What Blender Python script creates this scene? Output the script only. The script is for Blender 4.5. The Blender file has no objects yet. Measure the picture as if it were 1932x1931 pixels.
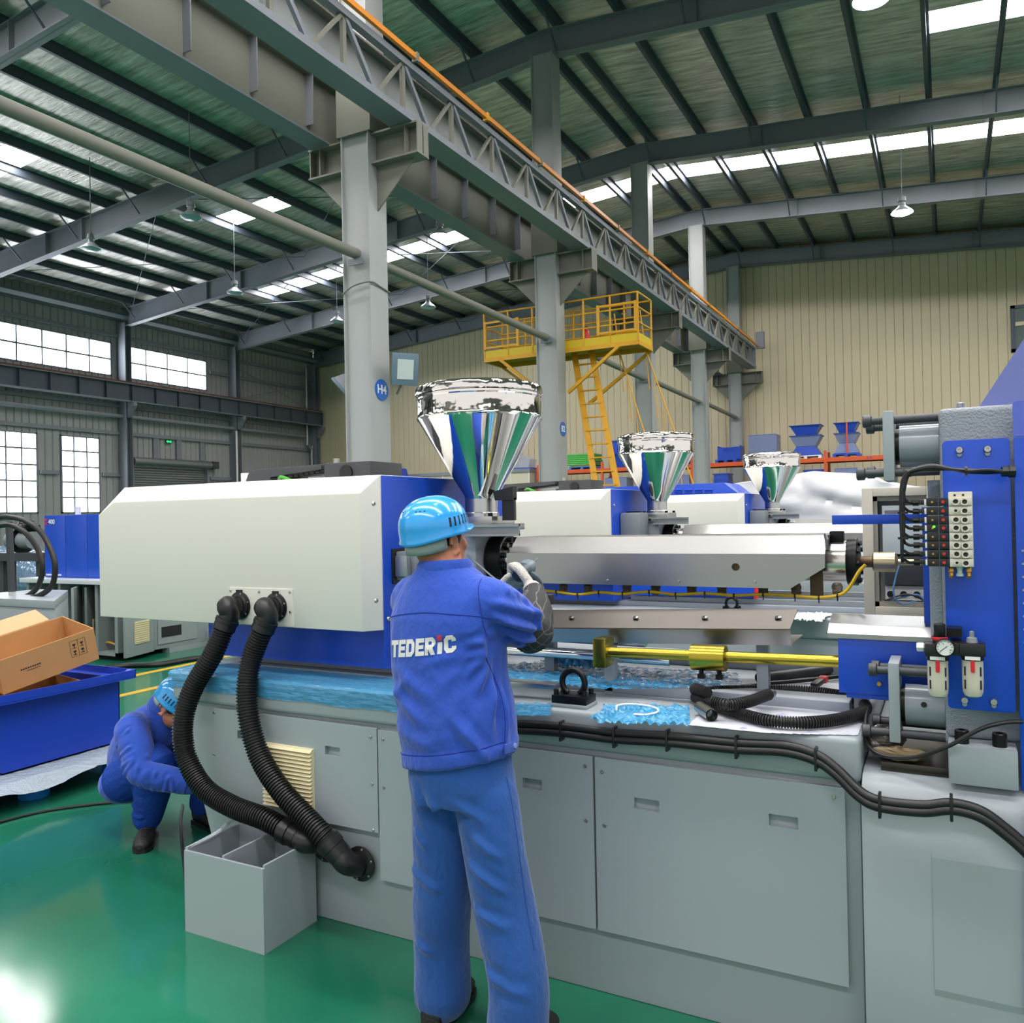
import bpy, bmesh, math, random
import numpy as np
from mathutils import Vector, Matrix
from mathutils.bvhtree import BVHTree

# ------------------------------------------------------------------ camera, sky, exposure
scene = bpy.context.scene
COL = scene.collection
F_PX, CX, CY, EYE = 1565.7, 966.0, 965.5, 1.62          # focal length and centre for a 1932 x 1931 frame
_yw, _pt, _rl = (math.radians(a) for a in (27.7556, 0.2974, -1.1482))
FWD = Vector((-math.sin(_yw) * math.cos(_pt), math.cos(_yw) * math.cos(_pt), math.sin(_pt)))
_r = Vector((math.cos(_yw), math.sin(_yw), 0)); _u = _r.cross(FWD)
RGT = _r * math.cos(_rl) + _u * math.sin(_rl); UPV = _u * math.cos(_rl) - _r * math.sin(_rl)
cam_data = bpy.data.cameras.new('camera'); cam = bpy.data.objects.new('camera', cam_data); COL.objects.link(cam)
cam_data.sensor_fit = 'HORIZONTAL'; cam_data.sensor_width = 36.0; cam_data.lens = 36.0 * F_PX / 1932.0
cam_data.clip_start = 0.05; cam_data.clip_end = 400
cam.matrix_world = Matrix(((RGT.x, UPV.x, -FWD.x, 0), (RGT.y, UPV.y, -FWD.y, 0), (RGT.z, UPV.z, -FWD.z, EYE), (0, 0, 0, 1)))
scene.camera = cam

world = bpy.data.worlds.new('overcast_sky'); scene.world = world; world.use_nodes = True
_bg = world.node_tree.nodes['Background']; _bg.inputs[0].default_value = (1.0, 0.985, 0.985, 1); _bg.inputs[1].default_value = 0.8
scene.view_settings.view_transform = 'Standard'; scene.view_settings.look = 'None'
scene.view_settings.gamma = 1.0; scene.view_settings.use_curve_mapping = False
scene.view_settings.exposure = 0.45
try:
    scene.cycles.use_denoising = True
    scene.cycles.use_adaptive_sampling = True; scene.cycles.adaptive_threshold = 0.05; scene.cycles.use_light_tree = False
    scene.cycles.max_bounces = 6; scene.cycles.diffuse_bounces = 3; scene.cycles.glossy_bounces = 4
    scene.cycles.transparent_max_bounces = 8; scene.cycles.sample_clamp_indirect = 6.0
    scene.cycles.caustics_reflective = False; scene.cycles.caustics_refractive = False
except Exception:
    pass
SKYLIGHT, WINDOW, LAMP = 22.0, 9.0, 60.0

# ------------------------------------------------------------------ helpers
rnd = random.Random(7)
V = Vector
def at(x, y, X=None, Y=None, Z=None):
    """the point of the place that stands at photo pixel (x, y) on the plane X=, Y= or Z="""
    d = FWD + RGT * ((x - CX) / F_PX) - UPV * ((y - CY) / F_PX)
    t = X / d.x if X is not None else Y / d.y if Y is not None else (Z - EYE) / d.z
    return V((d.x * t, d.y * t, EYE + d.z * t))

def lin(c): return c / 12.92 if c <= 0.04045 else ((c + 0.055) / 1.055) ** 2.4
def hexc(h):
    h = h.lstrip('#'); return tuple(lin(int(h[i:i + 2], 16) / 255) for i in (0, 2, 4)) + (1,)
MATS = {}
def mat(name, col, rough=0.5, metal=0.0, var=0.0, vscale=6.0, bump=0.0, bscale=60.0, stretch=(1, 1, 1), coat=0.0, emit=None, estr=0.0, alpha=1.0, trans=0.0, spec=0.5, rvar=0.0, detail=3.0, sheen=0.0):
    if name in MATS: return MATS[name]
    m = bpy.data.materials.new(name); MATS[name] = m; m.use_nodes = True
    nt = m.node_tree; b = nt.nodes['Principled BSDF']; c = hexc(col)
    b.inputs['Base Color'].default_value = c; b.inputs['Roughness'].default_value = rough; b.inputs['Metallic'].default_value = metal
    b.inputs['Specular IOR Level'].default_value = spec
    if coat: b.inputs['Coat Weight'].default_value = coat; b.inputs['Coat Roughness'].default_value = 0.08
    if sheen: b.inputs['Sheen Weight'].default_value = sheen
    if alpha < 1: b.inputs['Alpha'].default_value = alpha
    if trans: b.inputs['Transmission Weight'].default_value = trans
    if emit: b.inputs['Emission Color'].default_value = hexc(emit); b.inputs['Emission Strength'].default_value = estr
    if var or bump or rvar:
        tc = nt.nodes.new('ShaderNodeTexCoord'); mp = nt.nodes.new('ShaderNodeMapping'); mp.inputs['Scale'].default_value = stretch
        nt.links.new(tc.outputs['Object'], mp.inputs['Vector'])
        if var or rvar:
            n = nt.nodes.new('ShaderNodeTexNoise'); n.inputs['Scale'].default_value = vscale; n.inputs['Detail'].default_value = detail
            nt.links.new(mp.outputs[0], n.inputs['Vector'])
            if var:
                mx = nt.nodes.new('ShaderNodeMix'); mx.data_type = 'RGBA'
                mx.inputs['A'].default_value = tuple(max(0, x * (1 - var)) for x in c[:3]) + (1,)
                mx.inputs['B'].default_value = tuple(min(1, x * (1 + var)) for x in c[:3]) + (1,)
                nt.links.new(n.outputs['Fac'], mx.inputs['Factor']); nt.links.new(mx.outputs['Result'], b.inputs['Base Color'])
            if rvar:
                mr = nt.nodes.new('ShaderNodeMapRange'); mr.inputs['From Min'].default_value = 0.3; mr.inputs['From Max'].default_value = 0.7
                mr.inputs['To Min'].default_value = max(0.02, rough - rvar); mr.inputs['To Max'].default_value = rough + rvar
                nt.links.new(n.outputs['Fac'], mr.inputs['Value']); nt.links.new(mr.outputs[0], b.inputs['Roughness'])
        if bump:
            n2 = nt.nodes.new('ShaderNodeTexNoise'); n2.inputs['Scale'].default_value = bscale; n2.inputs['Detail'].default_value = 2
            nt.links.new(mp.outputs[0], n2.inputs['Vector'])
            bp = nt.nodes.new('ShaderNodeBump'); bp.inputs['Strength'].default_value = bump; bp.inputs['Distance'].default_value = 0.02
            nt.links.new(n2.outputs['Fac'], bp.inputs['Height']); nt.links.new(bp.outputs[0], b.inputs['Normal'])
    return m

def link(o, parent=None):
    COL.objects.link(o)
    if parent is not None: o.parent = parent
    return o
def tag(o, label=None, cat=None, group=None, kind=None):
    if label: o['label'] = label
    if cat: o['category'] = cat
    if group: o['group'] = group
    if kind: o['kind'] = kind
    return o
def thing(name, label, cat, loc=(0, 0, 0), group=None, kind=None):
    o = bpy.data.objects.new(name, None); o.empty_display_size = 0.1; o.location = loc
    link(o); tag(o, label, cat, group, kind); return o
def wloc(o):
    l = V((0, 0, 0))
    while o is not None: l = l + o.location; o = o.parent
    return l

def frame(d, up=(0, 0, 1)):
    d = V(d).normalized(); up = V(up)
    if abs(d.dot(up)) > 0.98: up = V((1, 0, 0))
    s = d.cross(up).normalized(); return s, s.cross(d)
def spline(pts, n=8):
    """Catmull-Rom through the points"""
    P = [V(p) for p in pts]; P = [P[0] * 2 - P[1]] + P + [P[-1] * 2 - P[-2]]; out = []
    for i in range(1, len(P) - 2):
        a, b, c, d = P[i - 1:i + 3]
        for k in range(n):
            t = k / n
            out.append(0.5 * ((2 * b) + (c - a) * t + (2 * a - 5 * b + 4 * c - d) * t * t + (3 * b - a - 3 * c + d) * t ** 3))
    out.append(P[-2]); return out

class MB:
    """collects shapes in world coordinates; build() links them as ONE mesh object"""
    def __init__(s): s.v = []; s.f = []; s.m = []; s.mi = 0
    def add(s, vs, fs):
        o = len(s.v); s.v += [tuple(v) for v in vs]; s.f += [tuple(i + o for i in f) for f in fs]; s.m += [s.mi] * len(fs); return s
    def box(s, x0, x1, y0, y1, z0, z1):
        x0, x1 = min(x0, x1), max(x0, x1); y0, y1 = min(y0, y1), max(y0, y1); z0, z1 = min(z0, z1), max(z0, z1)
        return s.add([(x0, y0, z0), (x1, y0, z0), (x1, y1, z0), (x0, y1, z0), (x0, y0, z1), (x1, y0, z1), (x1, y1, z1), (x0, y1, z1)],
                     [(3, 2, 1, 0), (4, 5, 6, 7), (0, 1, 5, 4), (1, 2, 6, 5), (2, 3, 7, 6), (3, 0, 4, 7)])
    def bar(s, p, q, w, h, up=(0, 0, 1)):
        p, q = V(p), V(q); a, b = frame(q - p, up); a = a * (w / 2); b = b * (h / 2)
        return s.add([p - a - b, p + a - b, p + a + b, p - a + b, q - a - b, q + a - b, q + a + b, q - a + b],
                     [(3, 2, 1, 0), (4, 5, 6, 7), (0, 1, 5, 4), (1, 2, 6, 5), (2, 3, 7, 6), (3, 0, 4, 7)])
    def cyl(s, p, q, r, r2=None, n=16, cap=True):
        p, q = V(p), V(q); r2 = r if r2 is None else r2; a, b = frame(q - p)
        vs = []
        for c, R in ((p, r), (q, r2)):
            for k in range(n):
                t = 2 * math.pi * k / n; vs.append(c + a * (R * math.cos(t)) + b * (R * math.sin(t)))
        fs = [(k, k + n, (k + 1) % n + n, (k + 1) % n) for k in range(n)]
        if cap: fs += [tuple(range(n)), tuple(range(2 * n - 1, n - 1, -1))]
        return s.add(vs, fs)
    def tube(s, pts, r, n=10, cap=True, rs=None):
        P = [V(p) for p in pts]; a = None; vs = []
        for i, p in enumerate(P):
            d = (P[min(i + 1, len(P) - 1)] - P[max(i - 1, 0)])
            if d.length < 1e-9: d = V((0, 0, 1))
            d.normalize()
            if a is None: a, b = frame(d)
            else:
                a = (a - d * a.dot(d)); a = a.normalized() if a.length > 1e-6 else frame(d)[0]; b = a.cross(d)
            R = rs[i] if rs else r
            for k in range(n):
                t = 2 * math.pi * k / n; vs.append(p + a * (R * math.cos(t)) + b * (R * math.sin(t)))
        fs = []
        for i in range(len(P) - 1):
            for k in range(n):
                j = (k + 1) % n; fs.append((i * n + k, i * n + j, (i + 1) * n + j, (i + 1) * n + k))
        if cap: fs += [tuple(range(n - 1, -1, -1)), tuple(range((len(P) - 1) * n, len(P) * n))]
        return s.add(vs, fs)
    def lathe(s, prof, c=(0, 0, 0), axis=(0, 0, 1), n=32, cap=True):
        c = V(c); ax = V(axis).normalized(); a, b = frame(ax); vs = []
        for r, h in prof:
            for k in range(n):
                t = 2 * math.pi * k / n; vs.append(c + ax * h + a * (r * math.cos(t)) + b * (r * math.sin(t)))
        fs = []
        for i in range(len(prof) - 1):
            for k in range(n):
                j = (k + 1) % n; fs.append((i * n + k, (i + 1) * n + k, (i + 1) * n + j, i * n + j))
        if cap:
            if prof[0][0] > 1e-6: fs.append(tuple(range(n)))
            if prof[-1][0] > 1e-6: fs.append(tuple(range(len(prof) * n - 1, (len(prof) - 1) * n - 1, -1)))
        return s.add(vs, fs)
    def prism(s, poly, ax, d0, d1):
        """polygon of 2-D points extruded along axis ax ('x': points are (y, z), 'y': (x, z), 'z': (x, y))"""
        mk = {'x': lambda p, d: (d, p[0], p[1]), 'y': lambda p, d: (p[0], d, p[1]), 'z': lambda p, d: (p[0], p[1], d)}[ax]
        n = len(poly)
        return s.add([mk(p, d0) for p in poly] + [mk(p, d1) for p in poly],
                     [tuple(range(n - 1, -1, -1)), tuple(range(n, 2 * n))] + [(k, (k + 1) % n, (k + 1) % n + n, k + n) for k in range(n)])
    def hexa(s, q0, q1):
        """solid between two quads"""
        return s.add(list(q0) + list(q1), [(3, 2, 1, 0), (4, 5, 6, 7), (0, 1, 5, 4), (1, 2, 6, 5), (2, 3, 7, 6), (3, 0, 4, 7)])
    def ibeam(s, p, q, w, h, tf=0.02, tw=0.012):
        """I section from p to q (points on the section's centre line)"""
        p, q = V(p), V(q); _, b = frame(q - p)
        s.bar(p + b * (h / 2 - tf / 2), q + b * (h / 2 - tf / 2), w, tf); s.bar(p - b * (h / 2 - tf / 2), q - b * (h / 2 - tf / 2), w, tf)
        return s.bar(p, q, tw, h - 2 * tf)
    def build(s, name, m, parent=None, loc=None, bevel=0.0, smooth=False, seg=2, label=None):
        o0 = wloc(parent) if parent is not None else V(loc if loc is not None else (0, 0, 0))
        me = bpy.data.meshes.new(name); bm = bmesh.new()
        vs = [bm.verts.new((v[0] - o0.x, v[1] - o0.y, v[2] - o0.z)) for v in s.v]
        for f, mi in zip(s.f, s.m):
            try: fc = bm.faces.new([vs[i] for i in f]); fc.material_index = mi
            except ValueError: pass
        bmesh.ops.recalc_face_normals(bm, faces=bm.faces)
        if bevel:
            es = [e for e in bm.edges if len(e.link_faces) == 2 and e.calc_face_angle(0) > 0.5]
            bmesh.ops.bevel(bm, geom=es, offset=bevel, segments=seg, profile=0.6, affect='EDGES', clamp_overlap=True)
        bm.to_mesh(me); bm.free()
        for mm in (m if isinstance(m, (list, tuple)) else [m]): me.materials.append(mm)
        if smooth or bevel:
            for pl in me.polygons: pl.use_smooth = True
            try: me.set_sharp_from_angle(angle=math.radians(38))
            except Exception: pass
        o = bpy.data.objects.new(name, me); link(o, parent)
        if parent is None: o.location = o0
        if label: o['label'] = label
        return o
def inst(src, parent, off):
    """another object sharing src's mesh, moved by off"""
    c = bpy.data.objects.new(src.name.split('.')[0], src.data); c.location = src.location + V(off); link(c, parent); return c
def copy_tree(o, off=(0, 0, 0), parent=None, label=None):
    c = o.copy(); COL.objects.link(c); c.parent = parent
    if parent is None: c.location = o.location + V(off)
    if label: c['label'] = label
    for ch in list(o.children): copy_tree(ch, parent=c)
    return c
def screw(parent, p, axis, r=0.006, name='screw', m=None, h=0.004):
    p = V(p); a = V(axis).normalized()
    return MB().lathe([(r, 0), (r, h * 0.5), (r * 0.8, h), (r * 0.4, h), (r * 0.35, h * 0.4), (0.0, h * 0.4)], p, a, n=10).build(name, m or M_STEEL, parent, smooth=True)

# ------------------------------------------------------------------ materials
M_STEEL = mat('bright_steel', '#B9B9B4', 0.3, 1.0)
M_CHROME = mat('polished_chrome', '#E6E6E4', 0.045, 1.0)
M_BRUSH = mat('brushed_stainless', '#A9A8A6', 0.30, 1.0, var=0.05, vscale=5, stretch=(1, 3, 5))
M_COL = mat('grey_column_paint', '#9DA1A0', 0.5, 0.0, var=0.10, vscale=1.3)
M_FRAME = mat('grey_frame_steel', '#7D828A', 0.55, 0.1, var=0.10, vscale=0.8)
M_PURLIN = mat('dark_purlin_steel', '#4C5560', 0.55, 0.2, var=0.12, vscale=0.7)
M_GIRDER = mat('khaki_grey_girder_paint', '#75756B', 0.55, 0.0, var=0.12, vscale=0.7)
M_YEL = mat('yellow_platform_paint', '#D39A12', 0.5, 0.0, var=0.12, vscale=4)
M_ORANGE = mat('orange_paint', '#D8582A', 0.45, 0.0, var=0.08, vscale=3)
M_BUS = mat('orange_conductor_rail', '#E08A2C', 0.45)
M_BED = mat('grey_machine_enamel', '#969FA4', 0.36, 0.0, var=0.04, vscale=2, spec=0.5)
M_BEDTOP = mat('lavender_grey_enamel', '#8E96A0', 0.3, 0.0, var=0.06, vscale=3)
M_CAST = mat('textured_grey_casting_paint', '#858D96', 0.34, 0.0, bump=0.25, bscale=170, var=0.05)
M_BLUE = mat('blue_machine_enamel', '#1046BA', 0.34, 0.0, var=0.03, vscale=3)
M_BLUE2 = mat('dark_blue_enamel', '#0C2278', 0.4)
M_WHITE = mat('cream_white_enamel', '#DBD9D0', 0.42, 0.0, var=0.015, vscale=2)
M_BLACK = mat('black_plastic', '#141416', 0.38)
M_BLKM = mat('black_oxide_steel', '#1A1B1D', 0.35, 0.6)
M_RUB = mat('black_rubber', '#101012', 0.45)
M_DGREY = mat('dark_grey_plastic', '#3A3D42', 0.45)
M_GREYP = mat('grey_plastic', '#7C8288', 0.45)
M_CREAMP = mat('cream_plastic', '#D9CFA9', 0.5)
M_ZINC = mat('yellow_zinc_plate', '#A3943A', 0.26, 1.0, var=0.2, vscale=8)
M_RED = mat('red_plastic', '#C8242C', 0.4)
M_WPL = mat('white_plastic', '#E4E4E2', 0.45)
M_CARD = mat('corrugated_cardboard', '#B88A58', 0.8, 0.0, var=0.08, vscale=9)
M_GALV = mat('galvanised_steel', '#9AA0A4', 0.4, 0.8, var=0.15, vscale=10)
M_BRASS = mat('brass', '#C09048', 0.3, 0.9)
# ================================================================== THE HALL
RX, RZ, SL = -8.2, 13.25, 0.078              # ridge: x, underside of the roof sheet, fall per metre
XL, XR, YB, YF = -32.5, 16.0, 37.35, -12.0   # left wall, right eave, back wall, open front
FR = [-10.2, -3.25, 3.7, 10.7, 17.7, 24.6, 31.0, 37.0]
def rz(x): return RZ - SL * abs(x - RX)

# ---- floor
def floor_mat():
    m = mat('green_epoxy_floor', '#14604A', 0.16, 0.0, spec=0.5)
    nt = m.node_tree; b = nt.nodes['Principled BSDF']
    tc = nt.nodes.new('ShaderNodeTexCoord')
    n = nt.nodes.new('ShaderNodeTexNoise'); n.inputs['Scale'].default_value = 0.9; n.inputs['Detail'].default_value = 6
    nt.links.new(tc.outputs['Object'], n.inputs['Vector'])
    r = nt.nodes.new('ShaderNodeValToRGB'); r.color_ramp.elements[0].position = 0.3; r.color_ramp.elements[1].position = 0.75
    r.color_ramp.elements[0].color = hexc('#155843'); r.color_ramp.elements[1].color = hexc('#267559')
    nt.links.new(n.outputs['Fac'], r.inputs['Fac']); nt.links.new(r.outputs[0], b.inputs['Base Color'])
    n2 = nt.nodes.new('ShaderNodeTexNoise'); n2.inputs['Scale'].default_value = 3.0; n2.inputs['Detail'].default_value = 5
    nt.links.new(tc.outputs['Object'], n2.inputs['Vector'])
    mr = nt.nodes.new('ShaderNodeMapRange'); mr.inputs['To Min'].default_value = 0.05; mr.inputs['To Max'].default_value = 0.17
    nt.links.new(n2.outputs['Fac'], mr.inputs['Value']); nt.links.new(mr.outputs[0], b.inputs['Roughness'])
    return m
floor = MB().box(XL - 0.3, XR + 0.3, YF, YB + 0.3, -0.2, 0).build('floor', floor_mat())
tag(floor, 'glossy green epoxy factory floor with scuffs and worn patches', 'floor', kind='structure')
ground = MB().box(-120, 120, -120, 120, -0.3, -0.21).build('ground', mat('pale_concrete_apron', '#8C8C88', 0.8, var=0.1, vscale=0.3))
tag(ground, 'pale concrete apron outside the factory hall', 'ground', kind='structure')
M_LINE = mat('yellow_floor_paint', '#C9A52C', 0.3, var=0.15, vscale=5)
for (x0, x1) in ((-5.62, -5.52), (-6.98, -6.88), (-7.75, -7.65)):
    MB().box(x0, x1, 2.5, 30, 0.0005, 0.003).build('floor_line', M_LINE, floor)

# ---- back wall of upright cream cladding panels, each a piece of its own
M_CLAD = mat('cream_wall_cladding', '#CABFA0', 0.55, 0.0, var=0.06, vscale=0.5)
wall_back = MB().box(XL, XR, YB + 0.05, YB + 0.25, 0, 10.9).prism([(XL, 10.9), (XR, 10.9), (XR, rz(XR)), (RX, RZ), (XL, rz(XL))], 'y', YB + 0.05, YB + 0.25).build('wall_back', mat('cream_wall_backing', '#B5AA88', 0.7))
tag(wall_back, 'tall cream back wall of upright cladding panels under the gable', 'wall', kind='structure')
PW = 0.33
k = 0
x = XL
while x < 8.0:
    zt = min(rz(x), rz(x + PW)) - 0.05
    MB().prism([(x + 0.0, YB + 0.05), (x + 0.004, YB + 0.004), (x + 0.03, YB - 0.004), (x + PW - 0.03, YB - 0.004), (x + PW - 0.008, YB + 0.004), (x + PW - 0.004, YB + 0.05)], 'z', 0, zt).build('wall_panel', M_CLAD, wall_back)
    x += PW

# ---- left wall: cladding, girts, pilasters, windows
M_CLADL = mat('backlit_grey_wall_cladding', '#999B9A', 0.6, 0.0, var=0.10, vscale=0.5)  # backlit dimness put into the colour, greyer than the back wall
UPW = [(12.6, 17.1), (18.9, 24.15), (24.78, 29.45)]; LOW = [(18.2, 20.72), (21.72, 23.5), (14.4, 16.8)]
UZ0, UZ1, LZ0, LZ1 = 8.12, 9.62, 2.1, 5.36
wall_left = tag(MB().box(XL - 0.3, XL - 0.25, YF, YB + 0.25, 0, 0.05).build('wall_left', M_CLADL), 'long clad wall, its backlit dimness in the grey colour, with high strip windows and tall lower windows', 'wall', kind='structure')
ys = sorted({YF, YB} | {a for w in UPW + LOW for a in w} | {24.98 + 0.15, 29.3})
def holed(y0, y1):
    """solid z spans of the left wall between y0 and y1"""
    ym = (y0 + y1) / 2; z = [(0, 11.33)]
    def cut(a, b):
        nonlocal z
        z = [s for (p, q) in z for s in ((p, min(q, a)), (max(p, b), q)) if s[1] - s[0] > 0.01]
    if any(a < ym < b for a, b in UPW): cut(UZ0, UZ1)
    if any(a < ym < b for a, b in LOW): cut(LZ0, LZ1)
    if 25.13 < ym < 29.3: cut(0, 4.5)
    return z
for y0, y1 in zip(ys, ys[1:]):
    for a, b in holed(y0, y1):
        m_ = MB(); yy = y0; n = max(1, round((y1 - y0) / 0.3)); st = (y1 - y0) / n
        for i in range(n):
            q = y0 + i * st
            m_.prism([(XL - 0.05, q), (XL, q + st * 0.12), (XL, q + st * 0.88), (XL - 0.05, q + st), (XL - 0.2, q + st), (XL - 0.2, q)], 'z', a, b)
        m_.build('cladding', M_CLADL, wall_left)
for z in (1.3, 3.7, 5.55, 6.75, 9.0, 9.85, 10.6):
    MB().box(XL, XL + 0.12, YF, YB, z, z + 0.16).build('girt', M_FRAME, wall_left) if z not in (3.7, 1.3, 9.0) else [MB().box(XL, XL + 0.12, p, q, z, z + 0.16).build('girt', M_FRAME, wall_left) for p, q in (((YF, 14.0), (16.9, 18.1), (20.8, 21.6), (23.6, 25.0), (29.5, YB)) if z < 6 else ((29.6, YB),))]
M_PANE = mat('bright_daylit_window_glass', '#F4F8FF', 0.2, emit='#F2F7FF', estr=WINDOW)
wi = 0
def window(y0, y1, z0, z1, ny, nz, label):
    global wi; wi += 1
    w = tag(thing('window_%d' % wi, label, 'window', (XL, (y0 + y1) / 2, z0)), kind='structure')
    f = MB(); t = 0.06
    f.box(XL - 0.12, XL + 0.03, y0, y1, z0, z0 + t).box(XL - 0.12, XL + 0.03, y0, y1, z1 - t, z1).box(XL - 0.12, XL + 0.03, y0, y0 + t, z0, z1).box(XL - 0.12, XL + 0.03, y1 - t, y1, z0, z1)
    f.build('window_frame', M_FRAME, w)
    for i in range(1, ny): q = y0 + (y1 - y0) * i / ny; MB().box(XL - 0.10, XL + 0.01, q - 0.03, q + 0.03, z0 + t, z1 - t).build('mullion', M_FRAME, w)
    for j in range(1, nz): q = z0 + (z1 - z0) * j / nz; MB().box(XL - 0.09, XL, y0 + t, y1 - t, q - 0.035, q + 0.035).build('glazing_bar', M_FRAME, w)
    for i in range(ny):
        for j in range(nz):
            MB().box(XL - 0.06, XL - 0.05, y0 + (y1 - y0) * i / ny + 0.022, y0 + (y1 - y0) * (i + 1) / ny - 0.022, z0 + (z1 - z0) * j / nz + 0.022, z0 + (z1 - z0) * (j + 1) / nz - 0.022).build('pane', M_PANE, w)
    return w
window(*UPW[0], UZ0, UZ1, 5, 2, 'high strip window nearest the open front of the hall')
window(*UPW[1], UZ0, UZ1, 5, 2, 'wider bright high strip window beside the photo edge')
window(*UPW[2], UZ0, UZ1, 4, 2, 'narrower bright high strip window near the back corner')
window(*LOW[0], LZ0, LZ1, 4, 5, 'tall lower window with small panes at the photo edge')
window(*LOW[1], LZ0, LZ1, 3, 5, 'tall narrow lower window three panes wide above the blue machine')
window(*LOW[2], LZ0, LZ1, 4, 5, 'tall lower window out towards the open front')
# pilasters (wall columns) and the runway beam on them
for i, y in enumerate(FR):
    p = thing('wall_column', 'grey steel wall column %s' % ('towards the open front, out of the photo', 'second from the open front of the hall', 'third from the open front of the hall', 'fourth from the open front of the hall', 'at the first roof rafter in view', 'between the two high strip windows', 'beside the cross bracing rods', 'in the corner by the back wall')[i], 'column', (XL + 0.3, y, 0), 'wall columns')
    MB().box(XL + 0.02, XL + 0.55, y - 0.16, y - 0.14, 0, 10.5).box(XL + 0.02, XL + 0.55, y + 0.14, y + 0.16, 0, 10.5).build('flange', M_FRAME, p)
    MB().box(XL + 0.27, XL + 0.29, y - 0.14, y + 0.14, 0, 10.5).build('web', M_FRAME, p)
    MB().prism([(XL + 0.55, 6.95), (XL + 0.95, 6.95), (XL + 0.95, 6.8), (XL + 0.55, 6.3)], 'y', y - 0.1, y + 0.1).build('bracket', M_FRAME, p)
rb = thing('runway_beam', 'long grey crane runway beam with stiffeners along the window wall', 'beam', (XL + 0.75, 12, 6.97), 'crane runway beams')
MB().box(XL + 0.73, XL + 0.77, YF, YB - 0.2, 7.0, 7.72).build('web', M_PURLIN, rb)
MB().box(XL + 0.58, XL + 0.92, YF, YB - 0.2, 7.72, 7.76).build('top_flange', M_FRAME, rb)
MB().box(XL + 0.58, XL + 0.92, YF, YB - 0.2, 6.96, 7.0).build('bottom_flange', M_FRAME, rb)
MB().box(XL + 0.72, XL + 0.78, YF, YB - 0.2, 7.76, 7.86).build('crane_rail', mat('rusty_rail', '#6B4636', 0.7), rb)
y = 12.0
while y < YB: MB().box(XL + 0.77, XL + 0.9, y, y + 0.03, 7.0, 7.72).build('stiffener', M_PURLIN, rb); y += 1.25
tag(MB().tube([(XL + 0.3, YF, 6.35), (XL + 0.3, 36.1, 6.35)], 0.09, 10).build('wall_pipe', M_FRAME, smooth=True), 'long grey pipe under the wall runway beam', 'pipe')
for (y, x, lab) in ((36.3, XL + 0.35, 'white downpipe with an offset bend in the back corner'),):
    tag(MB().tube(spline([(x, y, 10.2), (x, y, 6.2), (x, y, 6.0), (x, y + 0.35, 5.6), (x, y + 0.35, 5.4), (x, y + 0.35, 0)], 4), 0.075, 10).build('downpipe', M_GALV, smooth=True), lab, 'pipe')
tag(MB().tube([(XL + 0.62, 30.75, 6.2), (XL + 0.62, 30.75, 0)], 0.05, 8).build('conduit', M_WPL, smooth=True), 'thin white conduit on the wall column beside the roller door', 'pipe')
xb = thing('cross_bracing', 'crossed thin bracing rods on the wall beside the back corner', 'bracing', (XL + 0.2, 34, 7.9))
for a, b in (((31.15, 7.9), (36.85, 9.4)), ((31.15, 9.6), (36.85, 7.9))): MB().cyl((XL + 0.2, a[0], a[1]), (XL + 0.2, b[0], b[1]), 0.018, n=6).build('rod', M_FRAME, xb)
# roller door with its lintel posts and the green exit sign
dr = tag(thing('door_1', 'grey roller shutter door under the green exit sign', 'door', (XL, 27.2, 0)), kind='structure')
for i in range(38):
    z = i * 0.112
    MB().prism([(XL - 0.06, z), (XL - 0.02, z + 0.03), (XL - 0.02, z + 0.08), (XL - 0.06, z + 0.112), (XL - 0.1, z + 0.112), (XL - 0.1, z)], 'y', 25.13, 29.3).build('slat', M_GALV, dr)
MB().cyl((XL + 0.2, 25.0, 4.42), (XL + 0.2, 29.4, 4.42), 0.19, n=16).build('roller', M_GALV, dr, smooth=True)
MB().box(XL + 0.02, XL + 0.4, 29.4, 29.8, 4.25, 4.6).build('motor', M_DGREY, dr)
MB().box(XL, XL + 0.12, 24.95, 25.13, 0, 5.55).box(XL, XL + 0.12, 29.3, 29.45, 0, 4.3).build('jamb', M_FRAME, dr)
for y in (26.2, 27.5, 28.9): MB().box(XL, XL + 0.1, y, y + 0.28, 4.62, 5.55).build('lintel_post', M_FRAME, dr)
ex = thing('exit_sign', 'small glowing green exit sign above the roller door', 'sign', (XL + 0.12, 27.02, 5.38))
MB().box(XL + 0.1, XL + 0.14, 26.85, 27.2, 5.36, 5.5).build('housing', mat('exit_sign_housing', '#1C5A38', 0.5), ex)
_g = mat('exit_sign_glow', '#18C060', 0.4, emit='#18D868', estr=2.2)
MB().prism([(26.88, 5.43), (26.96, 5.49), (26.96, 5.455), (27.1, 5.455), (27.1, 5.49), (27.17, 5.43), (27.1, 5.375), (27.1, 5.405), (26.96, 5.405), (26.96, 5.375)], 'x', XL + 0.14, XL + 0.15).build('arrow', _g, ex)

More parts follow.
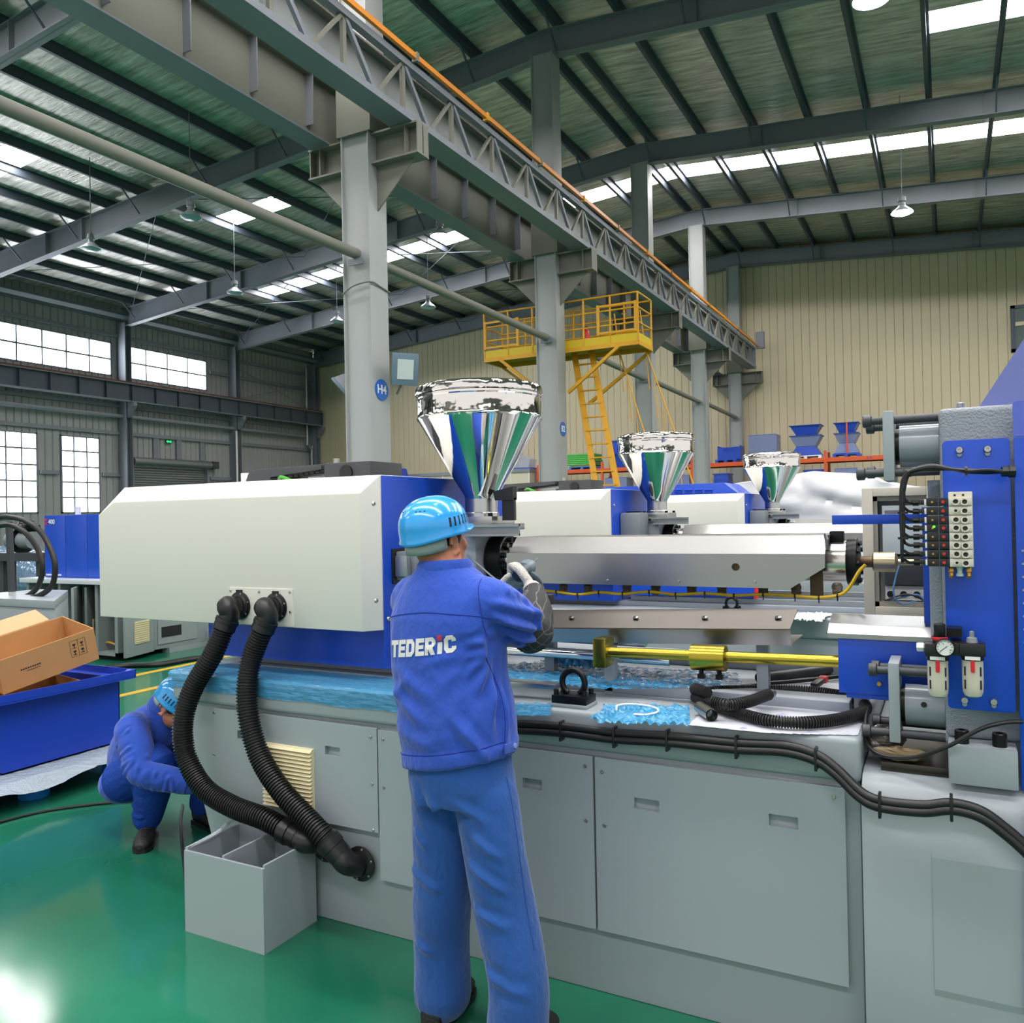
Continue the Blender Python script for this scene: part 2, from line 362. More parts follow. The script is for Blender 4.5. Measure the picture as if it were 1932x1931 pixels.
# ---- roof: rafters, purlins, foil backed sheet, daylight panels
def foil_mat():
    m = mat('foil_faced_roof_insulation', '#A2A29C', 0.26, 0.45)
    nt = m.node_tree; b = nt.nodes['Principled BSDF']
    tc = nt.nodes.new('ShaderNodeTexCoord'); mp = nt.nodes.new('ShaderNodeMapping'); mp.inputs['Scale'].default_value = (0.55, 4.2, 1)
    nt.links.new(tc.outputs['Object'], mp.inputs['Vector'])
    n = nt.nodes.new('ShaderNodeTexNoise'); n.inputs['Scale'].default_value = 1.7; n.inputs['Detail'].default_value = 6; n.inputs['Roughness'].default_value = 0.65
    nt.links.new(mp.outputs[0], n.inputs['Vector'])
    r = nt.nodes.new('ShaderNodeValToRGB'); r.color_ramp.elements[0].position = 0.33; r.color_ramp.elements[1].position = 0.68
    r.color_ramp.elements[0].color = hexc('#A8A59C'); r.color_ramp.elements[1].color = hexc('#F0ECE2')
    nt.links.new(n.outputs['Fac'], r.inputs['Fac']); nt.links.new(r.outputs[0], b.inputs['Base Color'])
    bp = nt.nodes.new('ShaderNodeBump'); bp.inputs['Strength'].default_value = 0.45; bp.inputs['Distance'].default_value = 0.07
    nt.links.new(n.outputs['Fac'], bp.inputs['Height']); nt.links.new(bp.outputs[0], b.inputs['Normal'])
    return m
ceiling = tag(MB().box(RX - 0.3, RX + 0.3, YF, YB, RZ + 0.1, RZ + 0.14).build('ceiling', M_FRAME), 'pitched factory roof of foil faced sheets on dark purlins', 'ceiling', kind='structure')
PX = [RX + s * d for s in (-1, 1) for d in [0.35 + 1.52 * i for i in range(17)] if XL <= RX + s * d <= XR]
PX = sorted(PX)
SKY = [(13.75, 14.75, -26.0, -22.3), (20.65, 21.6, -22.0, -18.9), (27.2, 28.25, -27.4, 9.0), (6.9, 7.9, -26, 9.5), (0.0, 1.0, -26, 9.5), (-7.5, -6.5, -26, 9.5), (20.65, 21.6, 0.5, 9.5), (13.75, 14.75, 0.5, 9.5)]  # entries from the near bays onwards are unseen strips, added for light
xs = sorted(PX + [XL - 0.2, RX, XR + 0.2]); ysr = sorted({YF, YB + 0.2} | {s[0] for s in SKY} | {s[1] for s in SKY})
sheet = MB(); M_SKYP = mat('milky_daylight_panel', '#FBFBF6', 0.4, emit='#FFFAF8', estr=SKYLIGHT)
for i in range(len(xs) - 1):
    for j in range(len(ysr) - 1):
        x0, x1, y0, y1 = xs[i], xs[i + 1], ysr[j], ysr[j + 1]; xm, ym = (x0 + x1) / 2, (y0 + y1) / 2
        q0 = [(x0, y0, rz(x0)), (x1, y0, rz(x1)), (x1, y1, rz(x1)), (x0, y1, rz(x0))]; q1 = [(a, b, c + 0.06) for a, b, c in q0]
        if any(s[0] < ym < s[1] and s[2] < xm < s[3] for s in SKY): MB().hexa(q0, q1).build('skylight_panel', M_SKYP, ceiling)
        else: sheet.hexa(q0, q1)
sheet.build('roof_sheet', foil_mat(), ceiling)
for x in PX:
    z = rz(x)
    MB().box(x - 0.015, x + 0.015, YF, YB, z - 0.24, z).box(x - 0.08, x + 0.015, YF, YB, z - 0.245, z - 0.23).box(x - 0.015, x + 0.08, YF, YB, z - 0.012, z).build('purlin', M_PURLIN, ceiling)
def rafter(y):
    for sgn, xe in ((-1, XL + 0.3), (1, XR)):
        zt0, zt1 = rz(xe) - 0.25, RZ - 0.25
        h0, h1 = (0.80 if sgn < 0 else 0.66), 0.62
        m_ = MB()
        def seg(xa, xb, za0, za1, zb0, zb1, hw):
            m_.hexa([(xa, y - hw, za0), (xb, y - hw, zb0), (xb, y + hw, zb0), (xa, y + hw, za0)], [(xa, y - hw, za1), (xb, y - hw, zb1), (xb, y + hw, zb1), (xa, y + hw, za1)])
        seg(xe, RX, zt0 - 0.02, zt0, zt1 - 0.02, zt1, 0.13)
        seg(xe, RX, zt0 - h0, zt0 - h0 + 0.02, zt1 - h1, zt1 - h1 + 0.02, 0.13)
        seg(xe, RX, zt0 - h0, zt0, zt1 - h1, zt1, 0.008)
        m_.build('rafter', M_FRAME, ceiling)
        for f in (0.22, 0.30, 0.62, 0.85):
            xx = xe + (RX - xe) * f; zz = zt0 + (zt1 - zt0) * f; hh = h0 + (h1 - h0) * f
            MB().box(xx - 0.01, xx + 0.01, y - 0.13, y + 0.13, zz - hh, zz).build('stiffener', M_FRAME, ceiling)
        for i, px in enumerate(PX):
            if (px - RX) * sgn > 0 and i % 2 == 0:
                MB().bar((px, y - 0.75, rz(px) - 0.22), (px, y - 0.1, rz(px) - 0.85), 0.04, 0.04).build('knee_brace', M_PURLIN, ceiling)
for y in FR: rafter(y)
MB().tube([(XL + 0.5, YF, 10.75), (XL + 0.5, YB, 10.75)], 0.14, 4).build('eave_strut', M_FRAME, ceiling)

# ---- column row under the ridge
def column(y, label, plate=None, ztop=RZ - 0.85):
    c = thing('steel_column', label, 'column', (RX, y, 0), 'steel columns under the ridge')
    w, d = 0.27, 0.23
    MB().box(RX - w, RX - w + 0.02, y - d, y + d, 0, ztop).box(RX + w - 0.02, RX + w, y - d, y + d, 0, ztop).build('flange', M_COL, c, bevel=0.004)
    MB().box(RX - w + 0.02, RX + w - 0.02, y - d + 0.06, y - d + 0.08, 0, ztop).box(RX - w + 0.02, RX + w - 0.02, y + d - 0.02, y + d, 0, ztop).build('web', M_COL, c)
    MB().box(RX - 0.4, RX + 0.4, y - 0.36, y + 0.36, 0, 0.03).build('base_plate', M_COL, c)
    # crane bracket beam with stiffeners and gussets
    MB().box(RX - 1.0, RX + 1.15, y - 0.16, y + 0.16, 7.66, 7.69).box(RX - 1.0, RX + 1.15, y - 0.16, y + 0.16, 7.2, 7.23).box(RX - 1.0, RX + 1.15, y - 0.01, y + 0.01, 7.23, 7.66).build('bracket_beam', M_GIRDER, c)
    for xx in (RX - 0.98, RX - 0.78, RX + 0.9, RX + 1.13): MB().box(xx, xx + 0.02, y - 0.15, y + 0.15, 7.23, 7.66).build('stiffener', M_GIRDER, c)
    MB().prism([(RX + w, 7.2), (RX + 1.0, 7.2), (RX + w, 6.5)], 'y', y - 0.012, y + 0.012).prism([(RX - w, 7.2), (RX - 0.95, 7.2), (RX - w, 6.5)], 'y', y - 0.012, y + 0.012).build('gusset', M_GIRDER, c)
    MB().box(RX - 0.33, RX + 0.33, y - 0.25, y + 0.25, 7.7, 8.55).build('stub', M_GIRDER, c)
    return c
def disc_text(parent, c, txt, size, m, off):
    """flat lettering on a face that looks along +x"""
    cu = bpy.data.curves.new('lettering', 'FONT'); cu.body = txt; cu.size = size; cu.align_x = 'CENTER'; cu.align_y = 'CENTER'; cu.extrude = 0.001; cu.offset = size * 0.018
    to = bpy.data.objects.new('tmp', cu); COL.objects.link(to)
    me = bpy.data.meshes.new_from_object(to.evaluated_get(bpy.context.evaluated_depsgraph_get())); bpy.data.objects.remove(to)
    me.name = 'lettering'; me.materials.append(m); return me
def lettering(parent, txt, size, m, pos, xdir, ydir, name='lettering', align='CENTER', bold=0.018):
    cu = bpy.data.curves.new('lettering', 'FONT'); cu.body = txt; cu.size = size; cu.align_x = align; cu.align_y = 'CENTER'; cu.extrude = 0.0008; cu.offset = size * bold; cu.resolution_u = 4
    to = bpy.data.objects.new('tmp', cu); COL.objects.link(to)
    me = bpy.data.meshes.new_from_object(to.evaluated_get(bpy.context.evaluated_depsgraph_get())); bpy.data.objects.remove(to)
    me.name = name; me.materials.clear(); me.materials.append(m)
    xd, yd = V(xdir).normalized(), V(ydir).normalized(); zd = xd.cross(yd); p = V(pos) - wloc(parent)
    me.transform(Matrix(((xd.x, yd.x, zd.x, p.x), (xd.y, yd.y, zd.y, p.y), (xd.z, yd.z, zd.z, p.z), (0, 0, 0, 1))))
    o = bpy.data.objects.new(name, me); link(o, parent); return o
M_SIGN = mat('blue_sign_enamel', '#1E62B8', 0.4)
col_labels = {10.7: 'nearest grey steel column with the round blue H4 sign', 17.7: 'grey steel column in front of the yellow platform', 24.6: 'grey steel column just behind the yellow platform', 31.0: 'grey steel column second from the cream back wall', 37.0: 'grey steel column standing against the cream back wall', 3.7: 'grey steel column beyond the photo edge nearest the machines'}
cols = {}
for y, lab in col_labels.items(): cols[y] = column(y, lab)
_zs = at(700, 532, Y=10.47).z
MB().tube(spline([(RX - 0.28, 10.46, _zs - 0.12), (RX - 0.05, 10.45, _zs - 0.02), (RX + 0.28, 10.45, _zs), (RX + 0.285, 10.7, _zs - 0.02), (RX + 0.285, 10.95, _zs - 0.06)], 5), 0.014, 6).build('tied_wire', M_GIRDER, cols[10.7])
for ya, yb in ((17.7, 24.6), (24.6, 31.0), (31.0, 37.0)):
    for xa, xb_ in ((-31.5, -21.6), (-21.6, -13.0)):
        MB().cyl((xa, ya + 0.15, rz(xa) - 0.5), (xb_, yb - 0.15, rz(xb_) - 0.5), 0.013, n=5).build('roof_bracing_rod', M_PURLIN, ceiling)
        MB().cyl((xb_, ya + 0.15, rz(xb_) - 0.5), (xa, yb - 0.15, rz(xa) - 0.5), 0.013, n=5).build('roof_bracing_rod', M_PURLIN, ceiling)
for y, txt, z in ((10.7, 'H4', 3.66), (17.7, 'B2', 3.62)):
    sx = RX + 0.27
    s = MB().cyl((sx, y, z), (sx + 0.012, y, z), 0.17, n=28).build('number_sign', M_SIGN, cols[y], label='round blue sign with white lettering')
    lettering(s, txt, 0.2, M_WPL, (sx + 0.013, y, z), (0, 1, 0), (0, 0, 1))

# ---- crane runway girders on the brackets
gl = thing('crane_girder', 'plate girder with stiffeners on the window side of the columns', 'beam', (RX - 0.75, 12, 7.69), 'crane runway beams')
gx = RX - 0.75
MB().box(gx - 0.012, gx + 0.012, YF, YB - 0.3, 7.72, 8.72).build('web', M_GIRDER, gl)
MB().box(gx - 0.2, gx + 0.2, YF, YB - 0.3, 7.69, 7.72).build('bottom_flange', M_FRAME, gl)
MB().box(gx - 0.2, gx + 0.2, YF, YB - 0.3, 8.72, 8.75).build('top_flange', M_GIRDER, gl)
MB().box(gx - 0.04, gx + 0.04, YF, YB - 0.3, 8.75, 8.85).build('crane_rail', mat('rusty_rail', '#6B4636', 0.7), gl)
y = 3.0
while y < YB - 0.4: MB().box(gx + 0.012, gx + 0.16, y, y + 0.02, 7.9, 8.72).build('stiffener', M_FRAME, gl); y += 1.2
gr_ = thing('crane_girder', 'lattice crane girder carrying the orange conductor rail', 'beam', (RX + 0.9, 12, 7.69), 'crane runway beams')
gx = RX + 0.62; tx = RX + 0.94; y1 = 36.2
MB().box(gx - 0.012, gx + 0.012, YF, y1, 7.73, 8.6).build('web', M_COL, gr_)
MB().box(gx - 0.16, gx + 0.16, YF, y1, 8.6, 8.63).build('top_flange', M_GIRDER, gr_)
MB().box(tx - 0.30, tx + 0.12, YF, y1, 7.695, 7.725).build('bottom_plate', M_FRAME, gr_)
MB().box(tx - 0.02, tx + 0.12, YF, y1, 7.725, 7.80).build('bottom_chord', M_FRAME, gr_)
MB().box(tx - 0.02, tx + 0.10, YF, y1, 8.52, 8.62).build('top_chord', M_FRAME, gr_)
n = 0; y = 2.0
while y < y1 - 1.2:
    MB().box(tx, tx + 0.06, y, y + 0.07, 7.78, 8.54).build('lattice_post', M_GIRDER, gr_)
    MB().bar((tx + 0.04, y + 0.07, 8.52), (tx + 0.04, y + 0.72, 7.78), 0.06, 0.07).build('lattice_diagonal', M_FRAME, gr_)
    MB().bar((tx + 0.04, y + 0.75, 7.78), (tx + 0.04, y + 1.38, 8.52), 0.05, 0.05).build('lattice_diagonal', M_GIRDER, gr_)
    y += 1.4
MB().box(tx - 0.3, tx + 0.1, y1 - 0.02, y1 + 0.02, 7.7, 8.62).build('end_plate', M_FRAME, gr_)
bus = thing('conductor_rail', 'long orange conductor rail along the lattice girder', 'rail', (tx + 0.16, 12, 8.3))
MB().box(tx + 0.12, tx + 0.18, YF, y1 + 0.3, 8.66, 8.74).build('rail', M_BUS, bus)
y = 4.0
while y < y1: MB().box(tx + 0.1, tx + 0.2, y, y + 0.06, 8.625, 8.76).build('clamp', M_YEL if int(y / 2.2) % 2 else M_GIRDER, bus); y += 2.2
MB().box(RX + 1.0, RX + 1.35, YB - 0.9, YB - 0.7, 8.6, 9.3).build('end_stop', M_FRAME, gr_)
# ---- long pipe fixed to the column faces
pp = thing('long_pipe', 'long grey pipe running from column to column', 'pipe', (RX, 12, 5.78))
MB().tube([(RX + 0.02, 3.94, 5.765), (RX + 0.02, 10.47, 5.8)], 0.085, 12).build('pipe', M_GIRDER, pp, smooth=True); MB().tube([(RX + 0.02, -4, 5.72), (RX + 0.02, 3.46, 5.76)], 0.085, 12).build('pipe', M_GIRDER, pp, smooth=True)
for a, b in ((10.95, 17.47), (19.0, 24.36), (24.85, 30.76), (31.25, 36.76)): MB().tube([(RX + 0.02, a, 5.8), (RX + 0.02, b, 5.74)], 0.08, 12).build('pipe', M_GIRDER, pp, smooth=True)
for y in (10.45, 17.45, 24.35, 30.75, 36.75): MB().box(RX - 0.12, RX + 0.16, y - 0.03, y, 5.62, 5.72).build('pipe_bracket', M_FRAME, pp)

# ---- yellow access platform with ladder at the second column
pf = thing('access_platform', 'yellow railed access platform with ladder around a grey column', 'platform', (-8.1, 18.3, 5.5))
PZ = 5.55; X0, X1, Y0, Y1 = -10.15, -6.15, 18.0, 18.95
MB().box(X0, X1, Y0, Y1, PZ, PZ + 0.03).build('deck', mat('yellow_chequer_plate', '#B98A1A', 0.55, bump=0.3, bscale=40), pf)
for a, b in (((X0, Y0), (X1, Y0)), ((X0, Y1), (X1, Y1)), ((X0, Y0), (X0, Y1)), ((X1, Y0), (X1, Y1))):
    MB().bar((a[0], a[1], PZ + 0.08), (b[0], b[1], PZ + 0.08), 0.012, 0.2).build('toe_board', mat('bright_yellow_paint', '#CDB20F', 0.5), pf)
    MB().bar((a[0], a[1], PZ - 0.05), (b[0], b[1], PZ - 0.05), 0.05, 0.1).build('edge_beam', M_YEL, pf)
    for z in (0.42, 0.76, 1.1): MB().cyl((a[0], a[1], PZ + z), (b[0], b[1], PZ + z), 0.021, n=8).build('rail', M_YEL, pf, smooth=True)
for i in range(7):
    xx = X0 + (X1 - X0) * i / 6
    for yy in (Y0, Y1): MB().bar((xx, yy, PZ), (xx, yy, PZ + 1.1), 0.05, 0.03).build('post', M_YEL, pf)
for xe in (X0, X1):
    s = 1 if xe == X1 else -1
    MB().bar((xe - s * 0.45, Y0 - 0.02, PZ - 0.08), (RX + s * 0.3, Y0 - 0.02, PZ - 1.05), 0.07, 0.07).build('brace', M_YEL, pf); MB().bar((xe, Y1, PZ - 0.08), (RX + s * 0.45, Y1, PZ - 1.2), 0.07, 0.07).build('brace', M_YEL, pf)
    for zz in (PZ + 0.22, PZ + 0.84): MB().box(xe - s * 0.02, xe - s * 0.95, Y0 - 0.05, Y0 - 0.02, zz, zz + 0.05).build('gate_rail', M_YEL, pf)
    for xx in (xe - s * 0.04, xe - s * 0.95): MB().box(xx - 0.03, xx + 0.03, Y0 - 0.06, Y0 - 0.02, PZ + 0.2, PZ + 0.9).build('gate_stile', M_YEL, pf)
LT, LB = at(1075, 640, Y=18.4), at(1178, 960, Y=18.0)
a0, a1 = V((-7.95, 18.5, PZ)), V((-7.50, 18.5, PZ)); b0, b1 = V((-6.75, 17.6, 0)), V((-6.18, 17.6, 0))
for p, q in ((a0, b0), (a1, b1)): MB().bar(p, q, 0.04, 0.14, up=(1, 0, 0)).build('ladder_stringer', M_YEL, pf)
for i in range(1, 17):
    t = i / 17; MB().bar(a0.lerp(b0, t), a1.lerp(b1, t), 0.09, 0.03).build('ladder_rung', M_YEL, pf)
for dx in (0.35, 1.0):
    MB().tube([(-7.4 + dx, 18.9, PZ + 0.9), (-7.3 + dx, 18.9, PZ), (-5.95 + dx * 1.25, 18.6, 1.0), (-5.8 + dx * 1.25, 18.6, 0.0)], 0.018, 6).build('handrail', M_YEL, pf)
    for i in range(6):
        t = i / 6; MB().cyl((-7.3 + dx + 1.3 * t, 18.9 - 0.3 * t, PZ - 4.5 * t), (-7.2 + dx + 1.25 * t, 18.9 - 0.3 * t, PZ - 4.5 * t - 1.0), 0.012, n=6).build('handrail_post', M_YEL, pf)
fx = thing('fire_extinguisher', 'small red extinguisher standing on the yellow platform', 'extinguisher', (-7.55, 18.3, PZ + 0.03))
MB().lathe([(0.085, 0), (0.09, 0.02), (0.09, 0.34), (0.07, 0.4), (0.03, 0.43), (0.03, 0.46)], (-7.55, 18.3, PZ + 0.03), n=16).build('cylinder', M_RED, fx, smooth=True)
MB().box(-7.58, -7.50, 18.28, 18.32, PZ + 0.49, PZ + 0.53).build('valve', M_BLACK, fx)

# ---- high bay lamps on rods under the roof
M_LAMPOFF = mat('pale_spun_reflector', '#B9C4CC', 0.35, 0.6)
M_LAMPON = mat('lit_lamp_lens', '#FFFFFF', 0.4, emit='#F2F6FF', estr=LAMP)
M_LENS = mat('unlit_lamp_lens', '#9FB6C4', 0.25)
def bay_lamp(x, y, z, label, lit=False, tilt=0):
    l = thing('high_bay_lamp', label, 'lamp', (x, y, z), 'high bay lamps')
    MB().cyl((x, y, z + 0.42), (x, y, rz(x) - 0.03), 0.012, n=6).build('rod', M_FRAME, l)
    MB().lathe([(0.04, 0.44), (0.10, 0.42), (0.11, 0.30), (0.085, 0.28), (0.085, 0.2), (0.10, 0.18)], (x, y, z), n=18).build('gear_housing', M_GREYP, l, smooth=True)
    MB().lathe([(0.10, 0.18), (0.15, 0.13), (0.24, 0.06), (0.285, 0.0), (0.275, 0.0), (0.23, 0.06), (0.14, 0.12), (0.09, 0.17)], (x, y, z), n=24, cap=False).build('reflector', M_LAMPOFF, l, smooth=True)
    MB().lathe([(0.27, 0.012), (0.2, -0.03), (0.0, -0.045)], (x, y, z), n=24, cap=False).build('lens', M_LAMPON if lit else M_LENS, l, smooth=True)
    return l
for (px, py, Y, lab, lit) in ((172, 470, 15.5, 'unlit high bay lamp under the nearest rafter above the strip windows', 0), (443, 553, 21.0, 'unlit high bay lamp between the two long roof rafters', 0), (636, 607, 26.2, 'unlit high bay lamp nearest the back corner beside the column', 0),
        (830, 446, 20.0, 'high bay lamp in front of the row of roof daylight panels', 1), (1702, 402, 24.5, 'brightly lit high bay lamp before the cream back wall', 1), (360, 411, 15.5, 'small domed high bay lamp half hidden behind the long pipe', 0), (808, 580, 25.5, 'small unlit high bay lamp close to the column and the pipe', 0)):
    p = at(px, py, Y=Y); bay_lamp(p.x, p.y, p.z, lab, lit)
for n_, (x, y) in enumerate(((-0.9, 14.0), (-0.9, 3.5), (6.5, 9.0), (6.5, -1.0))):  # extra lit lamps outside the view, added to light the hall
    bay_lamp(x, y, 9.5, ('added lit high bay lamp above the middle machines', 'added lit high bay lamp above the nearest machine', 'added lit high bay lamp above the open aisle', 'added lit high bay lamp behind the photographer')[n_], True)

# ---- floodlights on the nearest column
def floodlight(label, c, n_, up_, w=0.42, h=0.5):
    f = thing('floodlight', label, 'lamp', c, 'column floodlights')
    n_ = V(n_).normalized(); s_, _ = frame(n_); t_ = s_.cross(n_); c = V(c)
    def blk(d0, d1, k0, k1):
        q = lambda d, k: [c + n_ * d + s_ * (a * w / 2 * k) + t_ * (b * h / 2 * k) for a, b in ((-1, -1), (1, -1), (1, 1), (-1, 1))]
        return MB().hexa(q(d0, k0), q(d1, k1))
    blk(-0.22, -0.02, 0.55, 0.95).build('housing', M_GREYP, f, bevel=0.01)
    blk(-0.02, 0.03, 1.0, 1.0).build('bezel', mat('blue_grey_bezel', '#5F7686', 0.4), f, bevel=0.008)
    blk(0.03, 0.034, 0.62, 0.62).build('glass', mat('floodlight_glass', '#B9C6C2', 0.12), f)
    MB().tube([c - n_ * 0.15 - t_ * 0.1, c - n_ * 0.22 - t_ * 0.28, c - n_ * 0.05 - t_ * 0.38 + V((-0.12, 0, 0))], 0.02, 8).build('bracket', M_GIRDER, f)
    return f
floodlight('grey floodlight with glass front on the H4 column', at(764, 697, X=-7.55), (0.75, -0.62, -0.22), None)
floodlight('pale floodlight seen edge on beside the H4 column', at(648, 731, X=-8.82), (-0.75, -0.25, -0.7), None, 0.40, 0.36)
# ================================================================== THE THREE INJECTION MACHINES
AY, AZ = 3.3, 1.425                                     # barrel axis of the nearest machine
def film_mat(name, col, alpha):
    return mat(name, col, 0.16, 0.0, alpha=alpha, bump=0.45, bscale=55, var=0.2, vscale=14, spec=0.7, stretch=(0.25, 1, 1))
M_FILM = film_mat('blue_protective_film', '#2E93C6', 0.64)
M_FILM2 = film_mat('crumpled_blue_film', '#3A9CCC', 0.75)
M_HOPW = mat('film_wrapped_chrome', '#E0DCD6', 0.09, 1.0, bump=0.45, bscale=11)

def hopper(o, label, detail=True):
    x, y = -1.895 + o[0], AY + o[1]
    h = thing('material_hopper', label, 'hopper', (x, y, 1.62), 'conical hoppers of the three machines')
    n = 64
    MB().lathe([(0.080, 1.62), (0.080, 1.635), (0.075, 1.64), (0.075, 1.715)], (x, y, 0), n=40, cap=False).build('neck', mat('satin_steel', '#C4C4C2', 0.28, 1.0), h, smooth=True)
    MB().lathe([(0.075, 1.70), (0.078, 1.715), (0.283, 2.062)], (x, y, 0), n=n, cap=False).build('cone', M_CHROME, h, smooth=True)
    MB().lathe([(0.283, 2.058), (0.288, 2.066), (0.283, 2.074), (0.284, 2.15), (0.289, 2.155), (0.289, 2.165), (0.284, 2.168)], (x, y, 0), n=n, cap=False).build('band', M_HOPW, h, smooth=True)
    MB().lathe([(0.287, 2.168), (0.292, 2.172), (0.291, 2.195), (0.286, 2.205), (0.27, 2.212), (0.12, 2.216), (0.0, 2.218)], (x, y, 0), n=n, cap=False).build('lid', M_HOPW, h, smooth=True)
    return h
def feed(o, label):
    """feed throat casting, hopper slide and the flange that carries the barrel"""
    X, Y = o; f = thing('feed_block', label, 'machine part', (-1.95 + X, AY + Y, 1.2), 'feed throat castings')
    b = MB(); b.box(-2.06 + X, -1.83 + X, AY - 0.17 + Y, AY + 0.17 + Y, 1.25, 1.555); b.build('casting', mat('pale_grey_casting', '#9AA0A8', 0.4), f, bevel=0.006)
    MB().box(-2.04 + X, -1.74 + X, AY - 0.19 + Y, AY + 0.13 + Y, 1.556, 1.585).build('slide_plate', M_GALV, f, bevel=0.003)
    MB().box(-1.98 + X, -1.78 + X, AY - 0.11 + Y, AY + 0.11 + Y, 1.585, 1.62).build('hopper_flange', M_STEEL, f, bevel=0.003)
    r = MB(); r.box(-1.86 + X, -1.60 + X, AY - 0.20 + Y, AY - 0.19 + Y, 1.535, 1.585).box(-1.86 + X, -1.60 + X, AY - 0.23 + Y, AY - 0.19 + Y, 1.575, 1.585).box(-1.86 + X, -1.60 + X, AY - 0.23 + Y, AY - 0.19 + Y, 1.535, 1.545); r.build('slide_rail', M_GALV, f)
    for dx in (-0.05, 0.03): MB().cyl((-1.92 + dx + X, AY - 0.19 + Y, 1.57), (-1.92 + dx + X, AY - 0.196 + Y, 1.57), 0.009, n=10).build('bolt_hole', M_BLKM, f)
    for a, b_ in ((-1.965, -0.095), (-1.965, 0.095), (-1.795, -0.095), (-1.795, 0.095)): MB().cyl((a + X, AY + b_ + Y, 1.62), (a + X, AY + b_ + Y, 1.635), 0.011, n=8).build('bolt', M_BLKM, f)
    if o == (0, 0):
        MB().box(-1.76, -1.70, AY - 0.05, AY - 0.03, 1.60, 1.70).prism([(-1.80, 1.73), (-1.70, 1.75), (-1.70, 1.69), (-1.79, 1.69)], 'y', AY - 0.06, AY - 0.02).build('sensor_bracket', M_BLACK, f)
        MB().cyl((-1.96, AY - 0.17, 1.45), (-1.96, AY - 0.185, 1.45), 0.014, n=10).build('plug', M_BRASS, f); MB().tube(spline([at(882, 1048, Y=AY - 0.19), at(905, 1068, Y=AY - 0.22), at(932, 1091, Y=AY - 0.24), at(960, 1108, Y=AY - 0.24)], 6), 0.004, 6).build('sensor_wire', M_GREYP, f)
    g = MB().lathe([(0.104, -1.828), (0.109, -1.823), (0.109, -1.752), (0.105, -1.747), (0.075, -1.747)], (X, AY + Y, AZ), (1, 0, 0), n=40).build('barrel_flange', M_BLKM, f, smooth=True)
    for k in range(12):
        t = 2 * math.pi * (k + 0.5) / 12; c = (-1.747 + X, AY + Y + 0.091 * math.cos(t), AZ + 0.091 * math.sin(t))
        MB().cyl(c, (c[0] + 0.022, c[1], c[2]), 0.0115, n=10).build('bolt', M_BLKM, g, smooth=True)
    return f
def barrel(o, label, front):
    X, Y = o; b = thing('plasticizing_barrel', label, 'barrel', (-1.0 + X, AY + Y, AZ - 0.08), 'barrels of the three machines')
    MB().cyl((-1.77 + X, AY + Y, AZ), (-0.335 + X, AY + Y, AZ), 0.078, n=40).build('barrel_tube', mat('turned_steel', '#C9C6BE', 0.2, 1.0), b, smooth=True)
    MB().lathe([(0.085, -0.335), (0.088, -0.33), (0.088, -0.30), (0.07, -0.295), (0.03, -0.29)], (X, AY + Y, AZ), (1, 0, 0), n=32).build('end_cap', M_BLKM, b, smooth=True)
    if front:
        for k in range(10):
            t = 2 * math.pi * k / 10; c = (-0.30 + X, AY + 0.072 * math.cos(t), AZ + 0.072 * math.sin(t)); MB().cyl(c, (c[0] + 0.012, c[1], c[2]), 0.009, n=8).build('bolt', M_BLKM, b)
        MB().cyl((-0.295, AY, AZ), (-0.245, AY, AZ), 0.021, n=16).build('nozzle_adapter', mat('heat_browned_steel', '#5B4B3A', 0.4, 0.8), b, smooth=True)
        MB().lathe([(0.03, -0.25), (0.036, -0.245), (0.036, -0.175), (0.03, -0.17), (0.012, -0.165), (0.010, -0.08)], (0, AY, AZ), (1, 0, 0), n=24).build('nozzle_heater', mat('pale_bronze_band', '#B7A98C', 0.3, 0.9), b, smooth=True)
        MB().box(-0.395, -0.345, AY - 0.025, AY + 0.02, AZ + 0.07, AZ + 0.115).build('terminal_box', M_BLKM, b, bevel=0.006)
        for px in (1063, 1110, 1183, 1237, 1305, 1362, 1440, 1502, 1580):
            p = at(px, 1112, Y=AY - 0.12)
            MB().lathe([(0.0, -0.022), (0.016, -0.02), (0.02, -0.008), (0.017, 0.004), (0.019, 0.014), (0.012, 0.024)], p, (0.1, -0.35, -1), n=10).build('heater_plug', mat('brown_heater_plug', '#6B6252', 0.6, 0.4, bump=0.6, bscale=120), b, smooth=True)
    return b
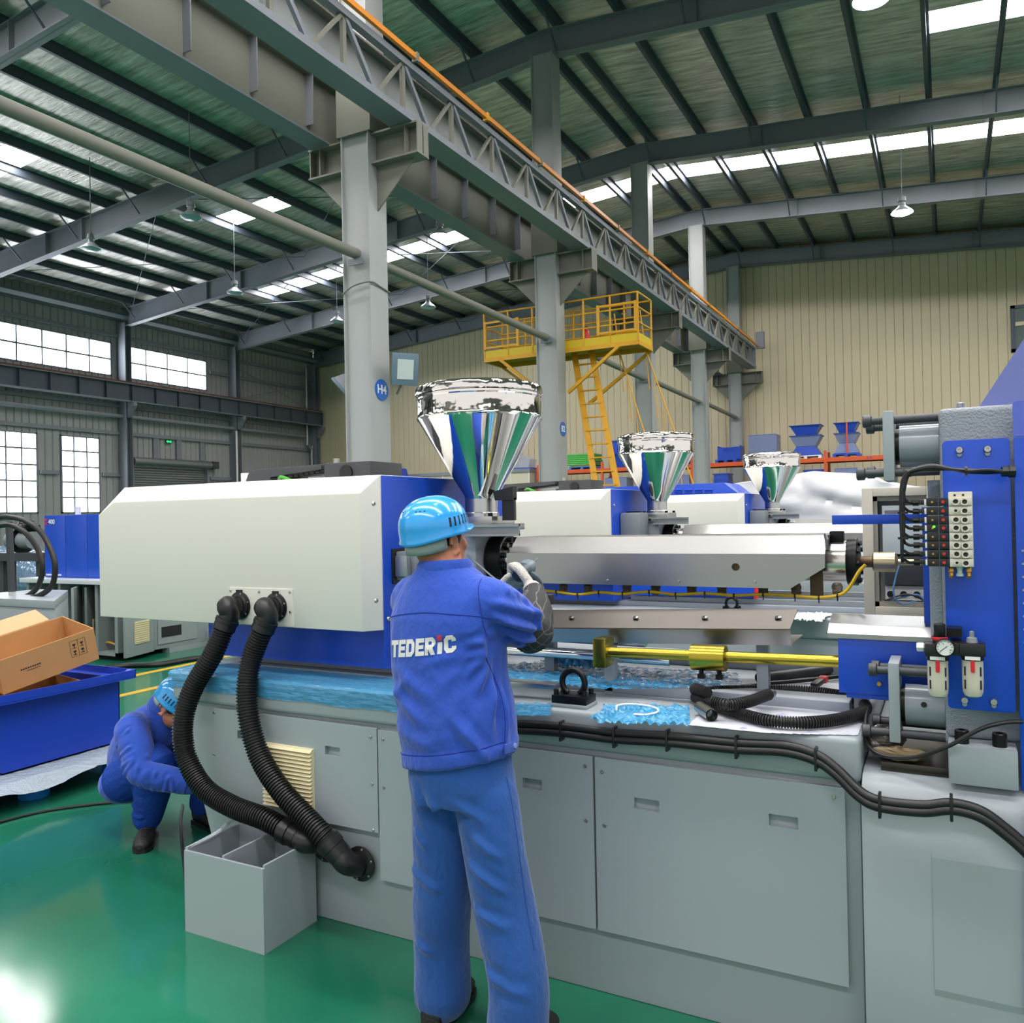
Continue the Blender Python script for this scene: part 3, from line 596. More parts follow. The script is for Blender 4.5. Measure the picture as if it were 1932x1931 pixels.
def barrel_cover(o, label):
    X, Y = o; c = thing('barrel_cover', label, 'cover', (-1.05 + X, AY + Y, 1.33), 'folded covers over the barrels')
    x0, x1 = -1.662 + X, -0.39 + X; y0, y1 = AY - 0.2 + Y, AY + 0.2 + Y
    sec = [(y0, 1.338), (y0, 1.463), (y0 + 0.075, 1.527), (y1 - 0.075, 1.527), (y1, 1.463), (y1, 1.338)]
    t = 0.004; m_ = MB()
    for (a, b) in zip(sec[1:4], sec[2:5]):
        d = V((0, b[0] - a[0], b[1] - a[1])).normalized(); nn = V((0, d.z, -d.y)) * t
        m_.hexa([(x0 + 0.012, a[0], a[1]), (x1, a[0], a[1]), (x1, b[0], b[1]), (x0 + 0.012, b[0], b[1])], [(x0 + 0.012, a[0] + nn.y, a[1] + nn.z), (x1, a[0] + nn.y, a[1] + nn.z), (x1, b[0] + nn.y, b[1] + nn.z), (x0 + 0.012, b[0] + nn.y, b[1] + nn.z)])
    m_.build('top_fold', M_BRUSH, c)
    for yy, s in ((y0, 1), (y1, -1)):
        poly = [(x0, 1.338), (x0, 1.463), (x1, 1.463), (x1, 1.415), (x1 - 0.12, 1.338)]
        sd = MB().prism(poly, 'y', yy, yy + s * t).build('side_sheet', M_BRUSH, c)
        if s > 0 and o == (0, 0):
            for px, py in ((1146, 1096), (1281, 1097), (1424, 1098)): screw(sd, at(px, py, Y=yy), (0, -1, 0), 0.006)
            p = at(1388, 1070, Y=yy); MB().lathe([(0.014, 0), (0.014, 0.006), (0.009, 0.006), (0.009, 0.001), (0, 0.001)], p, (0, -1, 0), n=14).build('port', mat('dark_bronze', '#4A3D2C', 0.4, 0.7), sd, smooth=True)
    if o == (0, 0):
        MB().box(x1 - 0.06, x1 - 0.015, y0 + 0.06, y0 + 0.066, 1.31, 1.42).build('bracket', mat('dark_bronze', '#4A3D2C', 0.4, 0.7), c)
        MB().tube([(x1 - 0.005, y0 + 0.07, 1.528), (x1 + 0.005, y0 + 0.03, 1.51), (x1 + 0.008, y0 + 0.008, 1.475)], 0.006, 8).build('edge_clip', M_BLACK, c)
    return c
def drive_cover(o, label, labb):
    """white hood over the injection drive with its blue end plate"""
    X, Y = o; c = thing('drive_hood', label, 'machine cover', (-2.9 + X, AY + Y, 1.16), 'white hoods of the three machines')
    def ring(y, ins):
        xl, xr, zt, zc, xc = (-3.75, -2.12, 1.725, 1.665, -3.635) if ins else (-3.75, -2.068, 1.80, 1.685, -3.645)
        return [(xl + X, y, 1.16), (xl + X, y, zc), (xc + X, y, zt), (xr + X, y, zt), (xr + X, y, 1.16)]
    rs = [ring(2.7 + Y, True), ring(2.77 + Y, False), ring(3.83 + Y, False), ring(3.9 + Y, True)]; m_ = MB(); vs = [p for r in rs for p in r]; fs = [tuple(range(4, -1, -1)), tuple(range(15, 20))]
    for i in range(3):
        for k in range(5): fs.append((i * 5 + k, i * 5 + (k + 1) % 5, (i + 1) * 5 + (k + 1) % 5, (i + 1) * 5 + k))
    m_.add(vs, fs); m_.build('hood', M_WHITE, c, bevel=0.004)
    MB().box(-2.068 + X, -2.06 + X, 2.775 + Y, 3.825 + Y, 1.0, 1.797).build('end_plate', M_BLUE, c, bevel=0.002)
    MB().box(-3.15 + X, -2.068 + X, 2.84 + Y, 3.76 + Y, 0.986, 1.158).build('base_box', M_BLUE, c)
    if o == (0, 0):
        for px, py in ((704, 951), (709, 1134), (732, 1168)): screw(c, at(px, py, X=-2.06), (1, 0, 0), 0.010, h=0.008)
        p0, p1 = at(433, 1109, Y=2.695), at(553, 1190, Y=2.695)
        pl = MB().box(p0.x, p1.x, 2.696, 2.7, 1.165, p0.z).build('hose_plate', M_WHITE, c)
        for px, py in ((435, 1115), (489, 1117), (547, 1118), (548, 1155)): screw(pl, at(px, py, Y=2.696), (0, -1, 0), 0.006)
        MB().box(-3.2, -3.0, 2.95, 3.3, 1.02, 1.155).build('motor_end', M_DGREY, c, bevel=0.01)
    else:
        for z in (1.25, 1.68): screw(c, (-2.06 + X, 2.81 + Y, z), (1, 0, 0), 0.010, h=0.008)
    return c
def hood_gear(o, label):
    """black robot rail and cable chain lying on the hood"""
    X, Y = o; g = thing('cable_chain_tray', label, 'cable chain', (-2.63 + X, AY + Y, 1.80), 'cable chains on the hoods')
    MB().box(-3.19 + X, -3.149 + X, 3.1 + Y, 3.24 + Y, 1.80, 1.865).build('end_bracket', M_WPL, g, bevel=0.004)
    MB().prism([(-3.149 + X, 1.80), (-3.108 + X, 1.875), (-2.644 + X, 1.885), (-2.644 + X, 1.86), (-2.972 + X, 1.835), (-2.972 + X, 1.80)], 'y', 3.08 + Y, 3.3 + Y).build('tray', M_DGREY, g, bevel=0.004)
    for i in range(9):
        xx = -2.89 + i * 0.034
        MB().box(xx + X, xx + 0.030 + X, 3.12 + Y, 3.26 + Y, 1.83 + 0.003 * i, 1.87 + 0.002 * i).build('chain_link', M_BLACK, g, bevel=0.004)
    MB().box(-2.603 + X, -2.33 + X, 3.05 + Y, 3.3 + Y, 1.80, 1.885).build('drive_box', M_DGREY, g, bevel=0.008)
    MB().cyl((-2.467 + X, 3.05 + Y, 1.835), (-2.467 + X, 3.04 + Y, 1.835), 0.036, n=20).build('hub', M_BLACK, g)
    MB().cyl((-2.583 + X, 3.12 + Y, 1.80), (-2.583 + X, 3.12 + Y, 1.91), 0.014, n=12).build('stud', M_STEEL, g, smooth=True)
    MB().box(-2.712 + X, -2.63 + X, 3.06 + Y, 3.18 + Y, 1.80, 1.825).build('sensor', M_GREYP, g, bevel=0.004)
    MB().tube(spline([(-2.903 + X, 3.07 + Y, 1.825), (-2.869 + X, 3.05 + Y, 1.832), (-2.835 + X, 3.06 + Y, 1.82), (-2.808 + X, 3.08 + Y, 1.805)], 4), 0.008, 6).build('green_wire', mat('green_wire', '#3FA02A', 0.5), g)
    return g
def bed_body(o, label):
    X, Y = o; b = thing('machine_bed', label, 'machine bed', (-1.5 + X, AY + Y, 0), 'grey beds of the three machines')
    f0, f1 = 2.60 + Y, 4.0 + Y
    MB().prism([(-3.14 + X, 0.95), (-0.24 + X, 0.95), (-0.24 + X, 0.82), (-3.115 + X, 0.82)], 'y', f0, f1).build('top_slab', M_BED, b, bevel=0.018, seg=3)
    MB().prism([(-3.11 + X, 0.82), (-0.245 + X, 0.82), (-0.245 + X, 0.0), (-2.84 + X, 0.0)], 'y', f0 + 0.022, f1 - 0.02).build('frame', M_BED, b, bevel=0.008)
    for yy in (2.98 + Y, 3.62 + Y): MB().box(-3.0 + X, -0.3 + X, yy - 0.06, yy + 0.06, 0.95, 0.985).build('rail_pad', M_BEDTOP, b, bevel=0.006)
    return b
MO = [(0, 0), (-0.07, 2.81), (0.27, 5.62)]
for o, (a1, a2, a3, a4, a5, a6, a7) in zip(MO, (
    ('largest shiny chrome hopper with film wrapped rim on nearest machine', 'feed casting under the largest hopper beside the standing worker', 'chrome barrel of the nearest machine ending at the black nozzle cap', 'brushed steel barrel cover nearest the camera', 'large cream white machine hood with two black hose outlets', 'black cable chain tray lying on the largest white hood', 'long grey machine bed nearest the camera with front access panels'),
    ('middle sized chrome hopper on the second machine', 'feed casting under the middle hopper', 'barrel of the second machine', 'brushed steel barrel cover on the second machine', 'white machine hood of the second machine behind the worker', 'black cable chain tray on the second white hood', 'grey machine bed of the second machine'),
    ('smallest chrome hopper on the farthest machine', 'feed casting under the smallest hopper', 'barrel of the farthest machine', 'brushed steel barrel cover on the farthest machine', 'white machine hood of the farthest machine under the blue guard', 'black cable chain tray on the farthest white hood', 'grey machine bed of the farthest machine'))):
    hopper(o, a1); feed(o, a2); barrel(o, a3, o == (0, 0)); barrel_cover(o, a4); drive_cover(o, a5, None)
    if o != MO[2]: hood_gear(o, a6)
    BED = bed_body(o, a7) if o == (0, 0) else (bed_body(o, a7), BED)[1]
# extra fittings of the two machines behind
for i, (X, Y) in enumerate(MO[1:]):
    lab = ('second', 'farthest')[i]
    t = thing('gear_motor', 'grey gear housing on the blue end plate of the %s machine' % lab, 'motor', (-1.98 + X, 3.02 + Y, 1.3), 'gear housings')
    MB().box(-2.058 + X, -1.9 + X, 2.92 + Y, 3.11 + Y, 1.44, 1.625).build('housing', M_GREYP, t, bevel=0.02)
    MB().box(-2.058 + X, -1.88 + X, 2.9 + Y, 3.12 + Y, 1.3, 1.44).build('foot', M_GREYP, t, bevel=0.006)
    MB().cyl((-1.98 + X, 3.015 + Y, 1.625), (-1.98 + X, 3.015 + Y, 1.635), 0.06, n=20).build('lid', M_BLKM, t)
    t = thing('blue_trough', 'blue sheet metal trough below the barrel of the %s machine' % lab, 'trough', (-1.5 + X, 2.95 + Y, 1.0), 'blue troughs')
    MB().prism([(-1.97 + X, 1.03), (-1.10 + X, 1.05), (-1.10 + X, 1.22), (-1.3 + X, 1.23), (-1.35 + X, 1.26), (-1.45 + X, 1.22), (-1.97 + X, 1.2)], 'y', 2.88 + Y, 2.9 + Y).build('front_sheet', M_BLUE, t)
    MB().box(-1.97 + X, -1.1 + X, 2.9 + Y, 3.2 + Y, 1.03, 1.045).build('floor_sheet', M_BLUE, t)
    MB().cyl((-1.09 + X, 2.9 + Y, 1.03), (-1.09 + X, 2.9 + Y, 1.12), 0.018, n=10).build('red_plug', M_RED, t)
    for k, yy in enumerate((2.98, 3.62)):
        tag(MB().box(-2.0 + X, -0.4 + X, yy - 0.02 + Y, yy + 0.02 + Y, 0.986, 1.02).build('guide_rail', M_GALV, None, (-1.2 + X, yy + Y, 0.986)), '%s steel guide rail on the bed of the %s machine' % (('nearer', 'farther')[k], lab), 'rail')

# ---- nearest machine: grey connector box on the blue end plate
cb = thing('connector_box', 'grey industrial connector with black frame on the blue plate', 'connector', at(760, 1100, X=-2.05))
p0, p1 = at(738, 1036, X=-2.06), at(786, 1096, X=-2.06)
MB().box(-2.06, -2.052, p0.y, p1.y, p1.z, p0.z).build('gasket', M_BLACK, cb, bevel=0.003)
MB().box(-2.052, -2.0, p0.y + 0.02, p1.y + 0.03, p1.z + 0.015, p0.z - 0.012).build('hood', M_GREYP, cb, bevel=0.008)
MB().box(-2.05, -1.99, p0.y + 0.01, p0.y + 0.022, p1.z + 0.03, p0.z - 0.03).build('latch', M_GALV, cb, bevel=0.003)
MB().box(-2.0, -1.975, p0.y + 0.05, p1.y, p1.z + 0.03, p0.z - 0.03).build('cover', M_GREYP, cb, bevel=0.006)

# ---- access panels, handles, vent on the bed front
def panel(name, x0, x1, z0, z1, holes, y=2.60, parent=BED, m=M_BED, screws=(), rb=True):
    xs = sorted({x0, x1} | {h for q in holes for h in q[:2]}); zs = sorted({z0, z1} | {h for q in holes for h in q[2:]}); m_ = MB(); T = 0.014
    for i in range(len(xs) - 1):
        for j in range(len(zs) - 1):
            xm, zm = (xs[i] + xs[i + 1]) / 2, (zs[j] + zs[j + 1]) / 2
            if any(q[0] < xm < q[1] and q[2] < zm < q[3] for q in holes): continue
            a, b, c, d = xs[i], xs[i + 1], zs[j], zs[j + 1]
            m_.add([(a, y, c), (b, y, c), (b, y, d), (a, y, d)], [(0, 1, 2, 3)])
    for (a, b, c, d) in [(x0, x1, z0, z1)]:
        m_.add([(a, y, c), (b, y, c), (b, y, d), (a, y, d), (a, y + T, c), (b, y + T, c), (b, y + T, d), (a, y + T, d)], [(0, 4, 5, 1), (1, 5, 6, 2), (2, 6, 7, 3), (3, 7, 4, 0)])
    o = m_.build(name, m, parent)
    for q in holes:
        a, b, c, d = q; r = MB(); e = y + 0.02
        r.add([(a, y, c), (b, y, c), (b, y, d), (a, y, d), (a, e, c), (b, e, c), (b, e, d), (a, e, d)], [(0, 1, 5, 4), (1, 2, 6, 5), (2, 3, 7, 6), (3, 0, 4, 7), (4, 5, 6, 7)])
        r.build('handle_recess', m, o)
    for p in screws: screw(o, p, (0, -1, 0), 0.0065)
    return o
def rc(px, py, w=0.075, h=0.036):
    p = at(px, py, Y=2.6); return (p.x - w / 2, p.x + w / 2, p.z - h / 2, p.z + h / 2)
def sc(*pp): return [at(a, b, Y=2.6) for a, b in pp]
pa0, pa1 = at(393, 1330, Y=2.6), at(714, 1573, Y=2.6)
PAN = panel('access_panel', -2.86, pa1.x, pa1.z, 0.805, [rc(627, 1418), rc(460, 1388)], screws=sc((404, 1345), (404, 1424), (699, 1391), (702, 1480), (704, 1567)))
panel('access_panel', pa1.x + 0.006, at(1119, 1500, Y=2.6).x, 0.22, 0.80, [rc(1004, 1480)], screws=sc((722, 1395), (724, 1486), (1104, 1446), (1106, 1549)))
panel('access_panel', at(1123, 1500, Y=2.6).x, at(1594, 1500, Y=2.6).x, 0.22, 0.80, [rc(1220, 1519, 0.085), rc(1478, 1551, 0.085)], screws=sc((1136, 1457), (1141, 1558), (1573, 1504)))
v0, v1 = at(497, 1402, Y=2.585), at(590, 1535, Y=2.585)
vg = MB().box(v0.x, v1.x, 2.588, 2.6, v1.z, v0.z).build('vent_grille', M_CREAMP, PAN)
nz = 16
for i in range(nz):
    z = v1.z + (v0.z - v1.z) * (i + 0.1) / nz; h = (v0.z - v1.z) / nz
    MB().prism([(2.588, z), (2.573, z + 0.1 * h), (2.588, z + 0.75 * h)], 'x', v0.x, v1.x).build('louvre', M_CREAMP, vg)

# ---- two black corrugated hoses from the hood down the bed front
def corrugated(m_, pts, r, pitch, depth, n=16):
    P = [V(p) for p in pts]; L = [0]
    for a, b in zip(P, P[1:]): L.append(L[-1] + (b - a).length)
    tot = L[-1]; N = int(tot / pitch); out, rs = [], []; j = 0
    for i in range(N * 4 + 1):
        s = tot * i / (N * 4)
        while j < len(P) - 2 and L[j + 1] < s: j += 1
        t = (s - L[j]) / max(1e-9, L[j + 1] - L[j]); out.append(P[j].lerp(P[j + 1], min(1, t)))
        rs.append(r + depth * (0.5, 0.5, -0.5, -0.5)[i % 4])
    return m_.tube(out, r, n, rs=rs)
def hose(label, fl, path, ys, end, r=0.041):
    c = at(*fl, Y=2.694); h = thing('corrugated_hose', label, 'hose', (c.x, c.y, c.z - 0.9), 'black hoses on the bed front')
    fg = MB().lathe([(0.062, 0), (0.062, 0.006), (0.05, 0.009), (0.046, 0.02)], c, (0, -1, 0), n=28).build('flange', M_BLACK, h, smooth=True)
    MB().box(c.x - 0.016, c.x + 0.016, c.y - 0.008, c.y, c.z + 0.045, c.z + 0.07).build('flange_tab', M_BLACK, fg)
    for k in range(6):
        t = 2 * math.pi * (k + 0.3) / 6; screw(fg, (c.x + 0.054 * math.cos(t), c.y - 0.006, c.z + 0.054 * math.sin(t)), (0, -1, 0), 0.005)
    P = [at(a, b, Y=y) for (a, b), y in zip(path, ys)]
    d = (P[1] - P[0]).normalized(); S = P[0]
    el = spline([c, c + V((0, -0.045, 0)), (c + V((0, -0.075, 0))).lerp(S - d * 0.07, 0.45) + V((0, -0.012, 0.012)), S - d * 0.05, S], 5)
    MB().tube(el, 0.043, 18).build('elbow', M_BLACK, h, smooth=True)
    MB().tube([S - d * 0.03, S - d * 0.028, S - d * 0.012, S - d * 0.01, S + d * 0.018, S + d * 0.02], 0.05, 20, rs=[0.046, 0.051, 0.051, 0.048, 0.05, 0.043]).build('collar', M_BLACK, h, smooth=True)
    corrugated(MB(), spline(P, 10), r, 0.0125, 0.007).build('hose_tube', M_RUB, h, smooth=True)
    e = P[-1]; d2 = (P[-1] - P[-2]).normalized()
    MB().tube([e - d2 * 0.02, e - d2 * 0.018, e + d2 * 0.02, e + d2 * 0.022, e + d2 * 0.06], 0.05, 20, rs=[0.047, 0.052, 0.052, 0.047, 0.047]).build('lower_collar', M_BLACK, h, smooth=True)
    q = e + d2 * 0.06; MB().tube(spline([q, q + d2 * 0.04, q + d2 * 0.06 + V((0.0, 0.05, -0.01)), V((q.x + d2.x * 0.07, 2.6, q.z - 0.05))], 5), 0.045, 18).build('lower_elbow', M_BLACK, h, smooth=True)
    c2 = V((q.x + d2.x * 0.07, 2.602, q.z - 0.05)); f2 = MB().lathe([(0.068, 0), (0.068, 0.007), (0.05, 0.012)], c2, (0, -1, 0), n=28).build('lower_flange', M_BLACK, h, smooth=True)
    for k in range(6):
        t = 2 * math.pi * (k + 0.3) / 6; screw(f2, (c2.x + 0.059 * math.cos(t), c2.y - 0.007, c2.z + 0.059 * math.sin(t)), (0, -1, 0), 0.005)
    return h
hose('outer black corrugated hose bulging towards the crouching worker', (453, 1143), [(425, 1180), (402, 1235), (364, 1300), (345, 1365), (352, 1430), (385, 1488), (438, 1522), (498, 1545), (540, 1568)], [2.60, 2.57, 2.53, 2.5, 2.5, 2.5, 2.5, 2.5, 2.51], None)
hose('inner black corrugated hose running past the cream vent', (521, 1146), [(498, 1183), (476, 1240), (466, 1300), (471, 1365), (492, 1432), (530, 1492), (574, 1540), (607, 1575), (622, 1592)], [2.60, 2.58, 2.55, 2.53, 2.52, 2.51, 2.51, 2.51, 2.52], None)

# ---- folded lower cover, zinc plated rod, chrome guide rods
lc = thing('lower_cover', 'folded stainless lower cover lying below the barrel', 'cover', (-1.05, 2.92, 1.1))
L0, L1 = -1.78, -0.485
def zl(x): return 1.105 + 0.052 * (x - L0) / (L1 - L0)
q = lambda x, y, dz: (x, y, zl(x) + dz)
MB().hexa([q(L0, 2.955, 0), q(L1, 2.955, 0), q(L1, 2.959, 0), q(L0, 2.959, 0)], [q(L0, 2.93, 0.056), q(L1, 2.93, 0.056), q(L1, 2.934, 0.056), q(L0, 2.934, 0.056)]).build('front_sheet', M_BRUSH, lc)
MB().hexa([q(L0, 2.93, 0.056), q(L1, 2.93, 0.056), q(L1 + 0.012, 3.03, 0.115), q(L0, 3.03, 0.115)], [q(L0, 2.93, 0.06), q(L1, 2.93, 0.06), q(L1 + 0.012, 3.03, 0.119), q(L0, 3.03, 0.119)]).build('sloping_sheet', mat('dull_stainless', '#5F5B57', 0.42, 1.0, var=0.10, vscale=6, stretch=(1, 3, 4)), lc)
MB().hexa([q(L0, 2.957, 0), q(L1, 2.957, 0), q(L1, 3.2, 0.0), q(L0, 3.2, 0.0)], [q(L0, 2.957, 0.004), q(L1, 2.957, 0.004), q(L1, 3.2, 0.004), q(L0, 3.2, 0.004)]).build('bottom_sheet', M_BRUSH, lc)
for px, py in ((1078, 1177), (1199, 1175), (1329, 1171), (1467, 1171)):
    x_ = at(px, py, Y=2.98).x; p = V((x_, 2.98, zl(x_) + 0.0895)); s = MB().lathe([(0.009, 0), (0.009, 0.006), (0.005, 0.006)], p, (0, -0.55, 0.8), n=10).build('turn_fastener', M_BLKM, lc, smooth=True)
    screw(s, p + V((0.008, -0.004, 0.003)), (0, -0.55, 0.8), 0.006)
for px, yy in ((1040, 3.05), (1440, 3.05)):
    p = at(px, 1240, Y=yy); MB().box(p.x - 0.02, p.x + 0.02, yy - 0.02, yy + 0.02, 0.985, zl(p.x)).build('support', M_BEDTOP, lc)
zr = thing('zinc_rod', 'yellow zinc plated rod with thick clamp collar', 'rod', (-0.78, 2.85, 1.08))
yz = 2.85; a, b = at(1148, 1231, Y=yz), at(1590, 1249, Y=yz); a.y = b.y = yz
MB().cyl(a, b, 0.0195, n=24).build('rod', M_ZINC, zr, smooth=True)
c0, c1 = at(1304, 1240, Y=yz), at(1372, 1243, Y=yz); MB().lathe([(0.03, 0), (0.045, 0.004), (0.045, (c1 - c0).length - 0.004), (0.03, (c1 - c0).length)], c0, c1 - c0, n=32).build('clamp_collar', M_ZINC, zr, smooth=True)
for t in (0.28, 0.78):
    p = c0.lerp(c1, t); MB().cyl(p - V((0, 0, 0.044)), p - V((0, 0, 0.056)), 0.008, n=10).cyl(p - V((0, 0, 0.056)), p - V((0, 0, 0.072)), 0.014, n=6).build('bolt', M_BLKM, zr)
MB().box(a.x - 0.05, a.x, yz - 0.03, yz + 0.06, 1.06, 1.165).build('end_block', M_ZINC, zr, bevel=0.003)
MB().box(a.x - 0.045, a.x - 0.015, yz + 0.07, yz + 0.13, 0.95, 1.12).build('stand', M_BED, zr)
for k, (z, yy) in enumerate(((1.135, 3.0), (1.075, 2.98))):
    tag(MB().cyl((-2.055, yy, z), (-1.02 + 0.1 * k, yy, z), 0.021, n=24).build('guide_rod', M_CHROME, None, (-1.5, yy, z - 0.02), smooth=True), ('upper', 'lower')[k] + ' chrome guide rod running under the white hood', 'rod')
# ---- yellow heater cable under the barrel
yc = thing('heater_cable', 'yellow heater cable tied in loops below the barrel cover', 'cable', (-1.0, AY - 0.15, 1.28))
pts = [at(px, py, Y=AY - 0.16) for px, py in ((1010, 1114), (1050, 1117), (1090, 1122), (1130, 1118), (1175, 1121), (1225, 1117), (1275, 1122), (1330, 1120), (1385, 1124), (1440, 1122), (1500, 1125), (1545, 1128), (1580, 1124), (1600, 1112), (1620, 1080), (1633, 1066))]
MB().tube(spline(pts, 5), 0.006, 8).build('cable', mat('yellow_cable_jacket', '#D8B41C', 0.5), yc, smooth=True)
for i in range(1, 14):
    p = pts[i] if i < 13 else pts[12]
    MB().cyl(p + V((-0.003, 0, 0)), p + V((0.003, 0, 0)), 0.0085, n=8).box(p.x - 0.002, p.x + 0.002, p.y - 0.002, p.y + 0.002, p.z - 0.02, p.z).build('cable_tie', M_BLACK, yc)

# ---- lifting eyes bolted to the bed
def lifting_eye(label, px, py, Yp, s, zb):
    p = at(px, py, Y=Yp); x = p.x; e = thing('lifting_eye', label, 'lifting eye', (x, Yp, zb), 'black lifting eyes')
    MB().box(x - 0.07 * s, x + 0.07 * s, Yp - 0.05 * s, Yp + 0.05 * s, zb, zb + 0.012 * s).build('pedestal', M_BED, e, bevel=0.004)
    MB().box(x - 0.066 * s, x + 0.066 * s, Yp - 0.045 * s, Yp + 0.045 * s, zb + 0.012 * s, zb + 0.04 * s).build('base_block', M_BLKM, e, bevel=0.003)
    R, t = 0.043 * s, 0.011 * s; ps = [(x + R * math.cos(a), Yp, zb + 0.04 * s + R * 0.92 + R * math.sin(a)) for a in [math.radians(-60 + 300 * k / 28) for k in range(29)]]
    MB().tube(ps, t, 10).build('ring', M_BLKM, e, smooth=True)
    for a, b in ((-1, -1), (1, -1), (-1, 1), (1, 1)): MB().cyl((x + a * 0.054 * s, Yp + b * 0.03 * s, zb + 0.04 * s), (x + a * 0.054 * s, Yp + b * 0.03 * s, zb + 0.058 * s), 0.009 * s, n=10).build('bolt', M_BLKM, e)
    return e
lifting_eye('large black lifting eye on the front edge of the bed', 1083, 1340, 2.68, 1.0, 0.95)
lifting_eye('smaller black lifting eye behind the folded lower cover', 1381, 1165, 5.49, 0.85, 0.95)
# ================================================================== CLAMP END OF THE NEAREST MACHINE
lb = thing('clamp_bed', 'lower grey bed casting under the clamp platen', 'machine bed', (0.3, 3.3, 0))
MB().prism([(2.55, 0), (2.55, 0.785), (2.565, 0.82), (2.60, 0.85), (2.64, 0.86), (4.05, 0.86), (4.05, 0)], 'x', -0.238, 1.6).build('casting', M_BED, lb, bevel=0.006)
MB().box(-0.19, -0.012, 2.63, 2.95, 0.86, 0.885).build('machined_pad', mat('oily_dark_steel', '#4A4540', 0.3, 0.8, var=0.3, vscale=14), lb, bevel=0.003)
MB().prism([(2.546, 0.30), (2.546, 0.66), (2.55, 0.68), (2.55, 0.28)], 'x', -0.06, 1.4).build('raised_field', M_BED, lb)
pl = thing('clamp_platen', 'thick grey cast platen behind the blue plate', 'platen', (0.15, 3.3, 0.86))
MB().box(-0.02, 0.34, 2.65, 3.95, 0.97, 1.90).build('slab', M_CAST, pl, bevel=0.016, seg=3)
MB().box(-0.015, 0.15, 2.57, 4.0, 0.861, 0.968).build('foot', M_BED, pl, bevel=0.006)
MB().cyl((-0.025, 2.76, 1.18), (-0.025, 2.76, 1.70), 0.03, n=20).build('rib', M_CAST, pl, smooth=True)
MB().box(-0.075, -0.045, 2.9, 2.93, 1.22, 1.62).build('guard_strip', M_BLUE, pl)
for px in (1815, 1886):
    p = at(px, 1402, Y=2.61); MB().lathe([(0.018, 0), (0.018, 0.034), (0.016, 0.036), (0.009, 0.036), (0.009, 0.02), (0, 0.02)], (p.x, 2.605, 0.968), n=20).build('foot_bolt', M_BLKM, pl, smooth=True)
MB().lathe([(0.012, 0), (0.012, 0.012), (0.007, 0.014), (0, 0.014)], at(1812, 769, Y=2.8), n=10).build('lifting_plug', M_GALV, pl, smooth=True)
def rounded(x0, x1, z0, z1, r, n=5):
    P = []
    for cx, cz, a0 in ((x1 - r, z1 - r, 0), (x0 + r, z1 - r, 90), (x0 + r, z0 + r, 180), (x1 - r, z0 + r, 270)):
        for k in range(n + 1): t = math.radians(a0 + 90 * k / n); P.append((cx + r * math.cos(t), cz + r * math.sin(t)))
    return P
bp = thing('blue_mounting_plate', 'tall narrow blue plate carrying the valve block', 'plate', (0.07, 2.6, 1.06))
MB().prism(rounded(-0.013, 0.149, 1.062, 1.804, 0.012), 'y', 2.6, 2.606).build('sheet', M_BLUE, bp, bevel=0.001)
for px, py in ((1810, 850), (1863, 848), (1820, 1321), (1875, 1324)):
    p = at(px, py, Y=2.598); s = MB().prism(rounded(p.x - 0.006, p.x + 0.006, p.z - 0.018, p.z, 0.006), 'y', 2.597, 2.6).build('slot', M_GALV, bp)
    screw(s, (p.x, 2.597, p.z), (0, -1, 0), 0.010, h=0.01)
for dz in (1.755, 1.115): MB().box(0.02, 0.11, 2.606, 2.65, dz, dz + 0.03).build('spacer', M_GALV, bp)
gd = thing('safety_guard', 'blue sheet guard with slanted upper edge at the photo edge', 'guard', (0.6, 2.6, 0.85))
MB().box(0.157, 1.5, 2.588, 2.60, 0.86, 1.803).build('lower_sheet', M_BLUE, gd, bevel=0.002)
MB().prism([(0.157, 1.806), (0.157, 1.895), (0.165, 1.9), (1.5, 1.9), (1.5, 1.806)], 'y', 2.594, 2.606).build('middle_sheet', mat('light_and_hazed_blue_enamel', '#5565C4', 0.35), gd)  # haze put into the colour: paler than the lower blue sheet
MB().prism([(0.082, 1.902), (0.60, 2.735), (1.5, 2.735), (1.5, 1.902)], 'y', 2.69, 2.70).build('slanted_sheet', mat('hazed_blue_guard', '#6C75B4', 0.35), gd)  # blue sheet coloured lavender to imitate the haze over it
MB().prism([(0.150, 0.30), (0.164, 0.86), (1.5, 0.86), (1.5, 0.30)], 'y', 2.535, 2.547).build('skirt', M_BLUE, gd)
for i in range(12): MB().cyl((0.172, 2.588, 1.5 - 0.035 * i), (0.172, 2.586, 1.5 - 0.035 * i), 0.0035, n=6).build('rivet', M_GALV, gd)

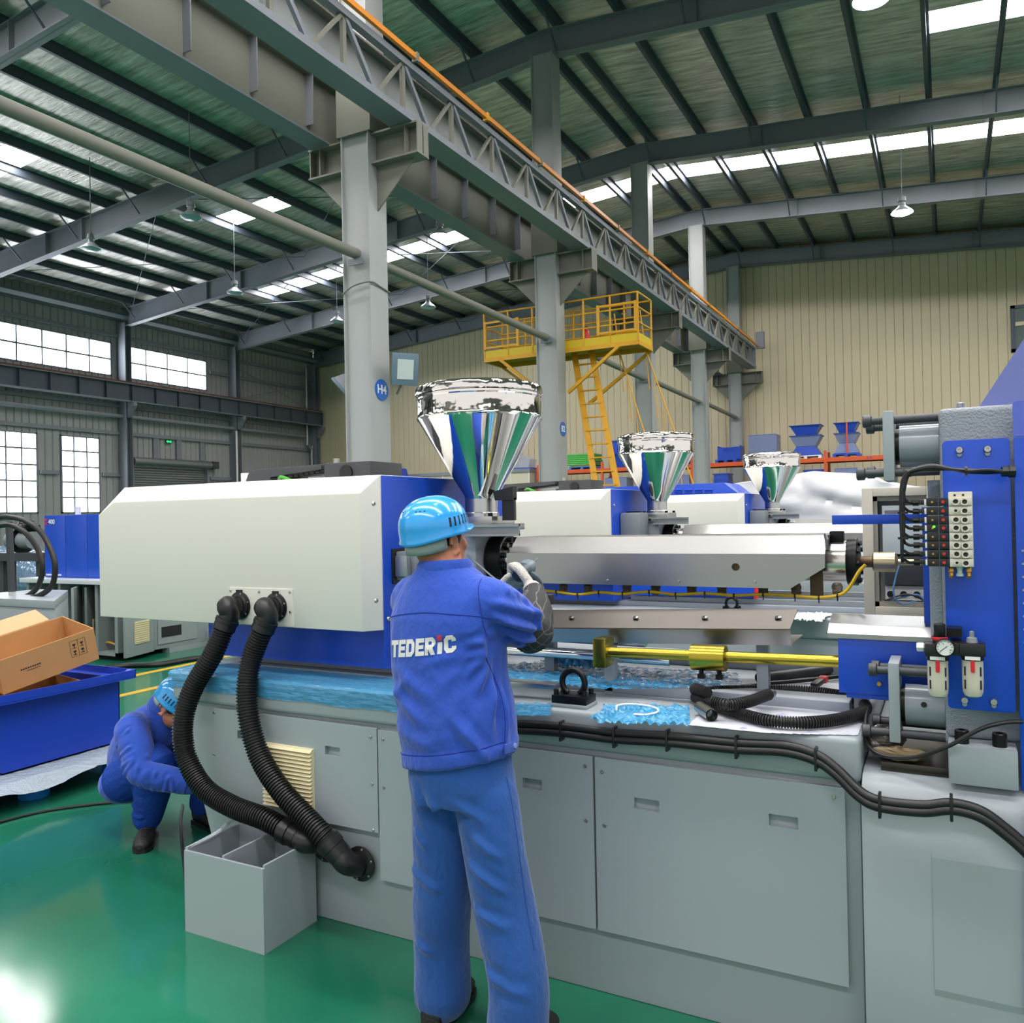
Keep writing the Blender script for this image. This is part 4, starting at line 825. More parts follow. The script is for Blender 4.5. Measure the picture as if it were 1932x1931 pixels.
def tie_cylinder(label, zc, r, zt, zb, hole):
    yc = 2.735; t = thing('hydraulic_cylinder', label, 'cylinder', (-0.1, yc, zb), 'grey carriage cylinders')
    MB().cyl((-0.125, yc, zc), (-0.021, yc, zc), r, n=36).build('tube', mat('glossy_grey_cylinder_paint', '#8A939B', 0.22), t, smooth=True)
    MB().cyl((-0.137, yc, zc), (-0.125, yc, zc), r * 0.86, n=30).build('gland', M_BLKM, t, smooth=True)
    MB().box(-0.167, -0.137, yc - 0.075, yc + 0.075, zb, zt).build('tie_plate', M_BED, t, bevel=0.004)
    for i, (dy, z) in enumerate(((-0.055, zt - 0.026), (0.055, zt - 0.035), (-0.055, zb + 0.024), (0.055, zb + 0.032))):
        k = 0.05 if i == 2 else 0.03
        MB().cyl((-0.137, yc + dy, z), (-0.021, yc + dy, z), 0.0125, n=14).build('tie_rod', M_DGREY, t, smooth=True)
        MB().cyl((-0.167 - k, yc + dy, z), (-0.167, yc + dy, z), 0.012, n=14).build('rod_end', M_DGREY, t, smooth=True)
        MB().lathe([(0.013, 0), (0.019, 0.003), (0.019, 0.022), (0.016, 0.025), (0.009, 0.025), (0.009, 0.012), (0, 0.012)], (-0.167 - k, yc + dy, z), (-1, 0, 0), n=16).build('nut', M_DGREY, t, smooth=True)
    if hole: MB().cyl((-0.075, yc - r + 0.002, zc + 0.015), (-0.075, yc - r - 0.002, zc + 0.015), 0.008, n=14).build('port', M_BLACK, t)
    return t
tie_cylinder('upper grey hydraulic cylinder with tie rods beside the platen', 1.803, 0.062, 1.905, 1.70, False)
tie_cylinder('lower grey hydraulic cylinder with tie rods near the oily rag', 1.035, 0.06, 1.167, 0.935, True)
sp = thing('blue_end_plate', 'small blue plate hiding the end of the zinc rod', 'plate', (-0.19, 2.82, 1.04))
MB().box(-0.322, -0.03, 2.83, 2.835, 1.035, 1.208).build('sheet', M_BLUE, sp, bevel=0.001)
for py in (1254, 1290): MB().cyl(at(1659, py, Y=2.83), at(1659, py, Y=2.83) - V((0, 0.012, 0)), 0.007, n=6).build('bolt', M_BRASS, sp)
MB().box(-0.30, -0.05, 2.835, 3.1, 1.02, 1.035).build('shelf', M_BLUE, sp)
MB().box(-0.29, -0.25, 2.95, 3.05, 0.951, 1.02).build('foot', M_BED, sp)
sh = thing('nozzle_shield', 'folded stainless shield above the small blue plate', 'cover', (-0.2, 2.87, 1.205))
MB().prism([(2.825, 1.209), (2.825, 1.224), (2.87, 1.25), (2.96, 1.272), (2.96, 1.268), (2.872, 1.246), (2.829, 1.222), (2.829, 1.209)], 'x', -0.352, -0.048).build('folded_sheet', M_BRUSH, sh)

# ---- pneumatic valve block with cables
vb = thing('valve_block', 'cream pneumatic valve block with eight black solenoid valves', 'valve block', (0.02, 2.5, 1.45))
M_VB = mat('cream_white_plastic', '#CFCABC', 0.4)
RY = [946.8, 964, 981, 996.6, 1013, 1029, 1045.5, 1062]; ZR = [at(1800, y, Y=2.5).z for y in RY]
MB().box(-0.001, 0.056, 2.5, 2.6, ZR[-1] - 0.012, ZR[0] + 0.026).build('manifold', M_VB, vb, bevel=0.003)
for j, z in enumerate(ZR):
    MB().box(0.000, 0.0545, 2.494, 2.5, z - 0.0108, z + 0.0108).build('station', M_VB, vb, bevel=0.0015)
    for i, px in enumerate((1804, 1821)):
        x = at(px, 1000, Y=2.494).x; r = 0.0098 if not (j in (1, 7) and i == 0) else 0.006
        MB().lathe([(r, 0), (r, 0.006), (r * 0.66, 0.006), (r * 0.58, 0.0), (0, 0.0)], (x, 2.494, z - 0.001 * i), (0, -1, 0), n=16).build('port', M_VB, vb, smooth=True)
        MB().cyl((x, 2.4935, z - 0.001 * i), (x, 2.4928, z - 0.001 * i), r * 0.5, n=12).build('port_bore', mat('dark_bore', '#3A2A24', 0.6), vb)
    s = MB().box(-0.024, -0.002, 2.497, 2.56, z - 0.0105, z + 0.0105).build('pilot', M_BLACK, vb, bevel=0.001)
    MB().cyl((-0.0135, 2.497, z), (-0.0135, 2.495, z), 0.0042, n=10).build('button', M_RED, s)
    s = MB().box(-0.053, -0.026, 2.497, 2.56, z - 0.0105, z + 0.0105).build('solenoid', M_BLACK, vb, bevel=0.001)
    MB().cyl((-0.0395, 2.497, z), (-0.0395, 2.4955, z), 0.003, n=8).build('screw', M_BRASS, s)
    MB().box(-0.0585, -0.053, 2.499, 2.55, z - 0.008, z + 0.008).build('gasket', M_WPL, vb, bevel=0.002)
    MB().box(-0.072, -0.0585, 2.503, 2.54, z - 0.006, z + 0.006).build('plug', M_BLACK, vb, bevel=0.002)
    MB().cyl((-0.087, 2.52, z - 0.001), (-0.072, 2.52, z - 0.001), 0.0085, n=8).build('gland', M_BLKM, vb)
MB().cyl((-0.036, 2.497, ZR[3] + 0.004), (-0.036, 2.4945, ZR[3] + 0.004), 0.0032, n=8).build('indicator_light', mat('green_led', '#30E020', 0.4, emit='#40FF20', estr=3), vb)
for k, (px, m_) in enumerate(((1795, M_BRASS), (1811, M_WPL), (1828, M_BRASS))):
    x = at(px, 1080, Y=2.53).x; z0 = ZR[-1] - 0.012
    MB().lathe([(0.006, 0), (0.008, -0.003), (0.008, -0.014), (0.0055, -0.016), (0.0055, -0.022), (0.0065, -0.025), (0.003, -0.032)] if k != 1 else [(0.008, 0), (0.008, -0.006), (0.0065, -0.008), (0.0065, -0.018), (0.009, -0.02), (0.009, -0.026)], (x, 2.53, z0), n=12).build(('muffler', 'fitting', 'muffler')[k], m_, vb, smooth=True)
for k, px in enumerate((1801, 1817)): MB().cyl((at(px, 935, Y=2.5).x, 2.5, ZR[0] + 0.017), (at(px, 935, Y=2.5).x, 2.499, ZR[0] + 0.017), 0.003, n=8).build('bore', M_BLACK, vb)
cbn = thing('cable_bundle', 'bundle of black cables curving over the valve block', 'cable', (-0.1, 2.5, 1.5))
for k in range(8):
    dx, dy = 0.0075 * math.cos(k * 2.4), 0.009 * math.sin(k * 2.4); z = ZR[k]
    pts = [at(1892, 890 + dx * 200, Y=2.54 + dy), at(1860, 890 + 300 * dy, Y=2.53 + dy), at(1823, 889 - 300 * dx, Y=2.52 + dy), at(1763, 882 + 500 * dx, Y=2.5 + dy), at(1730, 886 + 300 * dx, Y=2.5 + dy), at(1711 + 400 * dx, 897 + 200 * dy, Y=2.5 + dy), at(1703 + 400 * dx, 925, Y=2.5 + dy), at(1703 + 350 * dx, RY[k] - 13 if k else 936, Y=2.5 + dy)]
    g = V((-0.087, 2.52, z - 0.001)); b = at(1706, RY[k] - 6, Y=2.51)
    MB().tube(spline(pts + [b, g.lerp(b, 0.5) - V((0, 0, 0.004)), g], 6), 0.0042, 7).build('cable', M_RUB, cbn, smooth=True)
for px, py, d in ((1823, 889, (1, 0, 0)), (1703, 968, (0, 0, 1)), (1704, 1016, (0, 0, 1)), (1712, 893, (1, 0, 1))):
    p = at(px, py, Y=2.5); d = V(d).normalized(); MB().cyl(p - d * 0.003, p + d * 0.003, 0.0135, n=12).build('cable_tie', M_BLACK, cbn)
p = at(1890, 890, Y=2.54); MB().cyl(p, p + V((0.016, 0.003, 0)), 0.014, n=8).cyl(p + V((0.016, 0.003, 0)), p + V((0.03, 0.005, 0)), 0.017, n=8).build('cable_gland', M_BLACK, cbn)

# ---- air filter and lubricator with gauge
ar = thing('air_regulator', 'black air filter regulator pair with cream bowls and round gauge', 'regulator', (0.01, 2.5, 1.12))
M_BOWL = mat('cream_bowl_guard', '#C9C3B2', 0.4)
yq = 2.52
for k, (pa, pb) in enumerate(((1750, 1790), (1815, 1856))):
    xa, xb = at(pa, 1280, Y=yq).x, at(pb, 1280, Y=yq).x; xc, r = (xa + xb) / 2, (xb - xa) / 2; z0 = at(pa, 1311, Y=yq).z; z1 = at(pa, 1244, Y=yq).z
    bw = MB().lathe([(r * 0.5, z0 - 0.004), (r * 0.8, z0), (r * 0.95, z0 + 0.01), (r, z0 + 0.03), (r, z1)], (xc, yq, 0), n=28).build('bowl', M_BOWL, ar, smooth=True)
    for a in (-1, 1):
        for zz in (z0 + 0.02, z0 + 0.055): MB().box(xc + a * r * 0.72 - 0.002, xc + a * r * 0.72 + 0.002, yq - r * 0.78, yq - r * 0.6, zz, zz + 0.024).build('slot', M_BLACK, bw)
    MB().prism(rounded(xc - 0.005, xc + 0.005, z1 - 0.03, z1 + 0.002, 0.004), 'y', yq - r - 0.004, yq - r + 0.004).build('release_tab', M_RED, bw)
    MB().cyl((xc, yq, z1), (xc, yq, z1 + 0.014), r * 1.08, n=28).build('collar', M_BLACK, ar, smooth=True)
    MB().box(xc - r * 1.2, xc + r * 1.2, yq - 0.028, yq + 0.03, z1 + 0.012, z1 + 0.046).build('head', M_BLACK, ar, bevel=0.004)
    MB().box(xc - r * 0.7, xc + r * 0.7, yq - r * 1.1, yq - r * 1.06, z1 + 0.003, z1 + 0.012).build('name_strip', M_WPL, ar)
    if k == 0:
        MB().lathe([(0.018, 0), (0.018, 0.012), (0.013, 0.014), (0.0145, 0.016), (0.0145, 0.05), (0.012, 0.052)], (xc + 0.006, yq, z1 + 0.046), n=20).build('pressure_knob', M_BLACK, ar, smooth=True)
        MB().lathe([(0.019, 0), (0.0205, 0.004), (0.019, 0.009)], (xc + 0.006, yq, z1 + 0.054), n=24, cap=False).build('lock_ring', M_RED, ar, smooth=True)
        MB().lathe([(0.010, 0), (0.013, 0.003), (0.013, 0.016), (0.011, 0.02)], (xc - r * 1.2, yq, z1 + 0.032), (-1, 0, 0), n=6).build('hose_fitting', M_WPL, ar)
    else:
        MB().lathe([(0.014, 0), (0.012, 0.012), (0.006, 0.015), (0.006, 0.028), (0.003, 0.03)], (xc, yq, z1 + 0.046), n=16).build('oil_dome', M_GREYP, ar, smooth=True)
MB().box(at(1795, 1225, Y=yq).x, at(1816, 1225, Y=yq).x, yq - 0.015, 2.60, at(1800, 1236, Y=yq).z, at(1800, 1212, Y=yq).z).build('coupling', M_BLACK, ar, bevel=0.002)
MB().box(at(1785, 1195, Y=yq).x, at(1815, 1195, Y=yq).x, yq + 0.02, 2.6, at(1800, 1204, Y=yq).z, at(1800, 1188, Y=yq).z).build('wall_bracket', M_BLKM, ar)
gc = at(1783, 1223, Y=2.475); gg = MB().lathe([(0.0, 0.022), (0.02, 0.022), (0.0232, 0.018), (0.0232, 0.0), (0.021, -0.002), (0.0205, 0.002)], gc, (0, 1, 0), n=32, cap=False).build('gauge_case', M_BLKM, ar, smooth=True)
MB().cyl(gc + V((0, 0.002, 0)), gc + V((0, 0.003, 0)), 0.0208, n=32).build('dial', mat('white_dial', '#E8E8E4', 0.5), gg)
for k in range(11):
    t = math.radians(225 - 27 * k); d = V((math.cos(t), 0, math.sin(t))); MB().bar(gc + V((0, 0.0015, 0)) + d * 0.015, gc + V((0, 0.0015, 0)) + d * 0.019, 0.0008, 0.0008).build('tick', M_BLACK, gg)
MB().bar(gc + V((-0.012, 0.0012, -0.010)), gc + V((0.005, 0.0012, 0.0045)), 0.0012, 0.0012).build('needle', M_BLACK, gg)
lettering(gg, '3', 0.005, M_BLACK, gc + V((-0.004, 0.0012, 0.010)), (1, 0, 0), (0, 0, 1)); lettering(gg, '9', 0.005, M_BLACK, gc + V((0.012, 0.0012, -0.006)), (1, 0, 0), (0, 0, 1))

# ---- open electrical cabinet beyond the nozzle and the blue bar across it
eb = thing('electrical_box', 'open cream electrical box with wiring beyond the nozzle', 'electrical box', (-0.2, 3.85, 1.17))
x0, x1, z0, z1, ye = -0.325, -0.05, 1.172, 1.706, 3.8
M_EB = mat('cream_box_enamel', '#C6C2B4', 0.5)
for a in ((x0 + 0.042, x1 - 0.03, z1 - 0.035, z1), (x0 + 0.042, x1 - 0.03, z0, z0 + 0.035), (x0, x0 + 0.042, z0, z1), (x1 - 0.03, x1, z0, z1)): MB().box(a[0], a[1], ye, ye + 0.12, a[2], a[3]).build('frame', M_EB, eb, bevel=0.003)
for a in ((x0 + 0.042, x1 - 0.03, z1 - 0.055, z1 - 0.035), (x0 + 0.042, x1 - 0.03, z0 + 0.035, z0 + 0.055), (x0 + 0.042, x0 + 0.058, z0 + 0.035, z1 - 0.035)): MB().box(a[0], a[1], ye + 0.02, ye + 0.12, a[2], a[3]).build('inner_rim', mat('grey_rim', '#9A988E', 0.5), eb)
MB().box(x0, x1, ye + 0.12, ye + 0.13, z0, z1).build('back_plate', mat('pale_grey_back', '#D0D4D4', 0.5), eb)
MB().box(x0 + 0.075, x1 - 0.02, ye + 0.03, ye + 0.06, z0 + 0.255, z1 - 0.075).build('drive_cover', mat('pale_blue_grey_cover', '#C3D0D6', 0.45), eb, bevel=0.003)
MB().box(x0 + 0.085, x0 + 0.15, ye + 0.028, ye + 0.03, z1 - 0.115, z1 - 0.095).build('rating_label', M_GREYP, eb)
MB().box(x0 + 0.08, x1 - 0.02, ye + 0.03, ye + 0.08, z0 + 0.125, z0 + 0.245).build('power_unit', M_DGREY, eb, bevel=0.003)
MB().box(x0 + 0.08, x1 - 0.02, ye + 0.05, ye + 0.08, z0 + 0.06, z0 + 0.12).build('terminal_plate', M_WPL, eb)
for k in range(3): MB().cyl((x0 + 0.10 + 0.05 * k, ye + 0.05, z0 + 0.085), (x0 + 0.10 + 0.05 * k, ye + 0.045, z0 + 0.085), 0.014, n=14).build('knockout', M_BLACK, eb)
MB().box(x0 + 0.015, x0 + 0.055, ye + 0.03, ye + 0.08, 0.9, z0).build('post', M_WPL, eb)
for a, b, c, m_ in ((x0 + 0.08, x0 + 0.17, x1 - 0.02, M_RUB), (x0 + 0.1, x0 + 0.2, x1 - 0.04, mat('blue_wire', '#5A8CC0', 0.5))):
    MB().tube(spline([(a, ye + 0.02, z0 + 0.06), (b, ye + 0.0, z0 + 0.09), (c, ye + 0.01, z0 + 0.05)], 6), 0.004, 6).build('wire', m_, eb)
MB().tube(spline([at(1700, 1055, Y=3.75), at(1690, 1090, Y=3.74), at(1686, 1120, Y=3.74), at(1700, 1140, Y=3.76), at(1728, 1135, Y=3.78)], 6), 0.0035, 6).build('blue_wire', mat('blue_wire', '#5A8CC0', 0.5), eb)
tag(MB().box(-0.352, -0.02, 3.0, 3.012, 1.568, 1.600).build('cross_bar', M_BLUE, None, (-0.2, 3.0, 1.568), bevel=0.002), 'flat blue bar fixed across in front of the electrical box', 'bar')

# ---- front cables clipped along the bed edge
fc = thing('hydraulic_cables', 'pair of thick black cables clipped along the bed front', 'cable', (-0.7, 2.56, 0.85))
CP = [(870, 1368), (960, 1372), (1060, 1378), (1160, 1390), (1260, 1396), (1390, 1409), (1480, 1414), (1540, 1431), (1580, 1459), (1620, 1498), (1660, 1518), (1740, 1527), (1795, 1523), (1850, 1537), (1900, 1572), (1945, 1612)]
YP = [2.57] * 7 + [2.565, 2.55, 2.53] + [2.515] * 6
for k, dy in enumerate((-7, 6)):
    MB().tube(spline([at(a, b + dy, Y=y - 0.004 * k) for (a, b), y in zip(CP, YP)], 8), 0.0135, 12).build('cable', M_RUB, fc, smooth=True)
for i in (2, 3, 4, 5, 7, 10, 12):
    p = at(CP[i][0], CP[i][1], Y=YP[i]); MB().bar(p + V((0, 0, -0.035)), p + V((0, 0, 0.032)), 0.008, 0.036, up=(0, 1, 0)).build('clip', M_BLACK, fc, bevel=0.002)
tag(MB().tube(spline([at(a, b, Y=y) for (a, b), y in (((1930, 1362), 2.56), ((1895, 1364), 2.56), ((1850, 1376), 2.55), ((1790, 1408), 2.55), ((1735, 1427), 2.58), ((1690, 1430), 2.6), ((1655, 1422), 2.63), ((1636, 1400), 2.68), ((1634, 1360), 2.74), ((1640, 1335), 2.8))], 8), 0.006, 8).build('thin_cable', M_RUB, smooth=True), 'single thin black cable sagging before the lower cylinder', 'cable')

# ---- things lying on the bed
def inside(p, poly):
    c = False
    for (x1_, y1_), (x2_, y2_) in zip(poly, poly[1:] + poly[:1]):
        if (y1_ > p[1]) != (y2_ > p[1]) and p[0] < (x2_ - x1_) * (p[1] - y1_) / (y2_ - y1_) + x1_: c = not c
    return c
from mathutils import noise as mnoise
def sheet_on(name, label, cat, px, z, m, crumple=0.004, step=0.014, seed=1):
    P = [at(a, b, Z=z) for a, b in px]; poly = [(p.x, p.y) for p in P]; R = random.Random(seed)
    xa, xb = min(p[0] for p in poly), max(p[0] for p in poly); ya, yb = min(p[1] for p in poly), max(p[1] for p in poly)
    nx, ny = int((xb - xa) / step) + 1, int((yb - ya) / step) + 1; vid = {}; m_ = MB(); vs = []; fs = []
    def v(i, j):
        if (i, j) not in vid: vid[(i, j)] = len(vs); x_, y_ = xa + i * step, ya + j * step; w_ = abs(mnoise.noise(V((x_ * 38, y_ * 30, seed)))) + 0.5 * abs(mnoise.noise(V((x_ * 80 + 5, y_ * 70, seed)))); vs.append((x_ + R.uniform(-.15, .15) * step, y_ + R.uniform(-.15, .15) * step, z + crumple * w_))
        return vid[(i, j)]
    for i in range(nx):
        for j in range(ny):
            if inside((xa + (i + .5) * step, ya + (j + .5) * step), poly):
                q = (v(i, j), v(i + 1, j), v(i + 1, j + 1), v(i, j + 1)); fs += [(q[0], q[1], q[2]), (q[0], q[2], q[3])]
    m_.add(vs, fs); c = V((sum(p[0] for p in poly) / len(poly), sum(p[1] for p in poly) / len(poly), z))
    return tag(m_.build(name, m, None, c, smooth=True), label, cat)
sheet_on('blue_film', 'blue protective film on the bed beside the lifting eye', 'film', [(900, 1325), (1042, 1330), (1038, 1352), (900, 1352)], 0.9515, M_FILM, 0.010, 0.007, 3)
sheet_on('blue_film', 'crumpled blue film patch in front of the white tie ring', 'film', [(1112, 1358), (1150, 1332), (1300, 1338), (1302, 1372), (1230, 1372), (1130, 1366)], 0.9515, M_FILM2, 0.022, 0.006, 4)
sheet_on('blue_film', 'long streaky blue film lying under the zinc rod', 'film', [(955, 1258), (1050, 1246), (1200, 1262), (1390, 1272), (1400, 1290), (1330, 1300), (1150, 1302), (955, 1288)], 0.9865, M_FILM, 0.016, 0.009, 5)
sheet_on('blue_film', 'small tuft of bright blue film near the zinc end block', 'film', [(1035, 1262), (1040, 1240), (1075, 1244), (1130, 1254), (1120, 1268)], 0.998, M_FILM2, 0.07, 0.007, 6)
def film_edge(label, x0, x1, y0, y1, drop):
    m_ = MB(); n = 70; R = random.Random(9); vs, fs = [], []; prof = [(y1, 0.953), (y0 + 0.12, 0.953), (y0 + 0.03, 0.953), (y0 + 0.008, 0.949), (y0 - 0.002, 0.94), (y0 - 0.004, 0.925), (y0 - 0.004, 0.95 - drop)]
    for i in range(n + 1):
        x = x0 + (x1 - x0) * i / n
        for k, (y, z) in enumerate(prof): vs.append((x, y - R.random() * 0.002, z + R.random() * 0.003 + (0.003 * math.sin(i * 0.35) if k == 6 else 0)))
    L = len(prof)
    for i in range(n):
        for k in range(L - 1): fs.append((i * L + k, (i + 1) * L + k, (i + 1) * L + k + 1, i * L + k + 1))
    m_.add(vs, fs); return tag(m_.build('blue_film', M_FILM, None, ((x0 + x1) / 2, y0, 0.95)), label, 'film')
film_edge('long blue film stretched over the bed edge below the white hood', -3.14, -1.72, 2.598, 2.83, 0.075)
M_PAPER = mat('printed_white_sheet', '#CFD2DA', 0.35, var=0.06, vscale=8)
def paper_mat():
    m = M_PAPER; nt = m.node_tree; b = nt.nodes['Principled BSDF']; tc = nt.nodes.new('ShaderNodeTexCoord')
    n = nt.nodes.new('ShaderNodeTexNoise'); n.inputs['Scale'].default_value = 13; n.inputs['Detail'].default_value = 4; nt.links.new(tc.outputs['Object'], n.inputs['Vector'])
    r = nt.nodes.new('ShaderNodeValToRGB'); e = r.color_ramp.elements; e[0].position = 0.30; e[0].color = hexc('#6F78C8'); e[1].position = 0.40; e[1].color = hexc('#CDD0DA'); nt.links.new(n.outputs['Fac'], r.inputs['Fac']); nt.links.new(r.outputs[0], b.inputs['Base Color'])
paper_mat()
sheet_on('protective_sheet', 'white protective sheet with violet print under the coiled hose', 'sheet', [(1298, 1368), (1400, 1290), (1580, 1290), (1632, 1330), (1620, 1388), (1450, 1384)], 0.952, M_PAPER, 0.001, 0.008, 7)
ch = thing('coiled_hose', 'black corrugated hose lying in a flat loop on the sheet', 'hose', (-0.5, 2.75, 0.953))
LP = [(1312, 1316), (1335, 1327), (1390, 1345), (1450, 1360), (1520, 1364), (1590, 1356), (1632, 1340), (1620, 1322), (1570, 1310), (1500, 1303), (1430, 1302), (1360, 1304), (1320, 1308)]
P = [at(a, b, Z=0.975) for a, b in LP]
corrugated(MB(), spline(P + [P[0] + V((0, 0, 0.03)), P[1] + V((0, 0, 0.034))], 8), 0.017, 0.0085, 0.005, 12).build('loop', M_RUB, ch, smooth=True)
P2 = [at(a, b, Z=1.005) for a, b in ((1345, 1326), (1375, 1330), (1410, 1325), (1450, 1311))]
corrugated(MB(), spline(P2, 6), 0.017, 0.0085, 0.005, 12).build('free_end', M_RUB, ch, smooth=True)
e = P2[-1]; d = (P2[-1] - P2[-2]).normalized(); MB().tube([e, e + d * 0.03], 0.014, 14, cap=False).build('metal_end', M_STEEL, ch, smooth=True)
def pipe_px(name, label, pts, z, r, m, hollow=True):
    P = [at(a, b, Z=z) for a, b in pts]; o = thing(name, label, 'pipe', P[0] - V((0, 0, r)))
    MB().tube(spline(P, 6), r, 16, cap=not hollow).build('tube', m, o, smooth=True)
    if hollow:
        d = (P[1] - P[0]).normalized(); MB().tube([P[0], P[0] + d * 0.04], r * 0.8, 16, cap=False).build('bore', M_BLACK, o, smooth=True)
    return o
pipe_px('dark_pipe', 'dark grey pipe lying beyond the coiled hose', [(1430, 1280), (1500, 1272), (1585, 1261)], 0.972, 0.019, M_DGREY)
pipe_px('short_pipe', 'short bright steel pipe stub under the coiled hose', [(1343, 1350), (1320, 1335)], 0.974, 0.02, M_STEEL)
tag(MB().tube(spline([at(a, b, Z=0.963) for a, b in ((1400, 1296), (1450, 1290), (1520, 1284), (1590, 1276))], 6), 0.008, 8).build('black_lead', M_RUB, smooth=True), 'thin black lead beside the dark grey pipe', 'cable')
rc_ = thing('red_connector', 'small black plug with a red end on the white sheet', 'connector', at(1545, 1290, Z=0.955))
p, q = at(1535, 1295, Z=0.972), at(1556, 1280, Z=0.985); MB().bar(p, p.lerp(q, 0.7), 0.026, 0.02).build('body', M_BLACK, rc_, bevel=0.004); MB().bar(p.lerp(q, 0.7), q, 0.028, 0.022).build('red_end', M_RED, rc_, bevel=0.002)
tag(MB().tube(spline([at(a, b, Z=0.965) for a, b in ((1163, 1340), (1165, 1332), (1185, 1329), (1215, 1331), (1238, 1337), (1240, 1344), (1220, 1349), (1196, 1348))], 6), 0.0035, 6).build('tie_ring', M_WPL, smooth=True), 'thin white plastic tie bent into an open ring', 'cable tie')
tag(MB().bar(at(930, 1286, Z=1.0), at(1052, 1295, Z=1.0), 0.06, 0.02).build('flat_bar', M_BRUSH, None, at(990, 1290, Z=0.986), bevel=0.002), 'short flat steel bar lying by the lifting eye', 'bar')
rg = thing('oily_rag', 'crumpled oily plastic bag beside the lower cylinder', 'bag', at(1670, 1425, Z=0.887))
def blob(c, rx, ry, rz_, amp, seed, n=18, k=12):
    R = random.Random(seed); m_ = MB(); vs, fs = [], []; ph = [R.uniform(0, 6.28) for _ in range(6)]
    for i in range(k + 1):
        a = math.pi * i / k
        for j in range(n):
            t = 2 * math.pi * j / n; w = 1 + amp * (math.sin(3 * t + ph[0] + 2 * a) + math.sin(5 * t + ph[1] - 3 * a) * 0.6 + R.uniform(-.4, .4))
            vs.append((c[0] + rx * w * math.sin(a) * math.cos(t), c[1] + ry * w * math.sin(a) * math.sin(t), c[2] + rz_ * w * math.cos(a)))
    for i in range(k):
        for j in range(n): fs.append((i * n + j, i * n + (j + 1) % n, (i + 1) * n + (j + 1) % n, (i + 1) * n + j))
    return m_.add(vs, fs)
p = at(1668, 1405, Y=2.72); blob((p.x, 2.72, 0.925), 0.05, 0.05, 0.038, 0.16, 5).build('plastic_bag', mat('grey_shiny_plastic', '#4E4C48', 0.12, bump=0.5, bscale=40), rg)
p = at(1700, 1425, Y=2.68); blob((p.x, 2.66, 0.905), 0.07, 0.03, 0.018, 0.18, 8).build('rag', mat('brown_oily_cloth', '#6A5A3C', 0.5), rg)
sheet_on('paper_sheets', 'white paper sheets lying on the second machine bed', 'paper', [(1470, 1144), (1555, 1140), (1600, 1131), (1622, 1137), (1560, 1153)], 0.954, mat('white_paper', '#E6E6E4', 0.7), 0.004, 0.015, 11)
sheet_on('parts_bag', 'clear bag of small parts lying on the second machine bed', 'bag', [(1450, 1172), (1478, 1160), (1570, 1160), (1550, 1175)], 0.956, mat('white_parts_bag', '#CFD8E0', 0.2, var=0.3, vscale=60), 0.03, 0.012, 12)
# ================================================================== LEFT SIDE: BIN, CARTONS, PALLET, OLDER MACHINE
def obj_quad(m_, a, b, h, t):
    """upright slab standing on the floor line a-b, from height a.z to h, thickness t"""
    a, b = V(a), V(b); d = (b - a); d.z = 0; n = V((d.y, -d.x, 0)).normalized() * t
    z0 = a.z; p = [V((a.x, a.y, z0)), V((b.x, b.y, z0)), V((b.x, b.y, z0)) + n, V((a.x, a.y, z0)) + n]
    return m_.hexa(p, [V((q.x, q.y, h)) for q in p])
M_PALLET = mat('light_blue_plastic', '#1E78C4', 0.45)
pal = thing('plastic_pallet', 'light blue plastic pallet under the dark blue bin', 'pallet', (-5.4, 3.1, 0))
MB().box(-6.1, -4.72, 2.35, 3.78, 0.12, 0.155).build('deck', M_PALLET, pal, bevel=0.005)
for x in (-4.87, -5.4, -5.95):
    for y in (2.52, 3.05, 3.6): MB().lathe([(0.08, 0), (0.085, 0.01), (0.075, 0.12)], (x, y, 0), n=16).build('foot', M_PALLET, pal, smooth=True)
# bubble wrap on the pallet
def wrap_mesh():
    m_ = MB(); R = random.Random(3); vs, fs = [], []; nx, ny = 44, 50
    for i in range(nx + 1):
        for j in range(ny + 1):
            x = -6.1 + 1.47 * i / nx; y = 2.3 + 1.62 * j / ny; z = 0.163 + R.random() * 0.006
            if x > -4.72: z -= (x + 4.72) ** 0.8 * (0.30 + 0.15 * math.sin(y * 9))
            if y > 3.78: z -= (y - 3.78) * 0.25
            vs.append((x + R.uniform(-.006, .006), y + R.uniform(-.006, .006), z))
    for i in range(nx):
        for j in range(ny): fs.append((i * (ny + 1) + j, (i + 1) * (ny + 1) + j, (i + 1) * (ny + 1) + j + 1, i * (ny + 1) + j + 1))
    return m_.add(vs, fs)
tag(wrap_mesh().build('bubble_wrap', mat('bubble_wrap_film', '#B4C2CC', 0.16, alpha=0.8, bump=0.9, bscale=70), None, (-5.3, 3.1, 0.16)), 'silvery bubble wrap sheet spread over the blue pallet', 'bubble wrap')
tb = thing('tipping_bin', 'dark blue sheet steel bin holding opened cartons', 'bin', (-5.4, 3.2, 0.17))
M_BIN = mat('blue_bin_enamel', '#1A3CAE', 0.36, var=0.03, vscale=4)
XB, YN, YF_, ZB, ZT = -4.9, 2.88, 3.66, 0.172, 0.60
t = 0.006; XA = -5.95
MB().prism([(YN, ZB), (YF_, ZB), (YF_, ZT), (YN - 0.42, ZT)], 'x', XB - t, XB).build('side_panel', M_BIN, tb)
MB().prism([(YN, ZB), (YF_, ZB), (YF_, ZT), (YN - 0.42, ZT)], 'x', XA, XA + t).build('side_panel', M_BIN, tb)
MB().box(XA, XB, YF_ - t, YF_, ZB, ZT).build('end_panel', M_BIN, tb)
